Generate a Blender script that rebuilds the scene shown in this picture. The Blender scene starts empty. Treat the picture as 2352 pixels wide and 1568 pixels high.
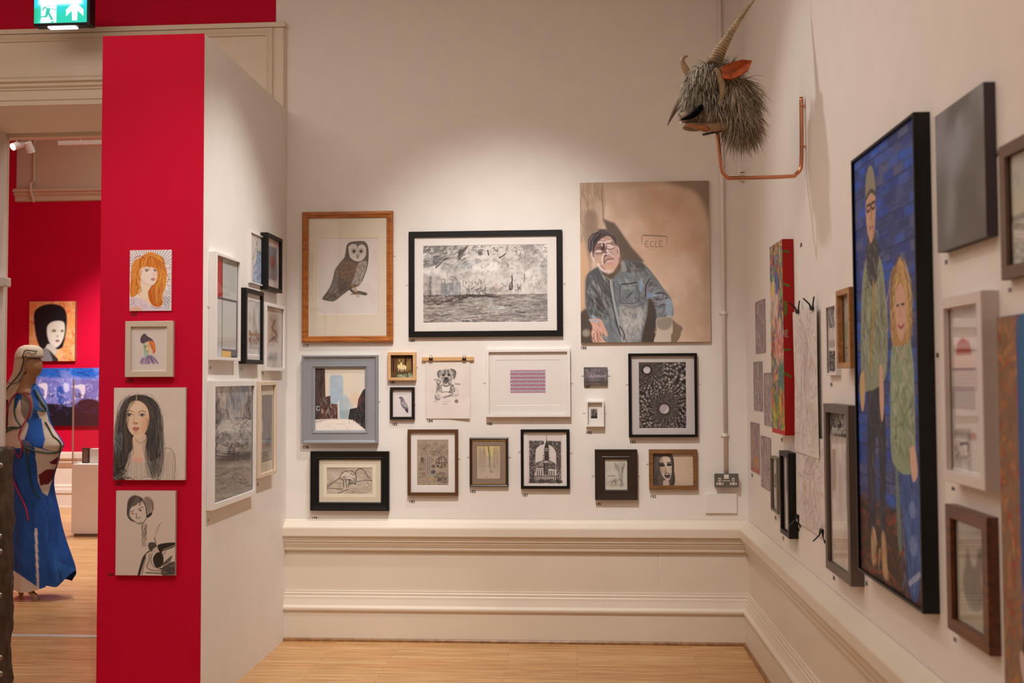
import bpy, bmesh, math, random
import numpy as np
from mathutils import Vector, Matrix
C = bpy.context.scene.collection
R = math.radians
# ------------------------------------------------------------------ camera
F = 2287.0; H = 1.65
_a = math.atan(144/F); _p = math.atan(84/F); _r = 0.0049
_f0 = Vector((-math.sin(_a), math.cos(_a), 0)); _rt = Vector((math.cos(_a), math.sin(_a), 0))
FW = _f0*math.cos(_p) + Vector((0, 0, math.sin(_p)))
_up = _rt.cross(FW)
RT = _rt*math.cos(_r) - _up*math.sin(_r); UP = _up*math.cos(_r) + _rt*math.sin(_r)
CAM = Vector((0, 0, H))
def ray(px, py): return (FW + RT*((px-1176)/F) + UP*((784-py)/F))
def on_y(px, py, Y): d = ray(px, py); return CAM + d*(Y/d.y)
def on_x(px, py, X): d = ray(px, py); return CAM + d*(X/d.x)
def on_z(px, py, Z): d = ray(px, py); return CAM + d*((Z-H)/d.z)
cd = bpy.data.cameras.new('camera'); cd.lens = 35*2287/(2352*35/36); cd.sensor_width = 36; cd.sensor_fit = 'HORIZONTAL'
cam = bpy.data.objects.new('camera', cd); C.objects.link(cam)
M = Matrix.Identity(4)
for i in range(3): M[i][0] = RT[i]; M[i][1] = UP[i]; M[i][2] = -FW[i]; M[i][3] = CAM[i]
cam.matrix_world = M; cd.clip_start = 0.05
cd.dof.use_dof = True; cd.dof.focus_distance = 6.1; cd.dof.aperture_fstop = 2.8
bpy.context.scene.camera = cam
vs = bpy.context.scene.view_settings
vs.view_transform = 'Standard'; vs.look = 'None'; vs.gamma = 1; vs.use_curve_mapping = False; vs.exposure = 0.0
# ------------------------------------------------------------------ planes of the place
DF = on_z(1200, 1477, 0).y            # foot of the back wall's skirting
D = DF + 0.035                        # back wall
XP = on_y(657, 868, D).x              # white face of the partition
YP = on_x(465, 868, XP).y             # red end of the partition
XPL = on_y(228, 868, YP).x
ZP = on_y(350, 80, YP).z
XR = on_y(1715, 900, D).x             # right wall
YF = on_z(150, 1164, 0).y             # far wall of the next room
TH = 0.70                             # thickness of the back wall
# ------------------------------------------------------------------ materials
def lin(c):
    if isinstance(c, str): c = [int(c[i:i+2], 16)/255 for i in (0, 2, 4)]
    return tuple(x/12.92 if x <= .04045 else ((x+.055)/1.055)**2.4 for x in c)
MATS = {}
def mat(name, col, rough=.5, metal=0., spec=.5, bump=0., bscale=60., var=0., vscale=8., emit=None, es=1., stretch=(1, 1, 1), coat=0.):
    if name in MATS: return MATS[name]
    m = bpy.data.materials.new(name); m.use_nodes = True; nt = m.node_tree; b = nt.nodes['Principled BSDF']; L = nt.links
    c = lin(col); b.inputs['Roughness'].default_value = rough; b.inputs['Metallic'].default_value = metal
    b.inputs['Specular IOR Level'].default_value = spec; b.inputs['Base Color'].default_value = (*c, 1)
    if coat: b.inputs['Coat Weight'].default_value = coat
    tc = nt.nodes.new('ShaderNodeTexCoord'); mp = nt.nodes.new('ShaderNodeMapping'); mp.inputs['Scale'].default_value = stretch
    L.new(tc.outputs['Object'], mp.inputs['Vector'])
    n = nt.nodes.new('ShaderNodeTexNoise'); n.inputs['Scale'].default_value = vscale; n.inputs['Detail'].default_value = 4
    L.new(mp.outputs['Vector'], n.inputs['Vector'])
    v = max(var, .015)
    rp = nt.nodes.new('ShaderNodeValToRGB'); e = rp.color_ramp.elements
    e[0].position = .3; e[1].position = .7
    e[0].color = (*[x*(1-v) for x in c], 1); e[1].color = (*[min(1, x*(1+v)) for x in c], 1)
    L.new(n.outputs['Fac'], rp.inputs['Fac']); L.new(rp.outputs['Color'], b.inputs['Base Color'])
    if bump:
        n2 = nt.nodes.new('ShaderNodeTexNoise'); n2.inputs['Scale'].default_value = bscale; n2.inputs['Detail'].default_value = 3
        L.new(mp.outputs['Vector'], n2.inputs['Vector'])
        bp = nt.nodes.new('ShaderNodeBump'); bp.inputs['Strength'].default_value = bump; bp.inputs['Distance'].default_value = .01
        L.new(n2.outputs['Fac'], bp.inputs['Height']); L.new(bp.outputs['Normal'], b.inputs['Normal'])
    if emit:
        b.inputs['Emission Color'].default_value = (*lin(emit), 1); b.inputs['Emission Strength'].default_value = es
    MATS[name] = m; return m
def paintmat(name, rough=.6, bump=0., bscale=400., emit=0.):
    m = bpy.data.materials.new(name); m.use_nodes = True; nt = m.node_tree; b = nt.nodes['Principled BSDF']; L = nt.links
    a = nt.nodes.new('ShaderNodeVertexColor'); a.layer_name = 'paint'
    L.new(a.outputs['Color'], b.inputs['Base Color']); b.inputs['Roughness'].default_value = rough
    b.inputs['Specular IOR Level'].default_value = .3
    if emit:
        L.new(a.outputs['Color'], b.inputs['Emission Color']); b.inputs['Emission Strength'].default_value = emit
    tc = nt.nodes.new('ShaderNodeTexCoord'); n2 = nt.nodes.new('ShaderNodeTexNoise'); n2.inputs['Scale'].default_value = bscale
    bp = nt.nodes.new('ShaderNodeBump'); bp.inputs['Strength'].default_value = max(bump, .02); bp.inputs['Distance'].default_value = .002
    L.new(tc.outputs['Object'], n2.inputs['Vector']); L.new(n2.outputs['Fac'], bp.inputs['Height']); L.new(bp.outputs['Normal'], b.inputs['Normal'])
    return m
def woodfloor():
    m = bpy.data.materials.new('oak_strip_floor'); m.use_nodes = True; nt = m.node_tree; b = nt.nodes['Principled BSDF']; L = nt.links
    tc = nt.nodes.new('ShaderNodeTexCoord')
    br = nt.nodes.new('ShaderNodeTexBrick'); br.inputs['Scale'].default_value = 1
    br.inputs['Brick Width'].default_value = 1.1; br.inputs['Row Height'].default_value = .062; br.inputs['Mortar Size'].default_value = .0012
    br.inputs['Color1'].default_value = (*lin('c89864'), 1); br.inputs['Color2'].default_value = (*lin('d6ae7c'), 1); br.inputs['Mortar'].default_value = (*lin('94683e'), 1)
    br.offset = .37
    L.new(tc.outputs['Object'], br.inputs['Vector'])
    mp = nt.nodes.new('ShaderNodeMapping'); mp.inputs['Scale'].default_value = (1.5, 28, 1); L.new(tc.outputs['Object'], mp.inputs['Vector'])
    n = nt.nodes.new('ShaderNodeTexNoise'); n.inputs['Scale'].default_value = 2.2; n.inputs['Detail'].default_value = 6; L.new(mp.outputs['Vector'], n.inputs['Vector'])
    rp = nt.nodes.new('ShaderNodeValToRGB'); e = rp.color_ramp.elements; e[0].position = .3; e[1].position = .72
    e[0].color = (.62, .52, .42, 1); e[1].color = (1.12, 1.12, 1.1, 1); L.new(n.outputs['Fac'], rp.inputs['Fac'])
    mx = nt.nodes.new('ShaderNodeMix'); mx.data_type = 'RGBA'; mx.blend_type = 'MULTIPLY'; mx.inputs[0].default_value = 1
    L.new(br.outputs['Color'], mx.inputs[6]); L.new(rp.outputs['Color'], mx.inputs[7]); L.new(mx.outputs[2], b.inputs['Base Color'])
    b.inputs['Roughness'].default_value = .32; b.inputs['Specular IOR Level'].default_value = .4
    return m
def woodmat(name, c1, c2, scale=3., rough=.4, axis=0):
    m = bpy.data.materials.new(name); m.use_nodes = True; nt = m.node_tree; b = nt.nodes['Principled BSDF']; L = nt.links
    tc = nt.nodes.new('ShaderNodeTexCoord'); mp = nt.nodes.new('ShaderNodeMapping')
    mp.inputs['Scale'].default_value = [(3, 30, 30), (30, 30, 3), (9, 9, 9)][axis]; L.new(tc.outputs['Object'], mp.inputs['Vector'])
    n = nt.nodes.new('ShaderNodeTexNoise'); n.inputs['Scale'].default_value = scale; n.inputs['Detail'].default_value = 5; L.new(mp.outputs['Vector'], n.inputs['Vector'])
    rp = nt.nodes.new('ShaderNodeValToRGB'); e = rp.color_ramp.elements; e[0].position = .32; e[1].position = .68
    e[0].color = (*lin(c1), 1); e[1].color = (*lin(c2), 1); L.new(n.outputs['Fac'], rp.inputs['Fac']); L.new(rp.outputs['Color'], b.inputs['Base Color'])
    b.inputs['Roughness'].default_value = rough; return m
def glassmat(name='picture_glass', tint=(1, 1, 1), ior=1.5):
    m = bpy.data.materials.new(name); m.use_nodes = True; nt = m.node_tree; nt.nodes.remove(nt.nodes['Principled BSDF']); L = nt.links
    o = nt.nodes['Material Output']; t = nt.nodes.new('ShaderNodeBsdfTransparent'); t.inputs['Color'].default_value = (*tint, 1)
    g = nt.nodes.new('ShaderNodeBsdfGlossy'); g.inputs['Roughness'].default_value = .015
    ge = nt.nodes.new('ShaderNodeNewGeometry'); prev = None
    def mth(op, x, y=None):
        n = nt.nodes.new('ShaderNodeMath'); n.operation = op
        for k, q in enumerate((x, y)):
            if q is None: continue
            if isinstance(q, (int, float)): n.inputs[k].default_value = q
            else: L.new(q, n.inputs[k])
        return n.outputs[0]
    vd = nt.nodes.new('ShaderNodeVectorMath'); vd.operation = 'DOT_PRODUCT'; L.new(ge.outputs['Incoming'], vd.inputs[0]); L.new(ge.outputs['Normal'], vd.inputs[1])
    r0 = ((ior-1)/(ior+1))**2*1.7            # both faces of the pane
    fac = mth('ADD', mth('MULTIPLY', mth('POWER', mth('SUBTRACT', 1., mth('ABSOLUTE', vd.outputs['Value'])), 5.), 1-r0), r0)
    mx = nt.nodes.new('ShaderNodeMixShader'); L.new(fac, mx.inputs[0]); L.new(t.outputs[0], mx.inputs[1]); L.new(g.outputs[0], mx.inputs[2])
    L.new(mx.outputs[0], o.inputs['Surface']); return m
GLASS = glassmat()
PAPER = paintmat('paper_print', .75); CANVAS = paintmat('painted_canvas', .5, .35, 700.)
WALLP = mat('white_wall_paint', 'e6dfd8', .75, spec=.25, bump=.06, bscale=140, var=.02)
DADO = mat('cream_woodwork_paint', 'dccfbe', .38, spec=.5, bump=.03, bscale=60, var=.02, vscale=3)
RED = mat('crimson_wall_paint', 'c20230', .7, spec=.15, bump=.05, bscale=140, var=.03, vscale=3)
BLACKF = mat('black_frame_lacquer', '0b0908', .42, spec=.35, var=.1)
WHITEF = mat('white_frame_lacquer', 'e8e2de', .35)
INK = mat('black_vinyl', '1a1512', .5)
STEEL = mat('brushed_steel', '8a8580', .35, metal=.9)
PLASTIC = mat('white_plastic', 'e0d8d0', .4)
# ------------------------------------------------------------------ mesh helpers
class MB:
    def __init__(s): s.v = []; s.f = []; s.m = []
    def add(s, vs_, fs, mi=0):
        o = len(s.v); s.v += [tuple(v) for v in vs_]; s.f += [tuple(i+o for i in f) for f in fs]; s.m += [mi]*len(fs); return s
    def box(s, x0, x1, y0, y1, z0, z1, mi=0):
        v = [(x, y, z) for z in (z0, z1) for y in (y0, y1) for x in (x0, x1)]
        return s.add(v, [(0, 2, 3, 1), (4, 5, 7, 6), (0, 1, 5, 4), (2, 6, 7, 3), (0, 4, 6, 2), (1, 3, 7, 5)], mi)
    def tube(s, pts, r, n=10, mi=0, cap=True):
        pts = [Vector(p) for p in pts]; k = len(pts); rr = r if hasattr(r, '__len__') else [r]*k
        vs_ = []; prev = None
        for i, p in enumerate(pts):
            t = (pts[min(i+1, k-1)]-pts[max(i-1, 0)]).normalized()
            if prev is None: a = t.orthogonal().normalized()
            else: a = (prev - t*prev.dot(t)).normalized()
            prev = a; b = t.cross(a)
            for j in range(n):
                q = 2*math.pi*j/n; vs_.append(p+(a*math.cos(q)+b*math.sin(q))*rr[i])
        fs = [(i*n+j, i*n+(j+1) % n, (i+1)*n+(j+1) % n, (i+1)*n+j) for i in range(k-1) for j in range(n)]
        if cap: fs += [tuple(range(n))[::-1], tuple((k-1)*n+j for j in range(n))]
        return s.add(vs_, fs, mi)
    def ell(s, c, r, nu=20, nv=12, mi=0, rot=None):
        vs_ = []; c = Vector(c)
        for i in range(nv+1):
            th = math.pi*i/nv
            for j in range(nu):
                ph = 2*math.pi*j/nu
                p = Vector((r[0]*math.sin(th)*math.cos(ph), r[1]*math.sin(th)*math.sin(ph), r[2]*math.cos(th)))
                if rot: p = rot @ p
                vs_.append(c+p)
        fs = [(i*nu+j, (i+1)*nu+j, (i+1)*nu+(j+1) % nu, i*nu+(j+1) % nu) for i in range(nv) for j in range(nu)]
        return s.add(vs_, fs, mi)
    def ring(s, u0, v0, u1, v1, prof, mi=0):
        """mitred rectangular moulding; prof = [(inset, height)...]; local frame: x right, -y out of the wall, z up"""
        vs_ = []; n = len(prof)
        for (ins, h) in prof:
            for (x, z) in ((u0+ins, v0+ins), (u1-ins, v0+ins), (u1-ins, v1-ins), (u0+ins, v1-ins)): vs_.append((x, -h, z))
        fs = [(i*4+j, i*4+(j+1) % 4, (i+1)*4+(j+1) % 4, (i+1)*4+j) for i in range(n-1) for j in range(4)]
        return s.add(vs_, fs, mi)
    def sweep(s, path, prof, mi=0):
        """prof [(out, z)] swept along plan path [(x,y)]; out = to the left of travel"""
        k = len(path); P = [Vector(p) for p in path]; vs_ = []; n = len(prof)
        for i in range(k):
            d0 = (P[i]-P[i-1]).normalized() if i else (P[1]-P[0]).normalized()
            d1 = (P[i+1]-P[i]).normalized() if i < k-1 else d0
            n0 = Vector((-d0.y, d0.x)); n1 = Vector((-d1.y, d1.x)); b = (n0+n1); b = b/(b.dot(n0))
            for (o, z) in prof: vs_.append((P[i].x+b.x*o, P[i].y+b.y*o, z))
        fs = [(i*n+j, (i+1)*n+j, (i+1)*n+j+1, i*n+j+1) for i in range(k-1) for j in range(n-1)]
        return s.add(vs_, fs, mi)
    def build(s, name, ms, parent=None, smooth=False, bevel=0.):
        me = bpy.data.meshes.new(name); me.from_pydata(s.v, [], s.f)
        for m in (ms if isinstance(ms, (list, tuple)) else [ms]): me.materials.append(m)
        me.polygons.foreach_set('material_index', s.m)
        bm = bmesh.new(); bm.from_mesh(me); bmesh.ops.recalc_face_normals(bm, faces=bm.faces); bm.to_mesh(me); bm.free()
        if smooth: me.polygons.foreach_set('use_smooth', [True]*len(me.polygons))
        o = bpy.data.objects.new(name, me); C.objects.link(o)
        if parent: o.parent = parent
        if bevel:
            b = o.modifiers.new('bevel', 'BEVEL'); b.width = bevel; b.segments = 2; b.limit_method = 'ANGLE'
        return o
def tag(o, label, cat, group=None, kind=None):
    o['label'] = label; o['category'] = cat
    if group: o['group'] = group
    if kind: o['kind'] = kind
    return o
def struct(o): o['kind'] = 'structure'; return o
def empty(name, loc=(0, 0, 0), mtx=None):
    o = bpy.data.objects.new(name, None); C.objects.link(o); o.empty_display_size = .05
    if mtx is not None: o.matrix_world = mtx
    else: o.location = loc
    return o
# ------------------------------------------------------------------ walls as hanging planes
class Wall:
    def __init__(s, axis, pos, u, n):
        s.axis, s.pos, s.u, s.n = axis, pos, Vector(u), Vector(n)
    def hit(s, px, py, off=0.):
        p = on_y(px, py, s.pos+s.n.y*off) if s.axis == 'y' else on_x(px, py, s.pos+s.n.x*off)
        return p.dot(s.u), p.z
    def mtx(s, u, v):
        o = s.u*u + Vector((0, 0, v)) + (Vector((0, s.pos, 0)) if s.axis == 'y' else Vector((s.pos, 0, 0)))
        m = Matrix.Identity(4)
        for i in range(3): m[i][0] = s.u[i]; m[i][1] = -s.n[i]; m[i][2] = (0, 0, 1)[i]; m[i][3] = o[i]
        return m
    def rect(s, q, off=0.):
        """q = (x0,y0,x1,y1) or (xl,ytl,ybl,xr,ytr,ybr) in photograph pixels -> u0,v0,u1,v1 in metres on the plane"""
        if len(q) == 4: q = (q[0], q[1], q[3], q[2], q[1], q[3])
        xl, a, b, xr, c, d = q
        P = [s.hit(xl, a, off), s.hit(xl, b, off), s.hit(xr, c, off), s.hit(xr, d, off)]
        return ((P[0][0]+P[1][0])/2, (P[1][1]+P[3][1])/2, (P[2][0]+P[3][0])/2, (P[0][1]+P[2][1])/2)
BACK = Wall('y', D, (1, 0, 0), (0, -1, 0)); RIGHT = Wall('x', XR, (0, -1, 0), (-1, 0, 0))
PART = Wall('x', XP, (0, 1, 0), (1, 0, 0)); PILLAR = Wall('y', YP, (1, 0, 0), (0, -1, 0)); FAR = Wall('y', YF, (1, 0, 0), (0, -1, 0))
# ------------------------------------------------------------------ a small painter: pictures become coloured vertices of a fine grid
def hexc(c):
    return np.array([int(c[i:i+2], 16)/255 for i in (0, 2, 4)]) if isinstance(c, str) else np.array(c, float)
def spline(pts, closed=False, n=6):
    P = np.array(pts, float); k = len(P)
    if k < 3: return P
    out = []
    for i in range(k if closed else k-1):
        p0, p1, p2, p3 = (P[(i-1) % k], P[i], P[(i+1) % k], P[(i+2) % k]) if closed else (P[max(i-1, 0)], P[i], P[i+1], P[min(i+2, k-1)])
        t = np.linspace(0, 1, n, endpoint=False)[:, None]
        out.append(.5*((2*p1)+(-p0+p2)*t+(2*p0-5*p1+4*p2-p3)*t*t+(-p0+3*p1-3*p2+p3)*t**3))
    if not closed: out.append(P[-1:])
    return np.concatenate(out)
class Pic:
    def __init__(s, q, z, base, res=1.0, seed=1, W=None, Hh=None):
        """q: picture corners in photo pixels (4 or 6 numbers); z=(ox,oy,scale): drawing coordinates -> photo pixels"""
        if len(q) == 4: q = (q[0], q[1], q[3], q[2], q[1], q[3])
        xl, a, b, xr, c, d = q
        s.W = W or max(8, int(abs(xr-xl)*res)); s.H = Hh or max(8, int((abs(b-a)+abs(d-c))/2*res)); s.z = z
        src = [(xl, a), (xr, c), (xr, d), (xl, b)]; dst = [(0, 0), (s.W-1, 0), (s.W-1, s.H-1), (0, s.H-1)]
        A = []; B = []
        for (x, y), (u, v) in zip(src, dst):
            A.append([x, y, 1, 0, 0, 0, -u*x, -u*y]); B.append(u); A.append([0, 0, 0, x, y, 1, -v*x, -v*y]); B.append(v)
        h = np.linalg.solve(np.array(A, float), np.array(B, float)); s.h = np.append(h, 1).reshape(3, 3)
        s.rng = np.random.default_rng(seed); s.img = np.ones((s.H, s.W, 3))*hexc(base)
        s.k = s.H/((abs(b-a)+abs(d-c))/2)/z[2]
        s.yy, s.xx = np.mgrid[0:s.H, 0:s.W].astype(float)
    def T(s, pts):
        P = np.array(pts, float).reshape(-1, 2); P = P/s.z[2]+np.array(s.z[:2])
        Q = np.c_[P, np.ones(len(P))] @ s.h.T; return Q[:, :2]/Q[:, 2:]
    def blend(s, m, col, sl=None):
        v = s.img if sl is None else s.img[sl]
        v[...] = v*(1-m[..., None]) + hexc(col)*m[..., None]
    def mask(s, Q, soft=0.):
        pad = 2+int(soft*2)
        x0, y0 = np.floor(Q.min(0)).astype(int)-pad; x1, y1 = np.ceil(Q.max(0)).astype(int)+pad+1
        x0, y0 = max(x0, 0), max(y0, 0); x1, y1 = min(x1, s.W), min(y1, s.H)
        if x1 <= x0 or y1 <= y0: return None, None
        m = np.zeros((y1-y0, x1-x0)); 
        for oy in (-.25, .25):
            for ox in (-.25, .25):
                X = s.xx[y0:y1, x0:x1]+ox; Y = s.yy[y0:y1, x0:x1]+oy; ins = np.zeros(X.shape, bool)
                for (ax, ay), (bx, by) in zip(Q, np.roll(Q, -1, 0)):
                    if ay == by: continue
                    c = ((ay > Y) != (by > Y)); ins ^= c & (X < (bx-ax)*(Y-ay)/(by-ay)+ax)
                m += ins*.25
        if soft >= .5:
            r = int(round(soft))
            for _ in range(2):
                for ax in (0, 1):
                    cs = np.cumsum(np.pad(m, [(r+1, r) if i == ax else (0, 0) for i in (0, 1)], mode='edge'), axis=ax)
                    m = (np.take(cs, range(2*r+1, cs.shape[ax]), ax)-np.take(cs, range(0, cs.shape[ax]-2*r-1), ax))/(2*r+1)
        return m, (slice(y0, y1), slice(x0, x1))
    def p(s, pts, col, a=1., sm=1, soft=0.):
        Q = s.T(pts); Q = spline(Q, True) if sm else Q
        m, sl = s.mask(Q, soft*s.k)
        if m is not None: s.blend(m*a, col, sl)
        return s
    def r(s, x0, y0, x1, y1, col, a=1., soft=0.): return s.p([(x0, y0), (x1, y0), (x1, y1), (x0, y1)], col, a, 0, soft)
    def e(s, cx, cy, rx, ry, col, a=1., rot=0., soft=0.):
        t = np.linspace(0, 2*np.pi, 28, endpoint=False); c, q = math.cos(rot), math.sin(rot)
        return s.p(np.c_[cx+rx*np.cos(t)*c-ry*np.sin(t)*q, cy+rx*np.cos(t)*q+ry*np.sin(t)*c], col, a, 0, soft)
    def l(s, pts, w, col, a=1., sm=1, taper=0):
        """line; pts flat list or pairs"""
        Q = s.T(pts); Q = spline(Q) if sm and len(Q) > 2 else Q
        w = max(w*s.k, .05); wa = min(1., w/.9); w = max(w, .9); pad = w/2+1.5
        x0, y0 = np.floor(Q.min(0)-pad).astype(int); x1, y1 = np.ceil(Q.max(0)+pad).astype(int)+1
        x0, y0 = max(x0, 0), max(y0, 0); x1, y1 = min(x1, s.W), min(y1, s.H)
        if x1 <= x0 or y1 <= y0: return s
        X = s.xx[y0:y1, x0:x1]; Y = s.yy[y0:y1, x0:x1]; m = np.zeros(X.shape); n = len(Q)-1
        for i in range(n):
            (ax, ay), (bx, by) = Q[i], Q[i+1]; dx, dy = bx-ax, by-ay; LL = dx*dx+dy*dy+1e-9
            t = np.clip(((X-ax)*dx+(Y-ay)*dy)/LL, 0, 1); d = np.hypot(X-ax-t*dx, Y-ay-t*dy)
            ww = w if not taper else w*(1-taper*abs((i+.5)/n*2-1 if taper > 0 else (i+.5)/n))
            m = np.maximum(m, np.clip(ww/2-d+.5, 0, 1))
        s.blend(m*a*wa, col, (slice(y0, y1), slice(x0, x1))); return s
    def L(s, w, col, *lines, a=1.):
        for q in lines: s.l(np.array(q, float).reshape(-1, 2), w, col, a)
        return s
    def inside(s, poly, n):
        P = np.array(poly, float); out = []; lo, hi = P.min(0), P.max(0); it = 0
        while len(out) < n and it < 60:
            it += 1; q = s.rng.uniform(lo, hi, (n*2, 2)); ins = np.zeros(len(q), bool)
            for (ax, ay), (bx, by) in zip(P, np.roll(P, -1, 0)):
                if ay == by: continue
                ins ^= ((ay > q[:, 1]) != (by > q[:, 1])) & (q[:, 0] < (bx-ax)*(q[:, 1]-ay)/(by-ay)+ax)
            out += list(q[ins])
        return out[:n]
    def s(s, poly, n, ln, ang, jit, w, cols, a=.8, curve=.15):
        """n short brush strokes inside a polygon"""
        clip = True
        if len(poly) == 4 and not hasattr(poly[0], '__len__'): x0, y0, x1, y1 = poly; poly = [(x0, y0), (x1, y0), (x1, y1), (x0, y1)]; clip = False
        old = s.img.copy() if clip else None
        for c in s.inside(poly, n):
            t = R(ang)+R(jit)*s.rng.normal(); l = ln*s.rng.uniform(.5, 1.4); d = np.array([math.cos(t), math.sin(t)])*l/2
            o = np.array([-d[1], d[0]])*s.rng.normal()*curve
            s.l([c-d, c+o, c+d], w*s.rng.uniform(.5, 1.4), cols[int(s.rng.integers(len(cols)))], a*s.rng.uniform(.6, 1.), 1)
        if clip:
            m, sl = s.mask(s.T(poly), 2*s.k); s.img, new = old, s.img
            if m is not None: m = m[..., None]; s.img[sl] = s.img[sl]*(1-m)+new[sl]*m
        return s
    def fl(s, curves, n, spread, w, cols, a=.8, wav=0., wn=6):
        """hair: n jittered strands along each guide curve"""
        for g in curves:
            G = spline(np.array(g, float).reshape(-1, 2), False, 5)
            for _ in range(n):
                o = s.rng.normal(size=2)*spread; ph = s.rng.uniform(0, 6.28); t = np.linspace(0, 1, len(G))
                q = G+o+np.c_[np.sin(t*wn+ph), np.cos(t*wn*.9+ph)]*wav*(.3+t[:, None])
                s.l(q, w*s.rng.uniform(.5, 1.3), cols[int(s.rng.integers(len(cols)))], a*s.rng.uniform(.5, 1.), 0, .6)
        return s
    def n(s, fx, fy, col, a=.5, lo=.45, hi=.65, oct=3, poly=None, soft=0.):
        """blotchy noise tint; fx, fy = cells across and down"""
        m = np.zeros((s.H, s.W)); A = 0; amp = 1.
        for o in range(oct):
            gx, gy = max(1, int(fx*2**o)), max(1, int(fy*2**o)); g = s.rng.random((gy+2, gx+2))
            X = s.xx/s.W*gx; Y = s.yy/s.H*gy; ix = X.astype(int); iy = Y.astype(int); tx = X-ix; ty = Y-iy
            tx = tx*tx*(3-2*tx); ty = ty*ty*(3-2*ty)
            m += amp*((g[iy, ix]*(1-tx)+g[iy, ix+1]*tx)*(1-ty)+(g[iy+1, ix]*(1-tx)+g[iy+1, ix+1]*tx)*ty); A += amp; amp *= .6
        m = np.clip((m/A-lo)/(hi-lo), 0, 1)*a
        if poly is not None:
            k, sl = s.mask(s.T(poly), soft*s.k)
            if k is None: return s
            s.blend(m[sl]*k, col, sl)
        else: s.blend(m, col)
        return s
    def g(s, c0, c1, x0, y0, x1, y1, a=1., poly=None, soft=0.):
        """colour grading between two points (drawn into the picture itself)"""
        (ax, ay), (bx, by) = s.T([(x0, y0), (x1, y1)]); dx, dy = bx-ax, by-ay
        t = np.clip(((s.xx-ax)*dx+(s.yy-ay)*dy)/(dx*dx+dy*dy), 0, 1)[..., None]; col = hexc(c0)*(1-t)+hexc(c1)*t
        if poly is None: s.img = s.img*(1-a)+col*a
        else:
            k, sl = s.mask(s.T(poly), soft*s.k); k = k[..., None]*a; s.img[sl] = s.img[sl]*(1-k)+col[sl]*k
        return s
def art_mesh(name, pic, w, h, depth, material, parent=None, body=0., edge='d8ccc0', edge_pic=True):
    """grid of W x H vertices, local frame x right, z up, front at y=-depth; body>0 adds the canvas sides back to y=-(depth-body)"""
    W, Hh = pic.W, pic.H
    xs = np.linspace(-w/2, w/2, W); zs = np.linspace(h, 0, Hh)
    X, Z = np.meshgrid(xs, zs); V = np.stack([X, np.full_like(X, -depth), Z], -1).reshape(-1, 3)
    i = np.arange(W*Hh).reshape(Hh, W)
    Q = np.stack([i[1:, :-1], i[1:, 1:], i[:-1, 1:], i[:-1, :-1]], -1).reshape(-1, 4)
    col = np.ones((W*Hh, 4)); col[:, :3] = np.clip(pic.img, 0, 1).reshape(-1, 3)
    if body:
        o = len(V); e = hexc(edge)
        cs = [(-w/2, 0), (w/2, 0), (w/2, h), (-w/2, h)]; ev = []; eq = []
        for k in range(4):
            (ax, az), (bx, bz) = cs[k], cs[(k+1) % 4]; j = o+len(ev)
            ev += [(ax, -depth, az), (bx, -depth, bz), (bx, -depth+body, bz), (ax, -depth+body, az)]; eq.append((j+3, j+2, j+1, j))
        j = o+len(ev); ev += [(x, -depth+body, z) for x, z in cs]; eq.append((j, j+3, j+2, j+1))
        V = np.concatenate([V, np.array(ev)]); Q = np.concatenate([Q, np.array(eq)])
        ec = np.ones((len(ev), 4)); ec[:, :3] = e; col = np.concatenate([col, ec])
    me = bpy.data.meshes.new(name); me.vertices.add(len(V)); me.vertices.foreach_set('co', V.astype(np.float32).ravel())
    me.loops.add(len(Q)*4); me.loops.foreach_set('vertex_index', Q.astype(np.int32).ravel())
    me.polygons.add(len(Q)); me.polygons.foreach_set('loop_start', np.arange(0, len(Q)*4, 4, dtype=np.int32))
    me.update(calc_edges=True)
    ca = me.color_attributes.new('paint', 'FLOAT_COLOR', 'POINT')
    c = col.copy(); rgb = c[:, :3]; c[:, :3] = np.where(rgb <= .04045, rgb/12.92, ((rgb+.055)/1.055)**2.4)
    ca.data.foreach_set('color', c.astype(np.float32).ravel())
    me.materials.append(material); o = bpy.data.objects.new(name, me); C.objects.link(o)
    if parent: o.parent = parent
    return o
# ------------------------------------------------------------------ the room
ZC = 4.75
def bz(py, px=1250, off=0.): return BACK.hit(px, py, off)[1]
xdoor_r = BACK.hit(395, 868)[0]; xdoor_l = on_y(10, 868, D+TH).x
z_open = bz(240, 120, .03)
# floor (both rooms share the same boards)
fl = MB().box(-9.5, 6, -3, YF+.2, -.1, 0).build('floor', woodfloor()); struct(fl)
# back wall, in three pieces of one shell: right of the doorway, above it, left of it
w = MB(); w.box(xdoor_r, XR, D, D+TH, 0, ZC); w.box(xdoor_l, xdoor_r, D, D+TH, z_open, ZC); w.box(-9.5, xdoor_l, D, D+TH, 0, ZC)
struct(w.build('wall_back', WALLP))
x_red = BACK.hit(634, 30)[0]; z_head = bz(57, 640)
struct(MB().box(-9.4, x_red, D-.004, D+.01, z_head, ZC).build('wall_back_upper', RED))
struct(MB().box(XR, XR+.15, -3, D+TH, 0, ZC).build('wall_right', WALLP))
struct(MB().box(-9.5, XR+.15, -3, D+TH, ZC, ZC+.1).build('ceiling', mat('ceiling_paint', 'd8cec2', .8, var=.02)))
struct(MB().box(-6.65, -6.5, -3, D, 0, ZC).build('wall_left', WALLP))
struct(MB().box(-6.5, XR, -3.15, -3, 0, ZC).build('wall_rear', WALLP))
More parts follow.
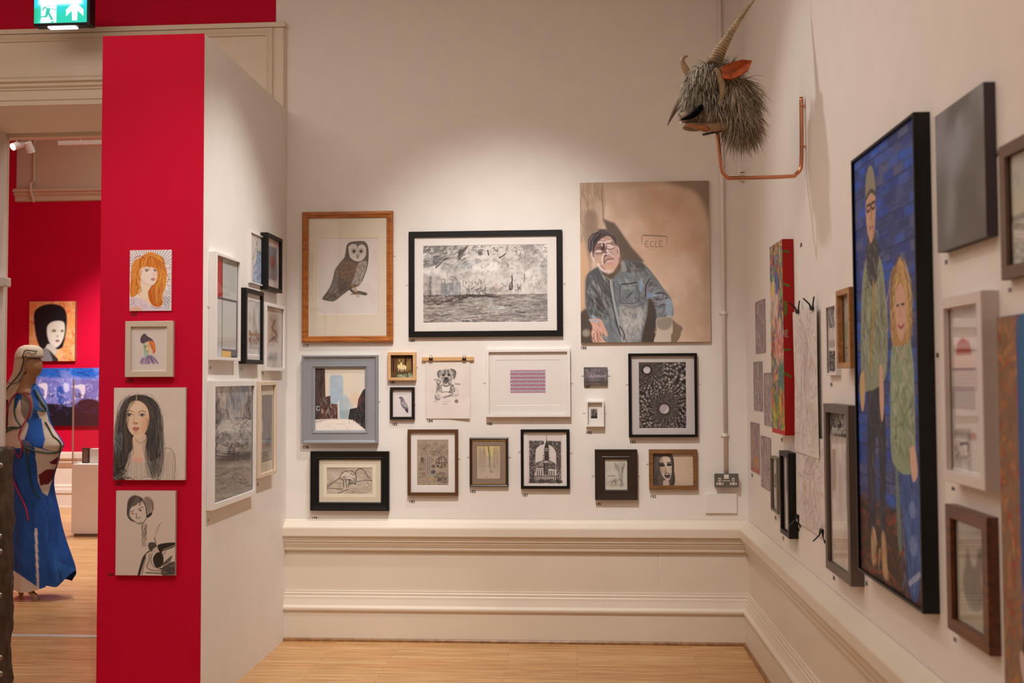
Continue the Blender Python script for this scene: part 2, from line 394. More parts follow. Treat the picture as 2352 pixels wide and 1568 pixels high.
# partition: white long face, red end
pw = MB(); th = .0
e = .012
pw.add([(XPL, YP, 0), (XP, YP, 0), (XP, YP, ZP), (XPL, YP, ZP)], [(0, 1, 2, 3)], 1)
pw.add([(XP, YP, 0), (XP, D, 0), (XP, D, ZP), (XP, YP, ZP), (XPL, YP, 0), (XPL, D, 0), (XPL, D, ZP), (XPL, YP, ZP)],
       [(0, 1, 2, 3), (4, 5, 6, 7), (3, 2, 6, 7)], 0)
struct(pw.build('wall_partition', [WALLP, RED]))
# wainscot moulding profiles measured on the back wall
def prof(list_): return [(o, bz(py, 1250, o)) for o, py in list_]
rail = prof([(.002, 1193), (.012, 1197), (.02, 1201), (.052, 1210), (.062, 1213), (.064, 1216), (.064, 1233), (.06, 1235), (.05, 1236), (.05, 1240), (.045, 1244), (.045, 1246),
             (.038, 1247), (.038, 1251), (.032, 1255), (.03, 1257), (.026, 1258), (.024, 1265), (.02, 1267), (.003, 1268)])
base = prof([(.003, 1359), (.012, 1360), (.012, 1364), (.016, 1366), (.016, 1372), (.02, 1374), (.022, 1380), (.032, 1394), (.043, 1398), (.047, 1401), (.047, 1405), (.043, 1408), (.036, 1409), (.035, 1412), (.035, 1472)])
bead = prof([(.034, 1470), (.042, 1471), (.047, 1474)]) + [(.048, .001)]
z_rail = rail[-1][1]+.02; z_base = base[0][1]
def rev(p): return [(o, z) for o, z in p]
pb = [(XR, D), (XP, D)]                    # travel to -x: left of travel = -y, out of the wall
pr = [(XR, -3), (XR, D)]                   # travel to +y: left of travel = -x
class _S: pass
def wains(name, pf, m):
    full = [(XR, -3), (XR, D), (XP, D)]
    a = MB().sweep(full, pf)
    # split the mitred sweep into the right-wall run and the back-wall run
    n = len(pf); A = MB(); A.v = a.v[:2*n]; A.f = [f for f in a.f if max(f) < 2*n]; A.m = [0]*len(A.f)
    B = MB(); B.v = a.v[n:]; B.f = [tuple(i-n for i in f) for f in a.f if min(f) >= n]; B.m = [0]*len(B.f)
    struct(A.build(name[0], m)); struct(B.build(name[1], m))
BEADM = woodmat('brown_floor_bead', '7a5232', 'a07448', 3, .4, 2)
wains(('trim_1', 'trim_2'), rail, DADO)
wains(('baseboard_right', 'baseboard_back'), base, DADO)
wains(('trim_3', 'trim_4'), bead, BEADM)
# painted dado panels under the rail
xj = BACK.hit(1512, 1310)[0]
pn = MB(); pn.box(XP, xj-.002, D-.003, D+.01, z_base-.03, z_rail); pn.box(xj+.002, XR, D-.0036, D+.01, z_base-.03, z_rail)
struct(pn.build('trim_5', DADO))
struct(MB().box(XR-.003, XR+.01, -3, D, z_base-.03, z_rail).build('trim_6', DADO))
# doorhead: board with a raised panel moulding, architrave below
xh0, xh1 = -5.5, BACK.hit(655, 150)[0]
zh0 = bz(181, 120, .03)
HEAD = mat('doorhead_cream_paint', 'd9c9b4', .45, var=.02)
hb = MB(); hb.box(xh0, xh1, D-.03, D+.01, zh0, z_head)
hb.box(xh0, xh1+.012, D-.045, D+.01, z_head-.028, z_head+.004)
struct(hb.build('trim_7', HEAD, bevel=.003))
zi1 = bz(71, 400, .03); xi1 = BACK.hit(627, 150, .03)[0]
hb = MB().box(BACK.hit(470, 300)[0], xh1, D-.0312, D+.01, 0, zi1-.052); struct(hb.build('trim_15', HEAD))
pm = MB(); loc = [(0, 0), (0, .012), (.008, .016), (.02, .012), (.03, .006), (.04, .012), (.046, .012), (.05, 0)]
for (i, h) in loc: pm.v += [(xh0, D-.0302-h, zi1-i), (xi1-i, D-.0302-h, zi1-i), (xi1-i, D-.0302-h, .3)]
pm.f = [(k*3+j, k*3+j+1, k*3+j+4, k*3+j+3) for k in range(len(loc)-1) for j in (0, 1)]; pm.m = [0]*len(pm.f)
struct(pm.build('trim_8', HEAD))
ap = [(bz(178, 120, .03)+.01, .03), (bz(184, 120, .03), .075), (bz(190, 120, .03), .075), (bz(193, 120, .03), .055), (bz(199, 120, .03), .055), (bz(203, 120, .03), .04), (bz(206, 120, .03), .04),
      (bz(208, 120, .03), .03), (bz(228, 120, .03), .03), (bz(230, 120, .03), .022), (z_open, .022), (z_open, 0)]
ar = MB(); ar.sweep([(xdoor_r+.22, D), (xdoor_l-.4, D)], [(h, z) for z, h in ap])
struct(ar.build('trim_9', HEAD))
# back-left corner: the flat architrave post that runs down behind the partition
struct(MB().box(BACK.hit(636, 150)[0], BACK.hit(655, 150)[0], D-.036, D, 0, z_head-.03).build('trim_10', HEAD, bevel=.004))
fm = MB(); zt = z_head-.03; fm.add([(xh1-.002, D-.036, 0), (xh1+.014, D-.001, 0), (xh1-.002, D-.001, 0), (xh1-.002, D-.036, zt), (xh1+.014, D-.001, zt), (xh1-.002, D-.001, zt)], [(0, 1, 4, 3), (3, 4, 5), (0, 2, 1), (1, 2, 5, 4), (0, 3, 5, 2)]); struct(fm.build('trim_16', HEAD))
# soffit beads on the far side of the opening
sb = MB(); sb.box(xdoor_l, xdoor_r, D+TH-.005, D+TH+.05, z_open-.03, z_open+.05); sb.box(xdoor_l-.06, xdoor_l+.0, D+TH, D+TH+.03, 0, z_open+.1)
struct(sb.build('trim_11', HEAD, bevel=.006))
# threshold strip under the doorway
tag(MB().box(xdoor_l, xdoor_r, D-.02, D+.03, 0, .006).build('threshold_strip', mat('silver_strip', 'd2cec8', .45, metal=.5), bevel=.002), 'thin metal threshold strip across the wooden floor of the doorway', 'threshold')
# ---- the next room
xfl = on_y(32, 868, YF).x
UPW = mat('upper_wall_beige_paint', 'c9b49a', .75, spec=.2, var=.02)
def fz(py, px=130, off=0.): return FAR.hit(px, py, off)[1]
zr0, zr1 = fz(463), fz(431)
fw_ = MB(); fw_.box(xfl-.2, 3.5, YF, YF+.15, 0, ZC+.6); struct(fw_.build('wall_far', UPW))
struct(MB().box(xfl, 3.4, YF-.006, YF, fz(1045), zr0).build('wall_far_red', RED))
struct(MB().box(xfl-.15, xfl, D+TH+.1, YF, 0, ZC+.6, 0).build('wall_far_left', RED))
struct(MB().box(3.4, 3.55, D+TH, YF, 0, ZC+.6).build('wall_far_right', WALLP))
struct(MB().box(-9.5, 3.6, D+TH, YF+.2, ZC+.6, ZC+.7).build('ceiling_far', mat('ceiling_paint', 'd8cec2', .8)))
def farprof(l): return [(o, fz(py, 130, o)) for o, py in l]
fp = MB(); fp.sweep([(3.4, YF), (xfl, YF)], farprof([(0, 430), (.09, 433), (.09, 438), (.06, 441), (.06, 445), (.03, 450), (.03, 460), (0, 463)])); struct(fp.build('trim_12', UPW))
fp = MB(); fp.sweep([(3.4, YF), (xfl, YF)], farprof([(0, 1037), (.09, 1041), (.09, 1052), (.06, 1056), (.06, 1062), (.03, 1070), (.02, 1072), (.008, 1073), (.008, 1112), (.03, 1115), (.03, 1122), (.05, 1124), (.05, 1132), (.035, 1134), (.035, 1162), (.045, 1163), (.045, 1166)])); struct(fp.build('trim_13', DADO))
struct(MB().tube([(xfl+.25, YF-.02, fz(463)), (xfl+.25, YF-.1, fz(440)), (xfl+.25, YF-.1, fz(425)), (xfl+.25, YF-.02, fz(415)), (xfl+.25, YF-.02, ZC+.55)], .02, 8).build('trim_14', UPW))
# ------------------------------------------------------------------ light: track spots of the gallery (out of frame) and the spots of the next room, with added ambient fill
def spot(name, loc, aim, w, ang, blend=.6, col=(1, .87, .74), rad=.05):
    l = bpy.data.lights.new(name, 'SPOT'); l.energy = w; l.spot_size = R(ang); l.spot_blend = blend; l.color = col; l.shadow_soft_size = rad
    o = bpy.data.objects.new(name, l); C.objects.link(o); o.location = loc
    o.rotation_euler = (Vector(aim)-Vector(loc)).to_track_quat('-Z', 'Y').to_euler(); return o
def area(name, loc, aim, w, sx, sy, col=(1, .86, .72)):
    l = bpy.data.lights.new(name, 'AREA'); l.shape = 'RECTANGLE'; l.size = sx; l.size_y = sy; l.energy = w; l.color = col
    o = bpy.data.objects.new(name, l); C.objects.link(o); o.location = loc
    o.rotation_euler = (Vector(aim)-Vector(loc)).to_track_quat('-Z', 'Y').to_euler(); return o
WC = (1, .98, .955); WA = (1, .885, .79)
spot('back_wall_spot', (-.42, D-2.4, 4.55), (-.42, D, 1.25), 470, 53, 1., WC)
spot('partition_spot', (XP+1.5, 5.05, 4.6), (XP, 5.25, .9), 300, 52, .9, WC)
spot('pillar_spot', (-1.2, 2.6, 4.5), (-1.95, YP, 1.7), 165, 44, 1., WC)
spot('goat_spot', (-.75, 5.3, 4.15), (XR, 4.2, 1.9), 66, 70, .9, WC)
spot('right_wall_spot', (-.9, 3.1, 4.4), (XR, 3.6, 1.0), 12, 80, 1., WC)
spot('far_wall_spot', (-5.0, YF-3.0, 4.9), (-5.7, YF, 1.15), 1650, 48, .9, WC)
spot('far_floor_spot', (-5.2, YF-2.0, 5.2), (-5.3, YF-2.9, 0), 950, 64, .8, WC)
spot('mannequin_spot', (-3.2, D+TH+.3, 5.0), (-4.4, 8.2, .8), 380, 44, .8, WC)
area('gallery_ambient_fill', (-2.9, 2.2, 4.7), (-2.9, 2.2, 0), 142, 5.5, 4.5, WA)  # added fill raising the ambient level, not a fixture
area('next_room_ambient_fill', (-3.5, 9.6, 5.3), (-3.5, 9.6, 0), 112, 5, 4, (1, .95, .9))  # added ambient fill for the next room, not one of its spots
wd = bpy.data.worlds.new('world'); bpy.context.scene.world = wd; wd.use_nodes = True
wd.node_tree.nodes['Background'].inputs[0].default_value = (.9, .78, .66, 1); wd.node_tree.nodes['Background'].inputs[1].default_value = .1
# ------------------------------------------------------------------ frames, canvases, stickers
def fprof(kind, w, d, reb):
    q = {'flat': [(0, 0), (0, d-.0015), (.0015, d), (w-.001, d), (w, d-.001), (w, d-reb)],
         'bead': [(0, 0), (0, d*.75), (w*.04, d*.88), (w*.12, d*.95), (w*.3, d), (w*.48, d*.97), (w*.58, d*.86), (w*.64, d*.8), (w*.7, d*.86), (w*.85, d*.84), (w*.97, d*.74), (w, d*.7), (w, d-reb)],
         'wide': [(0, 0), (0, d*.9), (w*.03, d), (w*.12, d), (w*.16, d*.9), (w*.2, d*.76), (w*.26, d*.7), (w*.78, d*.7), (w*.8, d*.8), (w*.85, d*.8), (w*.88, d*.66), (w*.95, d*.62), (w, d*.55), (w, d-reb)],
         'slope': [(0, 0), (0, d*.95), (w*.03, d), (w*.14, d), (w*.18, d*.9), (w*.26, d*.86), (w*.7, d*.72), (w*.76, d*.78), (w*.86, d*.78), (w*.92, d*.66), (w, d*.6), (w, d-reb)],
         'round': [(0, 0), (0, d*.7), (w*.15, d*.9), (w*.4, d), (w*.7, d*.9), (w*.9, d*.72), (w, d*.66), (w, d-reb)]}[kind]
    return q
def plates(root, wall, u, v, hooks):
    for (px, py) in hooks:
        a, b = wall.hit(px, py, .002)
        m = MB(); m.box(a-u-.008, a-u+.008, -.003, -.0005, b-v-.006, b-v+.006); m.ell((a-u, -.003, b-v), (.003, .0015, .003), 8, 4)
        m.build('mirror_plate', STEEL if wall in (RIGHT, FAR) else PLASTIC, root)
def framed(name, label, wall, q, fd, fw, fmat, pic, aq=None, prof='flat', reb=.006, mount=None, amat=None, glass=True, lip=None, hooks=(), group=None, cat='picture', slip=None, gap=.0):
    u0, v0, u1, v1 = wall.rect(q, fd); uc = (u0+u1)/2; root = empty(name, mtx=wall.mtx(uc, v0)); tag(root, label, cat, group)
    w, h = u1-u0, v1-v0; P = fprof(prof, fw, fd, reb); fr = MB(); fr.ring(-w/2, 0, w/2, h, P)
    bd = fd-reb-.004-gap
    fr.box(-w/2+fw*.4, w/2-fw*.4, -max(bd-.003, .003), -.001, fw*.4, h-fw*.4)
    fr.build('frame', fmat, root)
    if lip:                                                   # thin metal slip inside the frame
        lw, lm = lip; s = MB(); s.ring(-w/2+fw-.002, fw-.002, w/2-fw+.002, h-fw+.002, [(0, fd-reb-.001), (0, fd-reb+.002), (lw*.5, fd-reb+.004), (lw, fd-reb+.001), (lw, fd-reb-.003)]); s.build('inner_slip', lm, root)
    iw, ih = w-2*fw+.002, h-2*fw+.002
    ad = bd
    if aq is None: au0, av0, au1, av1 = -iw/2, fw-.001, iw/2, h-fw+.001
    else:
        a = wall.rect(aq, ad); au0, av0, au1, av1 = a[0]-uc, a[1]-v0, a[2]-uc, a[3]-v0
    ao = art_mesh('artwork', pic, au1-au0, av1-av0, ad-.0012, amat or PAPER, root); ao.location = ((au0+au1)/2, 0, av0)
    if aq is not None:
        m = MB(); o = .0005
        L = [(-iw/2, fw-.001), (iw/2, fw-.001), (iw/2, h-fw+.001), (-iw/2, h-fw+.001)]
        I = [(au0-.0025, av0-.0025), (au1+.0025, av0-.0025), (au1+.0025, av1+.0025), (au0-.0025, av1+.0025)]; J = [(au0+o, av0+o), (au1-o, av0+o), (au1-o, av1-o), (au0+o, av1-o)]
        vv = [(x, -ad-.0008, z) for x, z in L]+[(x, -ad-.0008, z) for x, z in I]+[(x, -ad+.001, z) for x, z in J]
        m.add(vv, [(k, (k+1) % 4, 4+(k+1) % 4, 4+k) for k in range(4)]+[(4+k, 4+(k+1) % 4, 8+(k+1) % 4, 8+k) for k in range(4)])
        m.build('mount', mount, root)
    if slip:                                                  # line ruled round the opening
        s = MB(); sw, sm = slip; s.ring(au0-sw, av0-sw, au1+sw, av1+sw, [(0, ad+.0005), (0, ad+.0014), (sw, ad+.0014), (sw, ad)]); s.build('mount_bevel', sm, root)
    if glass:
        g = MB(); gd = fd-reb+.0005; g.add([(-iw/2, -gd, fw-.001), (iw/2, -gd, fw-.001), (iw/2, -gd, h-fw+.001), (-iw/2, -gd, h-fw+.001)], [(0, 1, 2, 3)]); g.build('glass', GLASS, root)
    plates(root, wall, uc, v0, hooks)
    return root
def canvas(name, label, wall, q, th, pic, edge='d8ccc0', material=None, group=None, cat='painting', hooks=()):
    u0, v0, u1, v1 = wall.rect(q, th); uc = (u0+u1)/2
    o = art_mesh(name, pic, u1-u0, v1-v0, th, material or CANVAS, None, th-.001, edge); o.matrix_world = wall.mtx(uc, v0)
    tag(o, label, cat, group); plates(o, wall, uc, v0, hooks); return o
def sticker(txt, wall, px, py, hpx, label, sx=1.):
    """vinyl numerals standing on the wall: lower-left corner and cap height in photo pixels"""
    a, b = wall.hit(px, py); a2, b2 = wall.hit(px, py-hpx); h = b2-b
    cu = bpy.data.curves.new('number', 'FONT'); cu.body = txt; cu.size = h/.69; cu.offset = h*.03; cu.space_character = 1.05
    t = bpy.data.objects.new('tmp', cu); C.objects.link(t); dg = bpy.context.evaluated_depsgraph_get()
    me = bpy.data.meshes.new_from_object(t.evaluated_get(dg)); bpy.data.objects.remove(t)
    o = bpy.data.objects.new('number_sign', me); C.objects.link(o); me.materials.clear(); me.materials.append(INK)
    co = np.zeros(len(me.vertices)*3); me.vertices.foreach_get('co', co); co = co.reshape(-1, 3); me.vertices.foreach_set('co', np.c_[co[:, 0]*sx, np.full(len(co), -.0008), co[:, 1]].ravel())
    o.matrix_world = wall.mtx(a, b); tag(o, label, 'number', 'number stickers beside the pictures'); return o
MW = mat('white_mount_board', 'e9e2dc', .85, var=.01); MCREAM = mat('cream_mount_board', 'd9cdb6', .85, var=.01); MTAUPE = mat('taupe_mount_board', '8d7a6b', .85, var=.02)
PINE = woodmat('orange_pine', '8e4c1c', 'b8702e', 2.2, .35); PINE2 = woodmat('pale_pine', 'c99a66', 'dcb280', 2, .5); OAK = woodmat('oak_frame', '9c6836', 'b98550', 2, .4)
GREYF = mat('dove_grey_paint', '8b8d92', .45, var=.04); DKBROWN = mat('dark_brown_stain', '30241d', .3, var=.12); BROWNF = mat('walnut_brown_stain', '5a3a22', .4, var=.12)
MIDBR = woodmat('mid_brown_wood', '6b4626', '8a6238', 2.5, .45); GOLD = mat('gilt', 'c89a48', .25, metal=1.); TANF = mat('stone_painted_frame', 'c4b6a2', .5, var=.02)
BLKBR = mat('black_brown_frame', '1b1210', .35, var=.1); GREYBR = mat('grey_brown_frame', '5d4e46', .4, var=.05); RWOOD = woodmat('red_brown_wood', '4a2410', '6e3a1c', 2, .35)
# ------------------------------------------------------------------ pictures on the back wall
K = ['2c2626', '3c3434', '4a4242', '5c5250']
def pic_owl():
    z = (670, 460, 4.48); q = (730, 547, 868, 721); P = Pic(q, z, 'ddd3ce', 1.1, 3); P.n(3, 4, 'd3c8c0', .5)
    body = [(565, 470), (600, 435), (680, 424), (750, 430), (784, 490), (787, 600), (772, 700), (725, 830), (690, 880), (640, 900), (600, 915), (520, 975), (430, 1036), (330, 1018), (322, 1003), (395, 890), (428, 795), (448, 712), (490, 655), (540, 595)]
    P.p(body, '625750'); P.p([(540, 620), (640, 640), (690, 660), (670, 750), (600, 830), (480, 800), (450, 760), (490, 670)], '806650', .85, soft=14)
    P.s(body, 900, 20, 115, 25, 3.2, ['3f3530', '55483f', '8a7868', 'a08c76', '4a3d36', '6a5a4c', '362c27'], .75)
    for y in (700, 745, 790, 835, 880): P.l([(450-(y-700)*.25, y), (540, y+22), (650-(y-700)*.25, y-5)], 6, '4a3c33', .6)
    P.s([(420, 880), (560, 900), (520, 970), (430, 1030), (335, 1012)], 90, 60, 140, 8, 4, ['3a302b', '54463d', '8c7c6e', 'b0a294'], .8)
    P.p([(690, 645), (775, 640), (730, 820), (690, 875), (640, 860), (610, 880), (650, 770)], 'b5aaa2', .85, soft=4)
    P.s([(690, 645), (775, 640), (725, 820), (690, 875), (640, 860), (650, 770)], 200, 20, 108, 18, 3, ['6a5f57', 'cfc5bc', '756a61', '51473f'], .75)
    P.p([(580, 490), (620, 450), (660, 462), (677, 490), (695, 462), (735, 458), (768, 500), (765, 560), (735, 610), (690, 632), (640, 622), (595, 580)], 'cdc3bb')
    P.s([(590, 490), (760, 490), (740, 600), (620, 610)], 120, 24, 90, 50, 2, ['a89c94', 'e2d9d2', '8e8279'], .55)
    for ex in (640, 713): P.e(ex, 524, 30, 32, '9b8c80', .6, soft=5); P.e(ex, 524, 14, 15, '1e1714'); P.e(ex-5, 518, 4, 4, 'c0b4aa')
    P.l([(660, 455), (677, 500), (684, 560), (683, 595)], 14, 'b8ada5', .9); P.l([(668, 560), (680, 598), (690, 560)], 6, '5a4d45'); P.e(680, 585, 9, 16, '8a7868')
    P.l(body[:8], 6, '40352f', .9); P.l([(580, 490), (595, 580), (640, 622), (690, 634), (740, 610), (768, 560), (768, 500)], 6, '4a3e37', .85); P.l(body[12:], 5, '40352f', .8)
    P.l([(600, 910), (650, 955), (690, 945), (765, 965)], 26, '5c5048', 1); P.l([(610, 970), (660, 962), (760, 975)], 8, '3c322c', .8)
    for d in (0, 18): P.l([(625+d, 880), (650+d, 930), (660+d, 960)], 9, 'a07a50'); P.l([(660+d, 950), (668+d, 975), (672+d, 998)], 5, '6e5235')
    P.fl([[320, 1000, 420, 940, 560, 850], [330, 1015, 440, 980, 560, 900]], 8, 8, 2.5, ['2e2622', '4a3d36'], .7); return P
def pic_sea():
    z = (920, 500, 5.226); P = Pic((972, 563, 1257.5, 740), z, 'd8d3cf', 1.1, 5)
    P.n(6, 5, 'a5a09c', .75, .5, .72, 4); P.n(9, 7, 'f0ebe6', .8, .5, .7, 3)
    P.s((270, 330, 800, 600), 190, 46, -38, 25, 8, ['3c3836', '6a6663', '8d8986', 'e8e3df', '4a4644'], .85)
    P.s((270, 330, 560, 560), 60, 60, -50, 35, 12, ['47494a', '5d6468', '8c9496'], .6)
    P.s((800, 330, 1765, 600), 150, 38, -40, 45, 7, ['4a4644', '8a8683', 'efeae6', '6a6663', 'b8a8b0'], .75)
    P.s((270, 330, 1765, 420), 90, 40, 20, 50, 6, ['332f2e', '5a5654', '2a2625'], .8)
    P.p([(380, 470), (440, 440), (520, 460), (470, 540), (400, 550)], '57565a', .55, soft=8); P.p([(690, 400), (720, 370), (790, 360), (760, 430), (700, 500)], '4c4746', .6, soft=6); P.p([(1430, 340), (1600, 330), (1610, 400), (1500, 380)], '6a6268', .5, soft=8); P.p([(270, 540), (330, 520), (400, 560), (290, 590)], '5c5c58', .6, soft=6)
    P.r(940, 395, 985, 450, '4a4644', .8, 3); P.l([(1050, 390), (1062, 445)], 16, '3a3634'); P.l([(1190, 485), (1260, 440)], 12, '3a3634')
    P.l([(430, 590), (520, 500), (560, 480)], 16, '4a4542', .8); P.l([(700, 480), (740, 400), (800, 360)], 14, '3e3a38', .8)
    P.p([(640, 560), (760, 520), (860, 545), (840, 600), (700, 610)], 'a6b0b4', .6, soft=12)
    P.r(270, 690, 480, 925, 'b3aba6', .7, 14); P.r(345, 690, 372, 920, '5a5654', .75, 5); P.s((275, 770, 345, 930), 40, 30, 90, 40, 5, ['40302e', '6a5450', 'c8b8b2'], .8)
    P.r(485, 780, 590, 920, '8e9294', .9, 4); P.r(590, 765, 722, 920, '9c9fa2', .9, 4); P.s((485, 770, 722, 920), 90, 60, 90, 5, 5, ['6c7074', 'c6c8ca', '595c60'], .7)
    P.l([(495, 785), (495, 735), (530, 735), (530, 770)], 4, '5a5654'); P.s((590, 690, 680, 760), 40, 18, 0, 60, 4, K, .8)
    P.s((725, 735, 1030, 925), 150, 26, 90, 14, 5, ['383230', '5a5450', 'd9d3ce'], .85); P.s((790, 830, 1030, 910), 90, 26, 5, 20, 6, ['332e2c', '6a6460', 'e2dcd8'], .8)
    P.s((1110, 800, 1300, 880), 60, 16, 80, 30, 5, ['5a4a4c', '8a5a60', '3a3432', 'dcc4c4'], .8); P.s((1370, 800, 1450, 880), 30, 22, 75, 20, 6, K, .9)
    P.l([(1340, 700), (1342, 760), (1330, 800), (1325, 865)], 13, '2e2a29'); P.p([(1310, 800), (1345, 770), (1350, 860), (1305, 866)], '3a3534', .8); P.l([(1328, 790), (1326, 850)], 6, 'cfc9c4')
    P.l([(1488, 680), (1492, 740), (1478, 780)], 7, '3a3634'); P.l([(1755, 770), (1735, 800)], 8, '3a3634'); P.s((1540, 790, 1765, 910), 30, 20, 80, 30, 5, ['4a3c3e', '8a6a6e', 'd8c4c2'], .7)
    P.r(270, 925, 1765, 1255, '9b938f'); P.n(5, 16, 'c4bdb8', .8, .48, .66, 3, [(270, 925), (1765, 925), (1765, 1255), (270, 1255)])
    P.r(270, 1060, 420, 1255, '86705f', .5, 20); P.r(1280, 980, 1765, 1240, '7d8286', .35, 30)
    P.s((270, 930, 1765, 1255), 620, 90, 0, 5, 6, ['5a5250', '3c3534', 'c9c2bd', 'e0dad6', '8a7a70', 'a9a4a6', '72747a', '6a5a52'], .75)
    P.s((270, 925, 760, 1040), 150, 50, 5, 14, 9, ['3a2e2c', '544441', '2a2020', '8f8884'], .8); P.s((640, 925, 1120, 955), 40, 120, 0, 3, 8, ['2e2826', '443c3a'], .85)
    P.l([(270, 925), (1765, 925)], 5, '3c3433', .9); P.s((700, 1220, 920, 1255), 40, 30, 0, 20, 6, ['45405a', '2e2a30', 'd0cad0'], .8); P.s((1110, 1070, 1260, 1100), 20, 60, 0, 8, 7, ['dfe2df', 'b8c4c2'], .8)
    P.n(46, 30, '6a6462', .22, .5, .75, 2); P.n(40, 36, 'f0ece8', .25, .5, .75, 2); P.s((270, 700, 1100, 925), 60, 60, 90, 6, 4, ['8a8683', 'c8c4c0', '5a5654'], .6); P.s((270, 935, 1765, 1250), 60, 130, 0, 3, 7, ['e6e0dc', 'd4ccc8', '3a3432'], .7)
    P.l([(270, 332), (1765, 325)], 5, '5a5552', .8); return P
def pic_man():
    z = (1310, 400, 3.826); P = Pic((1333, 417, 1630, 785), z, 'd4bba6', 1.1, 7)
    P.n(4, 5, 'c3a791', .7, .42, .62, 4); P.n(5, 6, 'e2c8b6', .6, .5, .68, 4); P.n(3, 4, 'd09a78', .25, .5, .7, 3)
    P.p([(80, 55), (290, 60), (297, 420), (230, 520), (190, 800), (80, 1480)], 'b59a84', .9, soft=5); P.s((90, 80, 285, 600), 120, 110, 88, 8, 14, ['a68c76', 'c2a894', '94806c', 'cbb4a2'], .4)
    P.p([(230, 260), (285, 250), (297, 480), (225, 500)], 'd2b6a6', .6, soft=8); P.l([(290, 60), (285, 200), (297, 400)], 7, '7d6a5a', .8)
    P.p([(830, 55), (1250, 55), (1250, 460), (1190, 270), (1080, 150), (960, 110)], '85705f', .8, soft=22); P.p([(300, 60), (830, 60), (820, 95), (310, 120)], 'b79e8a', .5, soft=10)
    P.p([(1140, 150), (1250, 60), (1250, 700), (1210, 420)], '8a7462', .45, soft=20); P.p([(1180, 700), (1250, 700), (1250, 1480), (1160, 1480)], 'b59a84', .5, soft=20)
    P.p([(130, 350), (230, 330), (240, 520), (180, 640), (170, 830), (150, 700)], '8d7867', .8, soft=10); P.p([(85, 600), (165, 760), (150, 1000), (85, 1250)], 'd9b08c', .7, soft=10)
    P.p([(290, 385), (350, 412), (392, 424), (440, 490), (540, 640), (650, 765), (600, 790), (440, 770), (420, 640), (330, 500)], '63564b', .95, 0, 6)
    P.p([(80, 1230), (180, 1180), (240, 1300), (200, 1480), (80, 1480)], '4b423a', .95, soft=6); P.e(135, 1390, 36, 34, 'aaa392', .8, soft=8)
    P.p([(700, 1240), (960, 1330), (965, 1395), (930, 1465), (880, 1480), (600, 1480)], '6f6255', .8, soft=5)
    jk = [(150, 880), (190, 840), (260, 812), (300, 880), (345, 925), (410, 870), (450, 760), (530, 755), (625, 772), (690, 830), (760, 920), (820, 1010), (880, 1090), (893, 1150), (893, 1250), (750, 1275), (738, 1150), (692, 1090), (668, 1250), (625, 1440), (560, 1480), (330, 1480), (250, 1380), (170, 1260), (135, 1150), (132, 980)]
    P.p(jk, '747a80'); P.p([(150, 880), (260, 815), (340, 930), (380, 1100), (330, 1250), (240, 1260), (150, 1200), (133, 990)], '4c4e50', .9, soft=12)
    P.p([(440, 1150), (560, 1160), (665, 1180), (650, 1330), (610, 1440), (540, 1480), (450, 1480), (430, 1300)], 'a6a8a6', .9, soft=14); P.p([(445, 760), (620, 775), (660, 840), (560, 860), (450, 850)], '4a4440', .7, soft=8)
    P.s(jk, 230, 80, 62, 28, 16, ['7e8388', '54565a', '9aa0a4', '6a6468', '8a929c', '5c6268', 'b2b4b4'], .5)
    P.s([(170, 900), (300, 930), (350, 1200), (160, 1180)], 60, 110, 62, 12, 16, ['3c3c3c', '7a7a7c', '8e9090', '50484c'], .6)
    P.s([(450, 1170), (650, 1190), (600, 1450), (440, 1460)], 60, 90, 95, 30, 20, ['b8bab8', '9a9c9a', 'c4c2bc', '8e9090'], .5)
    P.p([(690, 900), (800, 990), (880, 1100), (893, 1240), (760, 1260), (738, 1140), (670, 1060), (660, 960)], '7c8288', .8, soft=6)
    P.s([(690, 930), (800, 1000), (885, 1110), (890, 1240), (770, 1255), (690, 1060)], 90, 60, -20, 25, 12, ['a9b8c8', '5a5c64', '8aa0b8', '4a4648', '94989c', '7e6a70'], .75)
    P.p([(605, 930), (640, 960), (630, 1030), (610, 1020)], '8fa6c0', .8, soft=4); P.p([(672, 1045), (710, 1050), (730, 1075), (680, 1085)], '7f9cc0', .8, soft=4); P.p([(840, 1110), (890, 1120), (890, 1240), (845, 1245)], '9ab0c6', .8, soft=5)
    P.p([(690, 1092), (738, 1155), (752, 1280), (735, 1390), (760, 1475), (625, 1475), (668, 1250)], '463f3a', .95, soft=4)
    P.p([(752, 1275), (820, 1258), (893, 1252), (895, 1390), (870, 1475), (735, 1475), (750, 1400), (738, 1385), (755, 1370)], 'c9beb0'); P.p([(760, 1275), (888, 1260), (880, 1340), (820, 1370), (760, 1340)], '8f8478', .8, soft=8)
    P.p([(880, 1410), (895, 1385), (900, 1280), (965, 1390), (935, 1465), (885, 1470)], '85745f', .9)
    P.l([(355, 925), (370, 1050), (400, 1200), (430, 1330)], 22, '9fa3a2', .95); P.l([(340, 930), (352, 1050), (385, 1230), (430, 1400)], 8, '34322f', .9); P.l([(380, 930), (395, 1100), (425, 1240)], 6, '4a4a4c', .8)
    P.l([(430, 1330), (470, 1400), (465, 1450)], 10, '35322f', .8); P.l([(395, 1290), (440, 1420)], 9, '3a3836', .8); P.l([(345, 925), (300, 890)], 14, '9a9488', .8)
    P.l([(450, 965), (520, 960), (580, 950)], 9, '2e2c2c'); P.l([(440, 975), (440, 1110), (500, 1135), (600, 1110), (585, 980)], 6, '4a4c4e', .9); P.r(452, 985, 575, 1010, '9a9e9e', .6, 4); P.l([(495, 1085), (545, 1035)], 10, '3a3a3a', .8); P.l([(470, 1150), (560, 1165), (650, 1130)], 8, '5a5c5c', .7)
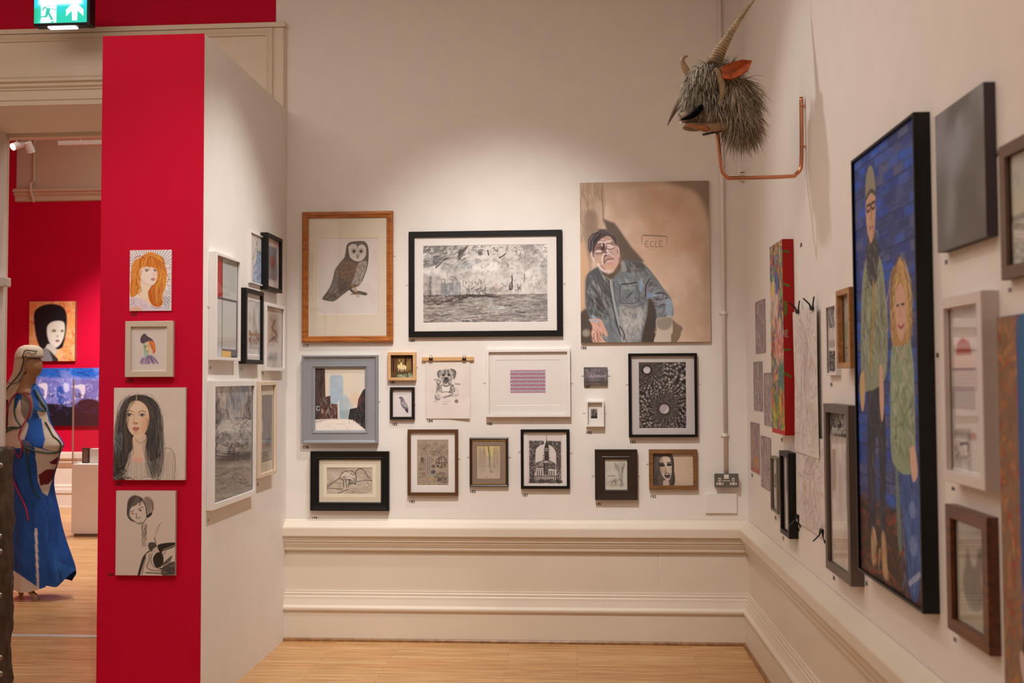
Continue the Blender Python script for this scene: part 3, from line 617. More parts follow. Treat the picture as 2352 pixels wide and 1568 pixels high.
    P.l([(660, 1080), (665, 980), (700, 920)], 10, '2e2a2a', .8); P.p([(440, 790), (470, 760), (500, 840), (455, 860)], '9ea09c', .85, soft=3); P.p([(400, 870), (450, 850), (480, 870), (440, 910), (400, 930)], '747880', .8)
    # hand
    P.p([(170, 1270), (260, 1270), (300, 1340), (325, 1405), (310, 1425), (280, 1390), (272, 1440), (285, 1472), (200, 1475), (178, 1400), (190, 1340)], 'd3a592'); P.s([(190, 1290), (260, 1285), (270, 1460), (195, 1460)], 40, 60, 75, 20, 10, ['e2c0b0', 'b8806e', 'c8938a', 'e8ccc0'], .6)
    P.L(5, '6a4038', [205, 1390, 200, 1430, 215, 1470], [235, 1390, 230, 1430, 245, 1470], [258, 1380, 262, 1420], [185, 1330, 176, 1400, 195, 1450]); P.l([(170, 1275), (240, 1290)], 24, 'a8b0ba', .8); P.l([(190, 1240), (215, 1260)], 20, '9ab4cc', .8)
    # head, from a closer look
    P.z = (1330, 520, 11.2)
    P.p([(250, 600), (245, 430), (310, 260), (430, 140), (600, 85), (740, 130), (860, 190), (950, 290), (970, 430), (1000, 520), (960, 600), (800, 350), (600, 300), (470, 430), (420, 560), (400, 760), (330, 700)], '4c4142')
    P.fl([[280, 560, 300, 320, 440, 180], [340, 620, 360, 360, 520, 200], [520, 110, 700, 130, 860, 240]], 14, 30, 12, ['2c2626', '6a5c5c', '84787a', '3c3232'], .7, 12)
    P.p([(300, 640), (360, 620), (420, 760), (440, 900), (380, 870), (320, 780)], 'c29f94', .95); P.l([(330, 680), (350, 790), (400, 860)], 14, 'e4d2c8', .9); P.l([(350, 640), (370, 760)], 10, '5a4644', .8)
    P.p([(400, 600), (430, 500), (520, 380), (620, 280), (760, 235), (880, 330), (940, 450), (1035, 540), (1062, 820), (1030, 960), (910, 1150), (770, 1212), (660, 1172), (510, 1000), (430, 800)], 'c6a298')
    P.p([(960, 560), (1030, 540), (1045, 660), (1000, 720), (960, 660)], 'd6bab0', .9); P.l([(985, 590), (1000, 690)], 9, '7a5a58', .8)
    P.p([(410, 480), (560, 440), (650, 500), (660, 640), (600, 690), (480, 680), (405, 640)], '6f5552', .9, soft=18); P.p([(720, 430), (880, 380), (930, 480), (880, 500), (740, 470)], '80605c', .9, soft=12)
    P.p([(575, 290), (640, 270), (660, 360), (600, 380)], '8a6660', .7, soft=12); P.s([(560, 300), (830, 260), (850, 420), (620, 440)], 50, 110, -6, 14, 16, ['e2cac0', 'a8827a', 'd0aea4', '8c6660'], .65)
    P.l([(500, 400), (600, 385), (680, 400), (820, 350)], 14, 'ead8ce', .8); P.l([(520, 430), (640, 420)], 9, '4a3836', .7); P.l([(590, 430), (610, 500)], 12, 'e6d4ca', .8); P.l([(640, 440), (645, 520)], 14, '3a2a2a', .9)
    P.e(622, 560, 44, 62, '2a1c1d', .9, .3, 8); P.p([(640, 560), (740, 600), (740, 690), (640, 690)], '6a4e4c', .8, soft=14)
    P.e(515, 630, 86, 40, 'd8bcb0', .95, -.05, 6); P.l([(430, 650), (510, 612), (590, 640)], 10, 'f0e2da', .8); P.l([(440, 670), (520, 690), (600, 650)], 9, '6a4a48', .9)
    P.e(815, 520, 96, 52, 'cfb0a6', .95, .06, 8); P.l([(720, 500), (790, 470), (890, 520)], 12, 'f0e0d8', .85); P.l([(740, 560), (820, 570), (890, 550)], 10, '6e4e4e', .9); P.l([(740, 540), (850, 545)], 10, 'f2e6e0', .8); P.l([(705, 560), (720, 500)], 9, '5a3e3e', .8)
    P.l([(735, 610), (800, 690), (880, 760)], 18, 'efe0d8', .95); P.l([(760, 640), (880, 720)], 12, 'a48480', .6); P.l([(650, 700), (690, 730), (740, 690)], 16, 'f2e6e0', .85); P.l([(655, 730), (690, 750), (710, 715)], 10, '2e2020', .9)
    P.p([(740, 720), (860, 740), (900, 800), (720, 790)], 'a88882', .8, soft=10); P.e(540, 830, 66, 150, 'c8a68c', .9, .08, 14); P.l([(630, 720), (600, 820), (620, 930)], 18, 'e6d2c8', .8); P.l([(660, 770), (645, 900), (660, 940)], 10, '7a5652', .8)
    P.l([(655, 910), (720, 850), (800, 832), (890, 832)], 14, '70504c', .95); P.p([(680, 890), (780, 850), (890, 850), (900, 910), (720, 915)], 'dcc0b8', .9, soft=6); P.e(815, 950, 72, 40, 'cf8c84', .85, 0, 8)
    P.e(800, 1060, 130, 70, 'd4b08e', .8, 0, 16); P.e(770, 1150, 110, 50, 'dfc8c0', .9, 0, 12); P.l([(500, 960), (560, 1060), (670, 1160)], 22, 'e8d2ca', .9); P.l([(560, 1000), (650, 1090)], 10, '8a6458', .7)
    P.p([(950, 700), (1060, 760), (1030, 960), (940, 1080), (900, 900)], 'd9b0a4', .7, soft=16); P.l([(1055, 800), (1030, 960), (920, 1140)], 10, '6a4a44', .8)
    P.p([(590, 1170), (680, 1180), (770, 1222), (920, 1150), (1060, 960), (1075, 1060), (950, 1230), (830, 1330), (760, 1330)], '5c463a', .95, soft=8); P.p([(740, 1250), (930, 1180), (900, 1320), (800, 1340)], '55503e', .8, soft=8)
    P.z = z                                                   # scratched panel on the painted wall
    P.l([(632, 610), (636, 550), (660, 540), (840, 552), (852, 565), (850, 620)], 5, '8d7462', .9); P.l([(650, 535), (840, 548)], 7, '6a5444', .7); P.l([(640, 640), (690, 685), (840, 685)], 4, 'e0c6b2', .6)
    P.L(5, '7d6655', [690, 590, 665, 592, 665, 635, 690, 638], [665, 612, 685, 612], [735, 592, 712, 598, 708, 630, 735, 640], [755, 592, 752, 640, 780, 638], [812, 590, 790, 592, 790, 636, 815, 640]); return P
def pic_street():
    z = (670, 790, 3.734); P = Pic((725, 846, 836.5, 985.5), z, 'd9cfc1', 1.25, 9); P.n(3, 4, 'e2d4bc', .6); P.p([(500, 430), (560, 400), (560, 500), (500, 520)], 'dcb890', .5, soft=14)
    P.p([(325, 285), (340, 268), (420, 268), (434, 285), (440, 640), (322, 640)], 'a3b7c6', .95, 0, 2); P.p([(432, 470), (455, 425), (470, 455), (490, 470), (492, 640), (430, 640)], 'aebbc5', .9, 0, 3); P.n(6, 14, 'b9c8d2', .4, .5, .7, 2, [(325, 285), (434, 285), (440, 640), (322, 640)])
    P.r(410, 560, 480, 640, '8fa3a4', .7, 6); P.r(490, 500, 515, 560, 'b9c2c8', .8, 2)
    P.p([(200, 205), (283, 212), (288, 450), (330, 440), (332, 505), (400, 515), (402, 640), (200, 640)], '4b3b38', 1, 0, 1); P.s([(205, 215), (283, 215), (286, 640), (205, 640)], 70, 50, 88, 6, 9, ['3a2c2a', '5c4744', '2c2322', '6a504a'], .7)
    P.s([(250, 445), (328, 442), (334, 506), (398, 516), (400, 638), (250, 638)], 110, 26, 90, 6, 6, ['8a4a44', '6a3a36', 'c0a898', '3a2c2c', '9a8a84'], .8); P.r(215, 525, 243, 565, 'aab0b8', .9); P.r(222, 535, 240, 555, '2a2828'); P.l([(285, 215), (290, 440)], 4, 'a58a70', .7)
    P.L(6, 'e6ded4', [400, 480, 402, 640], [393, 500, 395, 630]); P.p([(625, 375), (600, 395), (562, 470), (552, 540), (492, 552), (478, 640), (520, 640), (625, 728)], '2d2b2c', 1, 0)
    P.s([(620, 400), (562, 480), (552, 550), (500, 560), (490, 640), (615, 720)], 90, 36, 90, 10, 7, ['1e1c1c', '4a4446', '5a3834', '3a4048'], .8); P.p([(600, 402), (564, 472), (558, 530), (575, 520)], '7a3c34', .7, 0, 3)
    P.p([(200, 640), (350, 632), (480, 636), (540, 660), (625, 735), (200, 735)], 'e8ddd3', 1, 0, 2); P.L(3, '8a7e76', [205, 665, 300, 645], [210, 655, 270, 645]); P.s((205, 650, 560, 730), 40, 70, 2, 5, 8, ['d9cdc2', 'f2e9e0'], .6); P.L(3, 'a89c92', [470, 700, 475, 725], [485, 640, 488, 670]); return P
def pic_stag():
    z = (880, 790, 7.465); P = Pic((897.5, 815, 947.5, 865.5), z, '3b2517', 2.2, 11); P.n(5, 5, '54361f', .8); P.p([(230, 240), (400, 230), (470, 300), (470, 440), (330, 470), (220, 440)], '8a6a34', .7, soft=24)
    for a in range(-40, 60, 12): P.l([(330, 370), (330+170*math.cos(R(a)), 370+170*math.sin(R(a)))], 11, 'b08d4c', .7, 0)
    P.L(22, '2a180e', [160, 200, 165, 560], [375, 190, 372, 350], [480, 190, 485, 560]); P.L(12, '6a4a30', [150, 220, 155, 540], [195, 200, 190, 500]); P.s((135, 190, 500, 240), 40, 40, 20, 40, 10, ['2a180e', '5c3c22', '4a2c18'], .8)
    P.p([(245, 350), (290, 345), (370, 365), (385, 405), (340, 425), (260, 415), (240, 390)], 'e2cf98'); P.L(11, 'e8dcc0', [262, 400, 255, 450], [295, 410, 300, 460], [320, 410, 335, 455], [365, 400, 372, 440]); P.e(300, 335, 20, 24, 'e2cf98'); P.L(7, 'd8c28c', [295, 320, 270, 280, 280, 255], [305, 320, 330, 285, 325, 250], [275, 290, 255, 270])
    P.p([(150, 470), (330, 480), (490, 440), (500, 565), (140, 565)], '5c4a26', .8, soft=10); P.p([(235, 555), (270, 515), (400, 500), (480, 490), (480, 560)], '8f9c80', .9, soft=5); P.s((240, 500, 480, 560), 40, 24, 0, 50, 9, ['cfd2ba', '5a6a50', '3a3a2a'], .8); P.l([(400, 480), (415, 560)], 12, '22301f', .8); return P
def pic_pigeon():
    z = (880, 790, 7.465); P = Pic((902.5, 897, 944.5, 957), z, 'e4dcdc', 2.2, 12); P.l([(235, 865), (400, 865)], 5, 'a89c9a', .7)
    b = [(268, 930), (290, 913), (322, 925), (345, 955), (372, 1005), (405, 1060), (415, 1110), (412, 1160), (395, 1172), (365, 1130), (330, 1095), (302, 1060), (290, 1010), (296, 960)]
    P.p(b, '9a909c'); P.p([(268, 930), (290, 913), (322, 925), (345, 960), (330, 990), (298, 1000), (294, 960)], '655c6c', .95, soft=4); P.p([(310, 1000), (360, 1000), (400, 1060), (408, 1100), (350, 1080)], 'c4bcc2', .8, soft=6)
    P.s(b, 60, 40, 55, 12, 5, ['6a606c', 'c8c0c8', '7e747e'], .6); P.L(8, '4a424c', [310, 1050, 350, 1085, 400, 1090], [330, 1080, 370, 1110]); P.p([(365, 1120), (412, 1110), (416, 1170), (392, 1175)], '3a323a', .95); P.l([(300, 1115), (335, 1100)], 4, '8a6a70', .7); P.l(b[:8], 4, '5a525a', .7); return P
def pic_dog():
    z = (880, 790, 7.465); P = Pic((977.5, 830, 1079, 961), z, 'e3d9d0', 1.6, 13); P.n(3, 3, 'dad0c8', .5); D1 = ['6a6562', '4a4644', '8d8784', '3a3634']
    hd = [(985, 470), (1010, 448), (1080, 445), (1140, 445), (1185, 470), (1200, 540), (1180, 620), (1160, 690), (1090, 710), (1020, 690), (985, 600), (970, 540)]
    P.p(hd, 'bdb5af', .8, soft=8); P.s(hd, 260, 26, 85, 45, 5, D1+['d8d0ca'], .7); P.p([(985, 450), (950, 455), (925, 500), (930, 550), (958, 590), (975, 540), (990, 490)], '8a8480', .9); P.p([(1150, 435), (1200, 440), (1245, 480), (1240, 560), (1212, 610), (1195, 540), (1185, 480)], '7e7874', .9)
    P.fl([[985, 455, 930, 500, 958, 585], [1150, 438, 1240, 480, 1215, 605], [1060, 450, 1050, 540], [1110, 450, 1120, 540]], 12, 9, 5, D1, .8)
    P.e(1030, 535, 24, 18, '2c2826', .95, 0, 4); P.e(1130, 535, 24, 18, '2c2826', .95, 0, 4); P.p([(1040, 585), (1080, 570), (1120, 585), (1130, 640), (1090, 665), (1040, 650)], '55504d', .9, soft=5); P.e(1080, 598, 22, 14, '24201e'); P.l([(1020, 650), (1075, 680), (1080, 650), (1140, 680)], 7, '3a3634')
    P.e(1090, 780, 70, 80, 'e8dfd7', .9, 0, 8); P.s([(905, 620), (985, 610), (1010, 820), (900, 840)], 130, 34, 70, 30, 6, D1+['9a8a84'], .75); P.s([(1160, 690), (1225, 700), (1235, 820), (1120, 850)], 90, 34, 75, 25, 6, D1, .75); P.fl([[1010, 700, 1080, 730, 1170, 690]], 14, 8, 5, D1, .8)
    P.s([(880, 860), (980, 850), (980, 960), (880, 970)], 50, 30, 40, 40, 5, D1, .6); P.fl([[990, 830, 1080, 820, 1200, 840, 1120, 890, 1040, 930], [1000, 920, 1100, 900, 1290, 885], [870, 620, 960, 610], [1230, 690, 1320, 700], [880, 900, 930, 965, 975, 930]], 6, 6, 5, D1, .8)
    P.s((1230, 740, 1290, 880), 30, 40, 85, 15, 4, ['9a948f', 'b4aea8'], .6); P.e(1256, 983, 33, 31, '8a6a60'); P.e(1256, 983, 22, 20, 'a07c70', .8); P.r(1232, 915, 1262, 940, 'd8a8a0', .5, 3); P.fl([[850, 1000, 880, 980, 930, 1000], [1005, 1000, 1080, 985, 1165, 975], [1005, 1030, 1095, 1028]], 2, 3, 4, ['4a4644', '6a6460'], .7, 5, 40); return P
def pic_op():
    z = (1090, 780, 6.918); P = Pic((1140, 827, 1284, 930), z, 'e8e2de', 1.7, 14); P.l([(600, 312), (1050, 312)], 4, 'b8b0aa', .6); P.l([(600, 328), (1050, 328)], 5, 'f4f0ec', .7)
    ix = np.linalg.inv(P.h); q = np.stack([P.xx, P.yy, np.ones_like(P.xx)], -1) @ ix.T; X = (q[..., 0]/q[..., 2]-z[0])*z[2]; Y = (q[..., 1]/q[..., 2]-z[1])*z[2]
    v = (Y-484)/59.5; tri = np.abs((v % 2)-1); sh = tri*.5; f = ((X-570)/25.2+sh) % 1; near = np.abs((v % 1)-.5)*2       # 1 at the row turns
    ins = (X > 570) & (X < 1127) & (Y > 484) & (Y < 842); blk = np.clip((.21-np.abs(f-.3)*(.85+.3*near))*12+.3, 0, 1)*ins; f2 = (f+.5) % 1
    mg = np.clip((.3-np.abs(f2-.3))*10, 0, 1)*np.clip((near-.45)*2.4, 0, 1)*ins
    P.blend(ins*1., 'ece4ea'); P.blend(mg, 'c02a70'); P.blend(blk*(1-.35*near), '1c1420'); return P
def pic_blot():
    z = (1090, 780, 6.918); P = Pic((1341, 843, 1395, 885), z, '6d6468', 2, 15); P.n(4, 3, '4e484a', .7); P.n(6, 5, '8c8488', .5); P.s((1760, 470, 2100, 600), 70, 40, 80, 40, 6, ['8e868a', '4a4446', '5a5256', 'c2bcc0'], .6)
    P.s((1800, 560, 2080, 600), 60, 26, -30, 50, 6, ['d4d0d4', '9c94a8', 'b8b0b8'], .8); P.r(1920, 600, 2010, 650, '62707a', .7, 8); P.r(1840, 600, 1900, 650, '7a6480', .5, 8); P.r(1735, 655, 2115, 735, '5c5048', .6, 10); P.l([(1745, 675), (2110, 672)], 8, '3a302c', .7); return P
def pic_pines():
    z = (1090, 780, 6.918); P = Pic((1357, 939, 1372, 961), z, 'cfcac4', 5, 16); P.g('d8d4ce', '1a1716', 0, 1100, 0, 1250, 1); P.s((1850, 1100, 1950, 1250), 60, 120, 90, 3, 6, ['2a2624', '171413', 'b8b2ac', '4a4542'], .8); P.r(1850, 1215, 1950, 1250, '12100f', .9, 6); return P
def pic_dots():
    z = (1320, 790, 3.919); P = Pic((1468, 832, 1576, 983), z, '231e1d', 1.7, 17); c1, c2 = (652, 232), (805, 585)
    for ring in range(1, 17):
        for (cx, cy, r0, k) in ((*c2, 46, 1.), (*c1, 36, 1.)):
            rr = r0+7+ring*(8+ring*.9); n = int(6.28*rr/(11+ring*1.9))
            for j in range(n):
                t = 6.283*j/n+ring*.21+P.rng.normal()*.035; rr_ = rr+P.rng.normal()*2.2; x, y = cx+rr_*math.cos(t), cy+rr_*math.sin(t)
                if not (582 < x < 1003 and 167 < y < 757): continue
                d1 = math.hypot(x-c1[0], y-c1[1])*1.25; d2 = math.hypot(x-c2[0], y-c2[1])
                if (d1 < d2) != (cy == c1[1]): continue
                s_ = 2.6+ring*.55; P.e(x, y, s_*1.6 if ring > 6 else s_*2.2, s_*(1.2 if ring > 6 else .62), ['b8b1ad', '9e9794', '8a8380', 'cdc6c2'][int(P.rng.integers(4))], .85, t+.55, 2.6 if ring > 4 else 1.2)
    for c, r in ((c1, 32), (c2, 43)): P.e(*c, r+5, r+5, '231e1d'); P.e(*c, r, r, 'cfc8cc')
    P.n(6, 8, '4a3c3c', .25, .5, .7, 2); return P
def pic_bear():
    z = (670, 790, 3.734); P = Pic((750.5, 1073.5, 855.5, 1134), z, 'c5b7a6', 1.8, 18); P.n(6, 4, 'b3a392', .7, .42, .62); P.n(8, 5, 'd6cabb', .6, .5, .7); P.r(300, 1058, 470, 1090, '9c8c7c', .5, 8)
    P.p([(415, 1140), (430, 1110), (470, 1090), (520, 1092), (545, 1120), (555, 1160), (545, 1200), (525, 1195), (505, 1165), (470, 1160), (430, 1165)], 'd9cfc0', .9); P.p([(425, 1150), (460, 1160), (465, 1235), (440, 1235)], 'cfc4b4', .9)
    P.L(5, '2e2822', [412, 1150, 430, 1110, 470, 1088, 520, 1092, 548, 1125, 555, 1160, 545, 1200], [412, 1150, 440, 1165, 500, 1160, 525, 1195, 545, 1200], [440, 1165, 448, 1235], [462, 1165, 470, 1230], [500, 1165, 485, 1225], [520, 1190, 500, 1200, 495, 1165], [300, 1222, 360, 1185, 415, 1145], [545, 1120, 560, 1080, 590, 1068, 625, 1090, 660, 1150], [400, 1280, 480, 1245], [560, 1180, 620, 1168, 690, 1170], [300, 1235, 380, 1240, 440, 1245])
    P.s((430, 1090, 550, 1200), 50, 22, 40, 40, 4, ['3a332c', '6a6055', '574d44'], .6); P.s((300, 1180, 690, 1285), 60, 40, -15, 20, 4, ['8a7c6c', '5a5046', 'a09080'], .5); P.s((620, 1090, 690, 1200), 20, 20, 60, 30, 4, ['5a5046', '8a7c6c'], .7); return P
def pic_map():
    z = (910, 960, 5.6); P = Pic((958, 1010, 1030, 1114.5), z, 'aa9a88', 2.2, 19); P.n(4, 5, '9c8b79', .5); Lk = '4a3d33'; rg = P.rng
    for _ in range(26):
        x, y = rg.uniform(300, 650), rg.uniform(330, 830); r = rg.uniform(12, 30)
        if 370 < x < 450 and 480 < y < 720: continue
        t = np.linspace(0, 6.6, 14); k = int(rg.integers(3))
        P.l(np.c_[x+r*np.cos(t)*(1 if k else 1.4), y+r*np.sin(t)*(.8 if k else .4)], 4, Lk, .8); P.l([(x-r, y), (x+r*.6, y-r*.4)], 3.5, Lk, .7, 0)
    P.s((290, 320, 660, 480), 70, 34, 20, 60, 4, [Lk, '6a5a4c'], .75); P.s((290, 690, 660, 840), 80, 30, 5, 50, 4, [Lk, '3a2e28', '6a5a4c'], .75)
    P.e(583, 570, 74, 74, Lk); P.e(583, 570, 66, 66, 'a59583'); P.L(6, Lk, [583, 500, 583, 640], [512, 570, 655, 570]); P.s((530, 515, 640, 630), 40, 24, 45, 50, 9, ['4a3d33', '33281f', 'c8b8a4'], .8)
    for x in (388, 412, 436): P.r(x-9, 490 if x < 430 else 480, x+9, 712, 'c2b6a8'); P.L(4, Lk, [x-9, 490, x-9, 712], [x+9, 490, x+9, 712]); P.l([(x, 500), (x, 700)], 3, '7a6c74', .8)
    P.L(5, Lk, [305, 540, 340, 540], [300, 590, 330, 605, 370, 590], [300, 620, 330, 635, 370, 620], [300, 650, 330, 665, 370, 650], [520, 400, 575, 480], [575, 400, 520, 480], [460, 430, 510, 430], [460, 460, 510, 460]); P.s((320, 510, 360, 580), 26, 30, 90, 40, 6, ['3a2c24', '5a4a3c'], .9)
    P.e(480, 690, 26, 24, '4c4c54', .9); P.e(480, 620, 28, 20, Lk, .6); P.l([(478, 590), (478, 650)], 5, Lk); P.r(415, 722, 500, 742, '8fa09c', .7, 3); P.l([(380, 772), (440, 770), (460, 785), (510, 780)], 9, 'b58a4a', .9); P.L(4, Lk, [590, 740, 660, 735, 655, 830, 595, 820, 590, 740]); P.e(627, 782, 14, 14, Lk, .8); P.r(530, 760, 578, 810, '3a2e3a', .7, 4); P.s((530, 760, 578, 810), 16, 20, 45, 60, 5, ['c8b8a4', '2a2020'], .8); return P
def pic_figs():
    z = (910, 960, 5.6); P = Pic((1095.5, 1024, 1148.5, 1098.5), z, 'bfb09c', 2.6, 20); P.g('cdbb7c', 'c0b09c', 0, 360, 0, 560, .9); P.p([(1160, 360), (1270, 360), (1265, 480), (1165, 470)], 'dcca84', .8, soft=8)
    for x, w_ in ((1075, 26), (1100, 30), (1135, 24), (1200, 20), (1262, 24), (1300, 22)): P.l([(x, 380), (x+6, 480), (x-4, 600), (x+4, 690)], w_, 'b5a894', .7); P.L(4, '85786a', [x-w_/2, 400, x-w_/2+4, 520, x-w_/2, 680], [x+w_/2, 420, x+w_/2-2, 560, x+w_/2+2, 690])
    P.l([(1188, 365), (1198, 480), (1212, 630)], 9, '5c6a58', .9); P.l([(1180, 365), (1186, 440)], 7, '6e6a54', .8); P.e(1222, 685, 20, 22, '6a6058', .8, 0, 4); P.s((1060, 600, 1320, 720), 40, 40, 80, 20, 6, ['8d8074', 'd8ccbc', 'a09488'], .6); P.r(1040, 640, 1335, 775, 'c9bba8', .4, 14); P.e(1168, 755, 8, 8, '9a6a58', .8); P.L(4, '8a6258', [1130, 370, 1135, 460], [1275, 370, 1265, 470]); return P
def pic_spire():
    z = (910, 960, 5.6); P = Pic((1211, 999, 1293, 1113), z, 'ddd5d0', 1.9, 21); Q = K+['1e1918']
    P.p([(1712, 290), (1900, 292), (1905, 330), (1830, 350), (1790, 410), (1785, 560), (1775, 830), (1712, 830)], '544c4a', 1, 0, 2); P.p([(1950, 292), (2120, 300), (2118, 830), (2062, 830), (2060, 440), (2020, 370), (1950, 335)], '544c4a', 1, 0, 2)
    P.s([(1712, 290), (1900, 292), (1800, 400), (1780, 830), (1712, 830)], 220, 26, 60, 60, 7, Q+['b8b0ac', '8e8682', 'd8d0cc'], .8); P.s([(1960, 292), (2120, 300), (2118, 830), (2064, 830), (2060, 430)], 220, 26, 110, 60, 7, Q+['b8b0ac', '8e8682', 'd8d0cc'], .8)
    P.L(6, '2a2423', [1785, 560, 1790, 410, 1840, 345, 1905, 330], [2062, 560, 2060, 440, 2015, 365, 1960, 335]); P.p([(1936, 255), (1930, 300), (1905, 385), (1968, 385), (1945, 300)], '332c2c', 1, 0); P.L(5, '332c2c', [1936, 222, 1937, 262]); P.r(1902, 388, 1970, 430, '8a8280'); P.L(4, '2a2423', [1902, 398, 1970, 402], [1902, 425, 1970, 430])
    P.r(1900, 430, 1965, 552, '3c3434'); P.s((1900, 470, 1965, 550), 40, 40, 0, 8, 6, ['1e1918', '544a4a'], .8); P.l([(1905, 440), (1905, 550)], 6, 'c8c0bc', .8)
    P.p([(1790, 580), (1898, 545), (1900, 600), (1898, 650), (1795, 640)], 'b8b0ac', .9, 0); P.p([(1960, 545), (2050, 590), (2050, 650), (1960, 655)], '8f8784', .9, 0); P.L(7, '2a2423', [1785, 582, 1898, 543], [1960, 543, 2052, 590], [1800, 640, 1895, 620], [1955, 640, 2050, 660], [1795, 660, 1893, 665], [1790, 600, 1790, 700])
    P.s((1800, 570, 1895, 640), 50, 34, -15, 10, 5, Q, .7); P.s((1960, 570, 2050, 650), 50, 34, 20, 10, 5, Q, .7); P.r(1893, 550, 1958, 730, '5a5150'); P.s((1893, 550, 1958, 730), 50, 40, 85, 12, 6, Q+['a8a09c'], .7); P.r(1900, 548, 1952, 575, 'c8c0bc', .9)
    for x in (1815, 1840, 1868, 1975, 2000, 2028): P.r(x-7, 675, x+8, 740, '2e2827', .95); P.r(x-2, 680, x+3, 738, 'b0a8a4', .8)
    for x in range(1790, 2060, 26): P.r(x, 750, x+13, 800, '3a3332', .9)
    P.L(8, '241f1e', [1780, 745, 2060, 745], [1720, 815, 1850, 805, 2000, 815, 2118, 800], [1730, 830, 2110, 828]); P.s((1712, 790, 2120, 832), 90, 40, 0, 15, 8, Q, .8); return P
def pic_trees():
    z = (1320, 790, 3.919); P = Pic((1389, 1055, 1440.5, 1125.5), z, 'd3cec2', 2.4, 22); P.n(3, 4, 'c4c0b2', .6); G = ['8d8a80', '6a675f', 'a8a498', '55524b']
    P.fl([[440, 1080, 425, 1150, 415, 1280], [380, 1080, 400, 1150, 410, 1280], [445, 1080, 430, 1130, 400, 1200], [365, 1075, 385, 1140], [290, 1250, 350, 1235, 385, 1220], [295, 1190, 360, 1192], [320, 1280, 345, 1240, 380, 1235]], 6, 4, 3, G, .75, 3); P.s((330, 1220, 440, 1285), 70, 26, 70, 40, 3.5, G, .7); P.s((360, 1070, 450, 1140), 40, 30, 80, 15, 3, G, .6); P.r(275, 1285, 470, 1315, 'dcd7cb', .5, 4); return P
def pic_grimace():
    z = (1320, 790, 3.919); P = Pic((1500, 1044, 1590, 1113.5), z, 'cbb39f', 2, 23); P.n(3, 3, 'c0a894', .5)
    P.p([(703, 1010), (740, 992), (850, 992), (885, 1030), (890, 1120), (885, 1270), (703, 1270)], '5a5049'); P.n(5, 5, '6a5f57', .6, .45, .6, 2, [(703, 1010), (850, 992), (890, 1120), (885, 1270), (703, 1270)])
    P.p([(765, 1060), (790, 1025), (830, 1020), (855, 1040), (868, 1090), (870, 1150), (858, 1205), (835, 1228), (800, 1200), (775, 1150)], 'd0bdae'); P.p([(765, 1060), (785, 1030), (795, 1090), (790, 1160), (775, 1150)], '8d7d70', .6, soft=4)
    P.p([(755, 1090), (800, 1085), (808, 1105), (770, 1108)], '2a2422', .95, soft=2); P.p([(830, 1085), (862, 1080), (866, 1098), (835, 1103)], '2a2422', .95, soft=2); P.l([(750, 1080), (800, 1078)], 7, '2a2422'); P.l([(830, 1076), (864, 1070)], 7, '2a2422')
    P.p([(770, 1110), (800, 1112), (805, 1160), (790, 1180), (776, 1150)], 'b39f90', .8, soft=6); P.p([(812, 1100), (826, 1130), (828, 1150), (806, 1152)], '9c8878', .8, soft=3); P.L(4, '54463e', [805, 1152, 815, 1156, 828, 1151])
    P.p([(806, 1172), (820, 1163), (840, 1162), (856, 1172), (852, 1198), (832, 1207), (812, 1198)], '33282a', .95, soft=1.5); P.p([(812, 1172), (832, 1166), (850, 1172), (848, 1179), (832, 1176), (814, 1179)], 'd8c8bc', .9); P.e(832, 1195, 13, 6, '8a6c62', .8, 0, 2); P.p([(845, 1110), (866, 1110), (866, 1150), (850, 1140)], 'b8a496', .7, soft=4); P.l([(858, 1150), (862, 1190), (840, 1222)], 4, '8a7668', .7)
    P.p([(800, 1225), (840, 1232), (845, 1268), (795, 1268)], 'c2ae9f', .95); P.s((705, 1030, 770, 1265), 60, 60, 85, 10, 5, ['3a322d', '6e635a', '4a413b'], .6); P.p([(870, 1040), (890, 1060), (888, 1268), (862, 1268), (872, 1180)], '453c36', .9); return P
framed('framed_drawing', 'barn owl drawing in a wide orange pine frame', BACK, (693, 485, 902, 786), .028, .041, PINE, pic_owl(), (730, 547, 868, 721), 'bead', .012, mat('ivory_mount_board', 'dccfbc', .85, var=.01), hooks=[(906, 586)])
framed('framed_print', 'large grey waterfront skyline print in a black landscape frame', BACK, (938.5, 529.5, 1292, 773), .024, .037, BLACKF, pic_sea(), (972, 563, 1257.5, 740), 'flat', .008, MW, hooks=[(935, 653), (1296, 650)])
canvas('canvas_picture', 'unframed portrait of a frowning man in a blue-grey jacket', BACK, (1333, 417, 1630, 785.5), .02, pic_man(), 'b8a290')
framed('framed_painting', 'city street with pale blue tower in a wide grey frame', BACK, (692.5, 815.5, 867, 1018.5), .04, .083, GREYF, pic_street(), None, 'wide', .022, glass=False, hooks=[(690, 916), (871, 920)])
framed('framed_picture', 'tiny golden woodland stag scene in a pale pine box frame', BACK, (890.5, 808.5, 955, 873.5), .028, .019, PINE2, pic_stag(), None, 'flat', .014, glass=False, hooks=[(957, 842)])
framed('framed_print', 'small pigeon picture in a dark brown frame', BACK, (895.5, 889, 952, 963.5), .022, .018, BLKBR, pic_pigeon(), None, 'flat', .008, hooks=[(953, 927)])
framed('framed_print', 'pink and black zigzag print in a white landscape frame', BACK, (1116, 801, 1310, 957.5), .036, .019, WHITEF, pic_op(), (1140, 827, 1284, 930), 'flat', .014, MW, hooks=[(1113, 878), (1313, 878)])
canvas('canvas_picture', 'tiny unframed dark grey canvas with pale scribbles', BACK, (1341, 843, 1395, 885), .016, pic_blot(), '5c5450', hooks=[(1338, 861), (1399, 861)])
framed('framed_print', 'smallest white box frame with a black pine forest print', BACK, (1346, 920, 1387.5, 980), .034, .012, WHITEF, pic_pines(), (1357, 939, 1372, 961), 'flat', .02, MW, hooks=[(1341, 947), (1390, 948)])
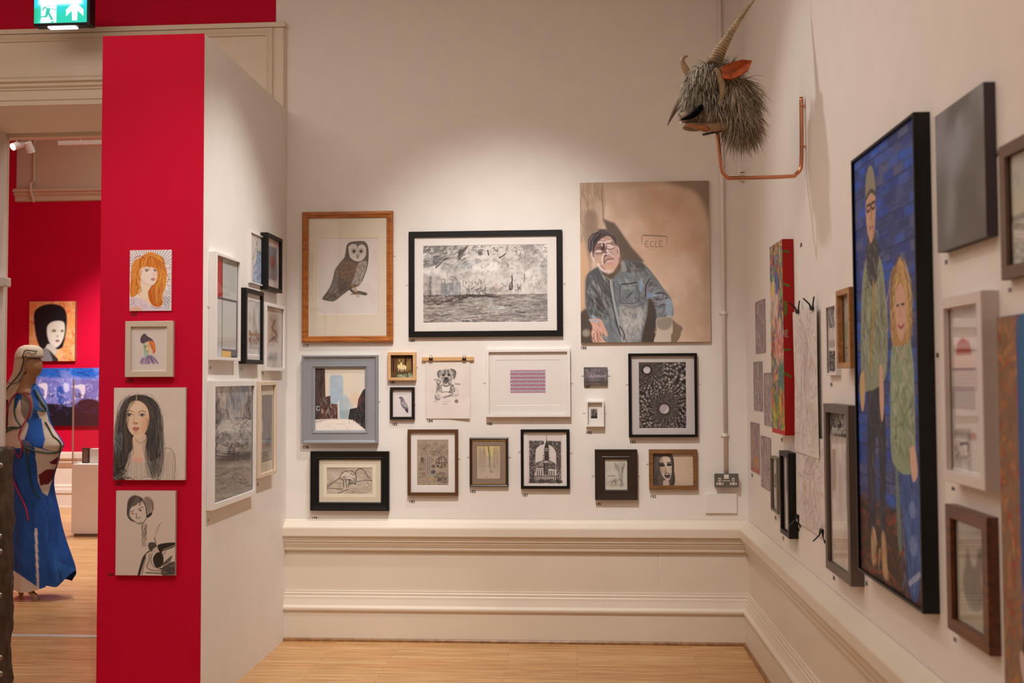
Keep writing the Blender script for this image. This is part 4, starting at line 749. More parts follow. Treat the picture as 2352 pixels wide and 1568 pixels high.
framed('framed_print', 'black frame of swirling white dots round two pale discs', BACK, (1444, 811, 1602, 1004), .03, .017, BLACKF, pic_dots(), (1468, 832, 1576, 983), 'flat', .014, mat('cool_white_mount_board', 'cbc4c2', .85), hooks=[(1440, 881), (1606, 880)])
framed('framed_drawing', 'ink drawing of a bear in a deep black landscape frame', BACK, (712.5, 1036.5, 893, 1173), .034, .053, BLACKF, pic_bear(), (750.5, 1073.5, 855.5, 1134), 'slope', .018, MCREAM, slip=(.022, mat('pale_cream_mount', 'e6dcc6', .85)))
framed('framed_drawing', 'brown paper full of doodled symbols in a walnut frame', BACK, (936, 986, 1052, 1138), .026, .02, BROWNF, pic_map(), (958, 1010, 1030, 1114.5), 'flat', .01, MW, hooks=[(1054, 1052)])
framed('framed_painting', 'yellowish striped figures on taupe mount in a gilt-lined dark frame', BACK, (1078, 1005, 1167.5, 1117.5), .024, .015, DKBROWN, pic_figs(), (1095.5, 1024, 1148.5, 1098.5), 'round', .01, MTAUPE, lip=(.006, GOLD), hooks=[(1075, 1048), (1171, 1048)])
framed('framed_print', 'black and white church spire linocut in a thin black frame', BACK, (1196, 986, 1308, 1122.5), .026, .018, BLACKF, pic_spire(), (1211, 999, 1293, 1113), 'flat', .01, MW, hooks=[(1192, 1036), (1312, 1039)])
framed('framed_drawing', 'pale pencil sketch of bare trees in a wide dark brown frame', BACK, (1366.5, 1032, 1464, 1148), .034, .062, DKBROWN, pic_trees(), None, 'slope', .018, hooks=[(1362, 1091), (1467, 1091)])
framed('framed_painting', 'monochrome grimacing woman picture in a mid brown frame', BACK, (1491, 1032, 1602, 1124.5), .024, .026, MIDBR, pic_grimace(), None, 'flat', .01, glass=False, hooks=[(1487, 1064)])
# dog drawing: loose sheet under a wooden batten with two bulldog clips
def batten():
    u0, v0, u1, v1 = BACK.rect((978, 829, 1079, 961), .012); uc = (u0+u1)/2; r = empty('hanging_drawing', mtx=BACK.mtx(uc, v0)); tag(r, 'unframed boxer dog drawing clipped to a short wooden batten', 'drawing')
    a = art_mesh('paper_sheet', pic_dog(), u1-u0, v1-v0, .006, PAPER, r); me = a.data
    for v in me.vertices:                                    # the sheet bellies and its lower right corner curls forward
        x = (v.co.x/((u1-u0)/2)); y = v.co.z/(v1-v0); v.co.y -= .012*max(0, x)*max(0, .35-y)/.35+.004*math.sin(y*3)
    b = BACK.rect((969, 819.5, 1088.5, 828.5), .012); bm_ = MB().box(b[0]-uc, b[2]-uc, -.016, -.001, b[1]-v0, b[3]-v0).build('batten', PINE2, r, bevel=.002)
    for px in (990, 1066.5):
        c = BACK.rect((px-4.5, 816, px+4.5, 827.5), .012); m = MB(); x0, x1, z0, z1 = c[0]-uc, c[2]-uc, c[1]-v0, c[3]-v0; zm = z0+(z1-z0)*.45
        m.box(x0, x1, -.024, -.016, z0, zm); m.tube([(x0+.004, -.02, zm), (x0+.006, -.022, z1), (x1-.006, -.022, z1), (x1-.004, -.02, zm)], .0016, 6); m.build('bulldog_clip', BLKBR, r)
batten()
for t, px, py, d in (('177', 696, 797, 'owl drawing'), ('180', 939, 785, 'waterfront print'), ('188', 1333, 802, 'frowning man portrait'), ('178', 695, 1030, 'grey-framed street picture'), ('181', 895, 880.5, 'stag box frame'),
                     ('182', 899, 977, 'pigeon picture'), ('184', 980, 969.5, 'boxer dog drawing'), ('186', 1117, 976, 'zigzag print'), ('189', 1341, 890.5, 'tiny dark canvas'), ('190', 1345, 996.5, 'pine forest print'),
                     ('193', 1446, 1018, 'dotted disc print'), ('179', 715, 1193, 'bear drawing'), ('183', 939, 1154.5, 'doodled symbols drawing'), ('185', 1079, 1131.5, 'gilt-lined figure picture'), ('187', 1199, 1140, 'church spire linocut'), ('191', 1368, 1160.5, 'bare tree sketch'), ('192', 1493, 1143, 'grimacing woman picture')):
    sticker(t, BACK, px, py, 6.3, f'black {t} sticker under the {d}')
# ------------------------------------------------------------------ red end of the partition
def pic_redhead():
    z = (220, 560, 3.919); P = Pic((298, 574, 393.5, 713.5), z, 'e9e0dd', 1.9, 31)
    for k in range(46):
        t = R(-175+k*5.2); c, s_ = math.cos(t), math.sin(t); r0 = 190+20*math.sin(k*2.1); P.l([(480+c*r0, 300+s_*r0*1.05), (480+c*300, 300+s_*300)], 5, ['7b8cb0', '8f86a8', '5f7298'][k % 3], .8, 0)
    for y in range(480, 600, 11): P.l([(610, y), (668, y+1)], 4, '6b7898', .8, 0)
    P.p([(305, 500), (340, 482), (440, 490), (500, 540), (600, 570), (605, 603), (303, 603)], 'dccbd6'); P.s([(310, 490), (460, 490), (470, 600), (305, 600)], 40, 30, 10, 40, 3, ['c8a8c0', 'b894a8', 'eadfe6', '9a8094'], .6); P.p([(320, 570), (400, 570), (410, 603), (310, 603)], 'dfb08c', .8)
    hr = [(318, 475), (308, 400), (318, 300), (322, 220), (350, 150), (400, 120), (440, 95), (490, 78), (545, 92), (600, 125), (612, 190), (640, 250), (635, 330), (625, 390), (600, 460), (604, 540), (560, 568), (510, 548), (480, 500), (470, 430), (500, 370), (400, 330), (395, 400), (375, 450)]
    P.p(hr, 'd98432'); P.p([(440, 100), (490, 78), (545, 92), (560, 130), (500, 115)], 'b4601c', .8, soft=4); P.p([(560, 140), (610, 140), (625, 250), (590, 340), (560, 330), (555, 230)], 'c06a20', .8, soft=6); P.p([(500, 380), (560, 330), (620, 390), (590, 470), (600, 540), (560, 566), (510, 545), (475, 460)], 'b65a1e', .8, soft=5)
    P.p([(402, 225), (440, 205), (500, 210), (548, 232), (558, 285), (553, 330), (530, 362), (498, 374), (450, 352), (410, 318), (390, 270)], 'ecdcd2'); P.p([(400, 320), (450, 355), (490, 374), (470, 420), (478, 490), (500, 560), (440, 500), (395, 480), (380, 440), (400, 390)], 'ebd6bb', .95); P.p([(395, 240), (410, 260), (405, 320), (390, 290)], 'e3b79c', .7, soft=4)
    hc = ['a84a14', 'e89a3c', 'f2bc68', 'c0601c', '8e3c12', 'eeb050']
    P.fl([[345, 160, 330, 260, 340, 360, 330, 470], [380, 140, 350, 240, 365, 340, 350, 460], [400, 230, 375, 320, 390, 400, 370, 450], [590, 150, 610, 250, 590, 330, 560, 420, 570, 540], [560, 200, 580, 300, 540, 400, 545, 540], [610, 230, 625, 320, 600, 420, 590, 500]], 16, 12, 4, hc, .85, 7, 18)
    P.fl([[450, 110, 410, 150, 400, 220], [470, 105, 440, 160, 440, 210], [490, 100, 480, 160, 490, 215], [520, 110, 530, 170, 545, 225], [440, 100, 490, 84, 550, 110, 600, 150]], 12, 12, 4.5, hc, .85, 4)
    P.L(4, '8a4520', [350, 120, 400, 108, 440, 140], [590, 120, 612, 150, 605, 180], [640, 280, 662, 310, 640, 350]); P.l([(350, 130), (390, 105), (430, 125)], 4, 'b85a50', .8)
    P.L(5, '5a3c30', [440, 232, 460, 226, 478, 236], [518, 234, 532, 230, 545, 240]); P.e(458, 241, 13, 8, '6f7a5c', .9); P.e(532, 242, 11, 7, '7a86a0', .9); P.e(458, 241, 5, 6, '2a2420'); P.e(533, 242, 4, 5, '2a2430'); P.l([(516, 250), (528, 282), (514, 290)], 3, 'c8968a', .8)
    P.p([(492, 316), (512, 306), (534, 312), (530, 326), (508, 330)], 'a85c6c'); P.l([(495, 317), (532, 316)], 4, 'f0e4e0'); P.e(530, 275, 18, 26, 'e8c4bc', .5, 0, 6); P.e(440, 290, 20, 20, 'f2d8c4', .5, 0, 8)
    P.L(3, '5a4a48', [310, 545, 350, 525, 320, 500], [500, 560, 540, 580, 600, 572]); P.l([(400, 320), (450, 352), (498, 374), (535, 360)], 2.5, 'b07a60', .8); return P
def pic_colourhead():
    z = (220, 560, 3.919); P = Pic((300, 751, 381, 853), z, 'ddd3cc', 1.8, 32); P.l([(355, 772), (580, 772)], 3, 'c8bab0', .6)
    P.p([(400, 880), (395, 840), (415, 805), (440, 795), (465, 820), (500, 840), (525, 870), (500, 880), (430, 890)], '5a4c56'); P.s([(400, 880), (415, 805), (465, 820), (525, 870)], 40, 22, 60, 40, 5, ['3a3038', '6e5a6c', '4a3a40'], .8)
    P.p([(430, 890), (490, 870), (500, 940), (490, 985), (450, 990), (425, 940)], 'e8c8a0'); P.p([(480, 870), (530, 875), (545, 960), (520, 985), (505, 930)], 'd8682a', .95); P.s([(480, 870), (530, 875), (545, 960), (515, 985)], 30, 24, 80, 25, 5, ['e8883a', 'b84a1c', 'f0a050'], .8); P.p([(425, 900), (442, 890), (448, 960), (440, 1005), (432, 960)], '7cc0a8', .9, soft=3); P.p([(440, 960), (475, 970), (465, 1010), (436, 1005)], '8ac8b4', .7, soft=3)
    P.L(4, '6a4a40', [440, 918, 456, 914], [470, 912, 488, 910], [455, 965, 475, 962]); P.e(448, 922, 6, 8, '8a3a28', .8); P.e(505, 960, 14, 16, 'e8c8b0', .8); P.l([(500, 985), (540, 1005), (555, 1025)], 10, 'e8c8a4', .9)
    P.p([(400, 1085), (410, 1035), (450, 1015), (510, 1005), (545, 1035), (575, 1088), (540, 1080), (480, 1085), (450, 1090)], 'a89ab8', .8, soft=3); P.fl([[470, 1010, 450, 1050, 455, 1085], [490, 1005, 510, 1050, 530, 1090], [500, 1010, 540, 1050, 570, 1085], [430, 1030, 415, 1060, 405, 1088], [480, 1010, 480, 1085]], 7, 6, 5, ['6a4a8c', '8a6aa8', '4a3a6a', 'c0b0d0'], .8); return P
def pic_darkhair():
    z = (220, 860, 3.265); P = Pic((261, 890, 425, 1102), z, 'd6cac0', 1.3, 33); P.n(4, 5, 'dcd2ca', .5); hc = ['1e1b1c', '2e2a2a', '4a403a', '6a5442', '3c444a', '586068', '7a7068']
    P.p([(130, 790), (132, 640), (150, 500), (158, 420), (180, 330), (215, 230), (250, 170), (310, 152), (370, 158), (430, 185), (475, 250), (492, 340), (500, 450), (505, 560), (520, 690), (510, 770), (400, 790)], '3a3636'); P.p([(240, 640), (280, 560), (400, 560), (420, 650), (560, 560), (600, 640), (600, 790), (230, 790)], 'cfc4ba'); P.p([(495, 560), (560, 555), (598, 620), (600, 790), (480, 790)], 'cfc4ba')
    P.p([(285, 460), (375, 450), (380, 540), (360, 650), (280, 650), (275, 560)], 'dbc3ac'); P.l([(300, 490), (340, 515), (370, 490)], 10, 'b0947e', .6); P.p([(280, 630), (350, 625), (345, 655), (285, 655)], 'e0a898', .8, soft=4)
    P.p([(228, 290), (240, 230), (290, 195), (350, 210), (390, 260), (400, 340), (385, 410), (350, 462), (310, 470), (265, 440), (235, 380)], 'e2c6aa'); P.p([(350, 330), (400, 320), (392, 400), (350, 455), (345, 400)], 'd8a684', .7, soft=10); P.p([(240, 240), (300, 205), (340, 215), (330, 270), (250, 280)], 'ead2b8', .7, soft=10)
    P.L(5, '7a604a', [228, 282, 255, 270, 280, 280], [318, 285, 345, 272, 375, 284]); P.e(252, 302, 22, 11, 'd8ccc2'); P.e(348, 305, 22, 11, 'd8ccc2'); P.e(250, 302, 11, 11, '4a4c48'); P.e(347, 305, 11, 11, '4a4c48'); P.l([(230, 300), (252, 290), (276, 302)], 5, '4a3a32'); P.l([(325, 304), (348, 293), (372, 305)], 5, '4a3a32'); P.l([(235, 312), (270, 314)], 3, '9a7a68', .7)
    P.l([(290, 290), (285, 340), (278, 362)], 6, 'c8a086', .8); P.p([(278, 360), (298, 352), (318, 362), (310, 374), (288, 374)], 'd09a84', .9); P.e(290, 368, 5, 4, '6a463a', .9); P.e(308, 368, 5, 4, '6a463a', .9)
    P.p([(276, 402), (292, 391), (302, 394), (313, 391), (328, 404), (310, 425), (290, 425)], 'c08078'); P.l([(277, 404), (300, 406), (327, 405)], 4, '8a4a48', .9); P.e(300, 440, 18, 6, 'b89078', .6, 0, 3)
    P.fl([[235, 190, 188, 320, 168, 470, 150, 640, 150, 770], [258, 178, 205, 250, 192, 400, 178, 560, 190, 720], [205, 300, 208, 400, 238, 500, 235, 600, 205, 740], [290, 165, 222, 240, 200, 340, 195, 480, 185, 640]], 40, 16, 4.5, hc, .6, 9, 11)
    P.fl([[335, 165, 405, 225, 428, 350, 418, 480, 430, 620, 440, 770], [360, 170, 440, 260, 460, 400, 450, 560, 480, 740], [400, 190, 470, 300, 485, 460, 490, 620, 470, 770], [415, 330, 412, 440, 390, 540, 405, 640, 425, 760]], 40, 16, 4.5, hc, .6, 9, 11); P.l([(305, 160), (302, 200)], 8, 'c8a888', .8)
    P.s([(140, 450), (200, 430), (200, 560), (150, 620)], 30, 60, 70, 15, 9, ['6a7880', '8a949a', '4a565c'], .6); P.s([(460, 230), (500, 400), (510, 700), (470, 760)], 30, 80, 85, 10, 9, ['5a666e', '7a868c', '8a7a6c'], .6); P.s((135, 700, 240, 785), 30, 40, 20, 40, 8, ['1e1c1c', '4a4440', '8a8a88'], .7)
    for x in list(range(255, 400, 13))+list(range(510, 600, 14)): P.l([(x, 660 if x < 400 else 590), (x-2, 720), (x+2, 785)], 3, ['8a8078', '6a625c', 'a89e94'][x % 3], .7)
    P.L(3, '6a625c', [505, 555, 560, 555, 595, 620, 598, 700, 590, 780]); P.s((135, 765, 500, 790), 20, 30, 5, 20, 5, ['8a2a28', '2a2424', 'e8d8d0'], .6); return P
def pic_pianist():
    z = (220, 860, 3.265); P = Pic((266, 1127, 402.5, 1321), z, 'd3c5ba', 1.4, 34); N = '302a28'
    P.p([(238, 1060), (236, 980), (250, 930), (290, 905), (340, 920), (350, 945), (320, 960), (300, 980), (262, 1000), (255, 1060), (290, 1100), (270, 1095)], '5a504c', .85); P.p([(350, 930), (390, 912), (425, 940), (433, 990), (420, 1040), (385, 1060), (380, 1010), (350, 960)], 'a09488', .85); P.p([(380, 1060), (420, 1030), (415, 1055), (385, 1075)], N)
    P.fl([[300, 915, 262, 950, 255, 1000], [310, 915, 290, 950, 280, 985], [330, 920, 330, 950, 325, 985], [280, 910, 250, 950, 245, 1040], [370, 920, 420, 960, 425, 1020], [360, 940, 395, 980, 390, 1040]], 8, 6, 3, [N, '4a403c', '7a6e66'], .8)
    P.L(6, N, [340, 930, 370, 980, 382, 1060], [240, 960, 236, 1050, 262, 1092, 292, 1102]); P.L(4, N, [262, 1030, 285, 1018], [315, 1012, 345, 995, 355, 1000], [300, 1040, 305, 1065, 300, 1078], [320, 1112, 345, 1108], [290, 1100, 320, 1120, 350, 1115, 378, 1078], [310, 1080, 335, 1070]); P.e(275, 1042, 9, 6, '7a7048', .9); P.e(333, 1018, 11, 6, '4a4440', .9); P.e(333, 1018, 5, 5, N)
    P.L(4, '5a504a', [348, 1125, 350, 1200, 352, 1290], [380, 1120, 378, 1200, 380, 1240], [360, 1150, 372, 1180, 360, 1210], [365, 1130, 385, 1140]); P.s((345, 1130, 385, 1300), 30, 40, 88, 8, 3.5, [N, '6a5e56', 'a89a8e'], .7); P.L(3, '8a7c70', [500, 1105, 465, 1140, 450, 1200, 440, 1240], [480, 1120, 460, 1180])
    P.p([(395, 1290), (400, 1262), (440, 1258), (460, 1285), (445, 1318), (410, 1325)], '544a46'); P.p([(430, 1310), (470, 1285), (482, 1310), (460, 1340), (430, 1335)], 'c4b6aa'); P.l([(440, 1225), (452, 1262)], 5, N); P.l([(400, 1332), (365, 1370), (345, 1430), (325, 1506)], 20, '3c3432')
    P.p([(385, 1340), (430, 1330), (420, 1400), (450, 1450), (500, 1455), (495, 1475), (400, 1470), (370, 1420), (375, 1370)], 'cbbcb0'); P.L(4, N, [405, 1345, 400, 1400, 385, 1440, 420, 1465, 495, 1470], [425, 1340, 415, 1390, 440, 1440, 500, 1455], [375, 1370, 360, 1440, 350, 1500])
    P.p([(470, 1275), (590, 1258), (590, 1290), (520, 1320), (500, 1345), (480, 1330)], N); P.p([(430, 1380), (460, 1335), (500, 1340), (510, 1400), (490, 1440), (450, 1440)], N); P.p([(520, 1400), (575, 1355), (560, 1410), (520, 1440), (500, 1430)], '5a504a', .9); P.l([(510, 1312), (590, 1280)], 7, 'a89a90', .9); P.e(512, 1335, 16, 18, 'b8aaa0'); P.p([(500, 1450), (595, 1400), (597, 1507), (505, 1507)], '544c48', .9); P.s((500, 1410, 597, 1505), 40, 40, 0, 12, 7, [N, '7a706a', '3c3432'], .7); P.l([(380, 1485), (500, 1490)], 10, '4a423e', .7); P.L(5, 'c8bab0', [500, 1440, 560, 1400, 580, 1350]); return P
canvas('canvas_picture', 'unframed drawing of a curly red-haired woman, topmost on the red wall end', PILLAR, (298, 574, 393.5, 713.5), .008, pic_redhead(), 'e4dad4', PAPER, cat='drawing')
framed('framed_drawing', 'small colourful head sketch in a stone white frame on the red wall end', PILLAR, (287, 737, 395.5, 865.5), .03, .028, TANF, pic_colourhead(), (303, 755, 377, 850), 'flat', .008, mat('warm_white_mount', 'e2d8d0', .85))
canvas('canvas_picture', 'unframed portrait of a young woman with long dark hair', PILLAR, (261, 890, 425, 1102), .022, pic_darkhair(), 'c0b2a6')
canvas('canvas_picture', 'unframed ink picture of a bob-haired woman above a pianist', PILLAR, (266, 1127, 402.5, 1321), .02, pic_pianist(), 'bcaea2')
for t, px, py, d in (('169', 299, 725.5, 'red-haired woman drawing'), ('168', 289, 877, 'colourful head sketch'), ('167', 265, 1115, 'long dark hair portrait'), ('166', 246, 1322, 'ink pianist picture')):
    sticker(t, PILLAR, px, py, 7, f'black {t} sticker beside the {d} on the red wall end')
# ------------------------------------------------------------------ white side of the partition (seen at a slant)
Z6 = (460, 500, 4.357); Z7 = (460, 840, 4.126)
def q6(xl, a, b, xr, c, d, z): return (z[0]+xl/z[2], z[1]+a/z[2], z[1]+b/z[2], z[0]+xr/z[2], z[1]+c/z[2], z[1]+d/z[2])
def vis(xl, xr, yt, yb):                                     # the front-plane corner heights follow the wall's vanishing point
    k = (xr-1320)/(xl-1320); return (xl, yt, yb, xr, 868+(yt-868)*k, 868+(yb-868)*k)
def pic_blocks():                                            # plain coloured blocks
    P = Pic((0, 0, 100, 150), (0, 0, 1), 'c4c4c4', 1, 41, 120, 200); P.r(0, 0, 34, 62, 'b8282c'); P.r(34, 0, 100, 60, 'c0c2bf'); P.l([(0, 62), (100, 62)], 3.4, '2a2628', 1, 0); P.l([(34, 0), (34, 150)], 2, '2a2628', 1, 0); P.r(34, 137, 100, 150, '2c2a34'); P.r(34, 140, 74, 150, 'dcae38'); P.l([(98.5, 62), (98.5, 137)], 3, '2a2a3a', 1, 0); return P
def pic_bluedots():
    P = Pic((0, 0, 100, 130), (0, 0, 1), 'ddd6d2', 1, 42, 90, 150); P.p([(30, 130), (30, 95), (55, 65), (60, 50), (100, 45), (100, 130)], 'a9bcd4', .9, soft=3); P.s((25, 50, 100, 130), 60, 5, 45, 90, 2.5, ['5a7ab0', '3a4a6a', '8a9ac0'], .8); P.L(2, '6a6a70', [50, 10, 58, 28, 66, 8], [60, 35, 70, 50, 85, 38], [20, 70, 35, 60]); P.s((45, 30, 90, 55), 12, 8, 40, 60, 2, ['3a3a44', '6a6a74'], .8); return P
def pic_flower():
    P = Pic((0, 0, 100, 150), (0, 0, 1), 'cfc2be', 1, 43, 90, 150); P.r(12, 22, 82, 125, '6f7684'); P.r(12, 60, 82, 125, '6d6a6c', .8, 8); P.n(4, 5, '8a8d98', .4); P.e(48, 72, 15, 20, '7a2c30', .9, 0, 4); P.e(44, 62, 8, 8, 'a84038', .8, 0, 3); P.l([(48, 85), (46, 118)], 4, '3a3436', .8); P.p([(0, 0), (100, 0), (100, 22), (0, 22)], 'c2a8a2', .6); return P
def pic_church():
    P = Pic((0, 0, 100, 190), (0, 0, 1), 'c8c6c4', 1, 44, 90, 170); P.n(4, 6, 'a8a8a6', .6); P.p([(50, 20), (62, 80), (40, 80)], '8e8e8c', .8, soft=3); P.r(35, 70, 70, 140, '9a9a98', .6, 4); P.l([(5, 120), (95, 118)], 12, 'a87850', .8); P.s((5, 108, 95, 150), 30, 20, 10, 30, 5, ['6a4a34', '8a6a50', '5a4a44'], .7); P.p([(20, 125), (30, 125), (28, 160), (22, 160)], '5a4034', .7, soft=3); P.r(5, 165, 100, 170, '6a6a6a', .6, 2); return P
def pic_greyfig():
    P = Pic((0, 0, 100, 200), (0, 0, 1), 'd2c8c0', 1, 45, 90, 190); P.r(25, 20, 80, 115, 'b09e92', .8, 3); P.l([(60, 40), (45, 70), (70, 90), (30, 112)], 9, '6a5a52', .7); P.s((25, 40, 80, 115), 30, 20, 70, 30, 3, ['5a4c46', '8a7a70'], .6); P.r(25, 150, 75, 175, '8a8886', .8, 4); P.n(4, 6, 'c0b4aa', .4); return P
def pic_inkcity():
    P = Pic((0, 0, 100, 190), (0, 0, 1), 'b9b0ac', 1, 46, 130, 240); P.n(5, 6, '8a8284', .7); P.s((0, 0, 100, 55), 120, 22, 88, 12, 2.5, ['5a5456', '8a8488', '403a3c', 'a8a0a2'], .7); P.p([(0, 0), (12, 30), (20, 55), (0, 55)], '3c3838', .7, soft=2); P.s((0, 55, 100, 75), 60, 9, 0, 30, 2, ['2e2a2a', '5a5454'], .8); P.p([(15, 80), (20, 55), (40, 55), (50, 85)], 'c8c0ba', .8, soft=3); P.s((0, 80, 100, 110), 90, 12, 70, 50, 2, ['2e2a2a', '4a4446', '8a8280'], .8); P.fl([[10, 90, 40, 82, 60, 105, 95, 100], [5, 110, 50, 120, 95, 112]], 6, 4, 1.5, ['3a3434'], .8); P.n(7, 9, 'cfc8c2', .5, .5, .7); P.r(0, 118, 100, 135, '4a4240', .7, 4); P.r(0, 135, 100, 190, '8f857e', .8, 3); P.s((0, 135, 100, 190), 50, 30, 10, 30, 2, ['6a605a', 'b0a69e', '5a504a'], .6); return P
def pic_sepia():
    P = Pic((0, 0, 100, 240), (0, 0, 1), '8f827e', 1, 47, 80, 200); P.g('958680', 'a59a8e', 0, 0, 0, 240, .8); P.s((10, 70, 90, 170), 50, 50, 86, 10, 3, ['6a6062', '7a7a80', 'a09694'], .6); P.e(60, 165, 28, 10, '5a6068', .7, 0, 4); P.L(4, '4a4442', [35, 180, 45, 180], [55, 180, 65, 180]); P.s((10, 185, 90, 235), 20, 50, 0, 8, 4, ['b5a898', '8a7c70'], .6); return P
pf = lambda xl, xr, yt, yb: vis(xl, xr, yt, yb)
framed('framed_print', 'coloured blocks print in a white frame beside the red wall edge', PART, pf(497, 553.5, 577, 826), .04, .016, WHITEF, pic_blocks(), None, 'flat', .012, hooks=[(478.5, 702)])
framed('framed_drawing', 'pale drawing with blue dots in a thin white frame, part hidden behind a black frame', PART, pf(576.5, 605, 530, 649), .015, .008, WHITEF, pic_bluedots(), None, 'flat', .004, hooks=[(573, 584)])
framed('framed_print', 'topmost black frame on the white partition side, dark flower print', PART, pf(615, 649, 533, 664), .045, .022, BLACKF, pic_flower(), None, 'flat', .012)
framed('framed_print', 'tall black frame with brown and grey church print on white partition', PART, pf(565.5, 606, 660, 835), .042, .024, BLACKF, pic_church(), (570, 688, 815, 597, 696, 812), 'flat', .012, MW)
framed('framed_drawing', 'tall white frame with faint brown figure, nearest the wall corner', PART, pf(611, 655.5, 693, 851), .03, .02, WHITEF, pic_greyfig(), None, 'flat', .012)
framed('framed_print', 'large white framed grey ink city print, lowest on the white partition', PART, pf(489.5, 589, 874, 1172), .034, .03, WHITEF, pic_inkcity(), None, 'flat', .012, hooks=[(476, 1020)])
framed('framed_picture', 'slim cream frame with sepia scene beside the large grey ink print', PART, pf(597, 636, 876, 1098), .04, .022, mat('cream_frame_paint', 'd9c4aa', .4), pic_sepia(), (602, 907, 1064, 626, 908, 1056), 'flat', .014, MCREAM)
for n_, px, py, d in (('170', 480, 847, 'coloured blocks print'), ('173', 552, 850, 'church print'), ('172', 600, 664, 'blue dots drawing'), ('175', 475.5, 1199, 'large grey ink city print'), ('176', 589, 1116, 'slim sepia picture'), ('174', 601, 860, 'faint brown figure drawing')):
    sticker(n_, PART, px, py, 6, f'tiny black number under the {d} on the white partition')
# ------------------------------------------------------------------ right wall (steeply foreshortened)
def visr(xl, xr, yt, yb):
    k = (xr-1320)/(xl-1320); return (xl, yt, yb, xr, 868+(yt-868)*k, 868+(yb-868)*k)
def pic_greysketch(seed, warm=0):
    def f():
        P = Pic((0, 0, 100, 140), (0, 0, 1), 'b3a39e' if not warm else 'b89c90', 1, seed, 70, 110); P.n(5, 6, '948790', .6); P.r(0, 0, 100, 140, '8d8088', .25); P.L(5, '8a7c82', [6, 8, 94, 8, 94, 132, 6, 132, 6, 8]); P.s((12, 14, 88, 126), 90, 22, 80, 40, 2.5, ['6a5e68', 'cfc2be', '8a7c88', '5a4e58', 'd8c8c0'] if not warm else ['8a5a54', 'cfb8a8', '6a7a8a', 'd89a58', 'a8685c'], .6)
        if warm: P.e(65, 105, 16, 14, 'd08a3a', .8, 0, 4); P.e(70, 40, 14, 30, '8a7a98', .6, 0, 6); P.r(0, 125, 100, 140, 'b4665c', .7, 3)
        return P
    return f()
def pic_jungle():
    P = Pic((0, 0, 100, 260), (0, 0, 1), '8a6a50', 1, 52, 110, 300); cols = ['c23a34', '3a7a4a', 'e0b040', '3a5a9a', 'd8d0c0', 'c87a9a', '5a9a6a', '7a4a8a', 'e08a3a', '4a3a3a', 'b8c0a8', '2a6a6a']
    P.s((0, 0, 100, 260), 900, 14, 80, 50, 4.5, cols, .85); P.s((0, 60, 60, 110), 90, 26, 95, 14, 4, ['e8d8c8', 'd8a8a0', 'b8a898'], .7); P.p([(40, 110), (70, 105), (90, 130), (80, 165), (50, 160), (35, 135)], 'd9a89a', .7, soft=3); P.s((35, 105, 90, 165), 50, 24, 70, 30, 4, ['e8c8c0', 'c85a50', 'd88a70', '8a4a4a'], .8); P.e(20, 62, 12, 10, 'e0b850', .8); P.e(55, 55, 14, 16, '4a5aa0', .8); P.p([(60, 170), (100, 165), (100, 205), (70, 210)], '3a7a6a', .7, soft=4); P.s((0, 210, 100, 255), 80, 26, 75, 25, 5, ['3a9a4a', 'e0a030', 'd8d040', '2a6a3a', 'c83a30'], .85); P.r(0, 254, 100, 260, 'c02828'); return P
def pic_map2(seed, h):
    P = Pic((0, 0, 100, h), (0, 0, 1), 'dad0c9', 1, seed, 110, int(110*h/100)); P.n(5, 8, 'cabfb9', .6); P.n(9, 14, 'e0d7d1', .5); P.s((4, 4, 96, h-4), int(h*.9), 12, 30, 90, 1.4, ['9a8e8c', 'b0a4a0', '8a7c80', 'a8989c'], .55); P.fl([[20, 12, 60, 40, 50, h*.5, 70, h*.8], [80, 10, 40, h*.4, 30, h*.9]], 7, 9, 1.3, ['8a7e80', 'a09090'], .6, 6); P.s((30, h*.3, 90, h*.7), 14, 20, 60, 60, 4, ['d0a8a0', 'c8b0ac'], .4); return P
def pic_strip():
    P = Pic((0, 0, 100, 300), (0, 0, 1), 'd5ccc8', 1, 55, 60, 200); P.r(8, 6, 92, 95, '8b8688'); P.s((8, 6, 92, 95), 40, 30, 80, 30, 6, ['4a4648', 'c0b8b8', '6a6668'], .7); P.r(8, 105, 92, 150, 'c8beba'); P.r(8, 150, 92, 185, '9a928e', .8, 3); P.r(8, 185, 92, 200, 'd8d0cc'); P.r(8, 200, 92, 235, '3e3836'); P.r(8, 235, 92, 290, '5c5450', 1); P.s((8, 200, 92, 290), 40, 26, 20, 50, 7, ['8a827e', '2e2a28', 'b8b0aa'], .7); return P
def pic_oak():
    P = Pic((0, 0, 100, 260), (0, 0, 1), 'bdbcb2', 1, 56, 70, 200); P.g('c4c6c8', 'a8a898', 0, 0, 0, 260, .8); P.n(4, 8, '9aa08c', .6); P.r(0, 110, 100, 170, '8f9c78', .6, 14); P.r(30, 160, 100, 200, 'c8c09a', .7, 6); P.r(0, 200, 100, 206, '6a6456', .7, 2); P.s((0, 200, 100, 260), 30, 24, 60, 40, 4, ['d0ccc0', '8a8478', '6a665c'], .6); return P
def pic_bigpaper():
    P = Pic((0, 0, 100, 170), (0, 0, 1), 'd2c6ba', 1, 57, 110, 190); P.n(4, 5, 'cabdb2', .5); P.r(0, 0, 100, 26, '38302e'); P.s((2, 2, 98, 25), 60, 7, 60, 60, 3, ['c8bcb4', '8a7e78', 'e0d6ce', '1e1a18'], .8); P.r(0, 26, 100, 40, 'd2c8c0'); P.p([(40, 60), (55, 55), (62, 75), (55, 115), (42, 110)], '9a8468', .55, soft=5); P.p([(58, 45), (85, 45), (90, 120), (60, 120)], 'cbbfb6', .7, soft=5); P.r(0, 130, 100, 136, 'd8cec4', .5); P.n(6, 8, 'ae9f93', .4); return P
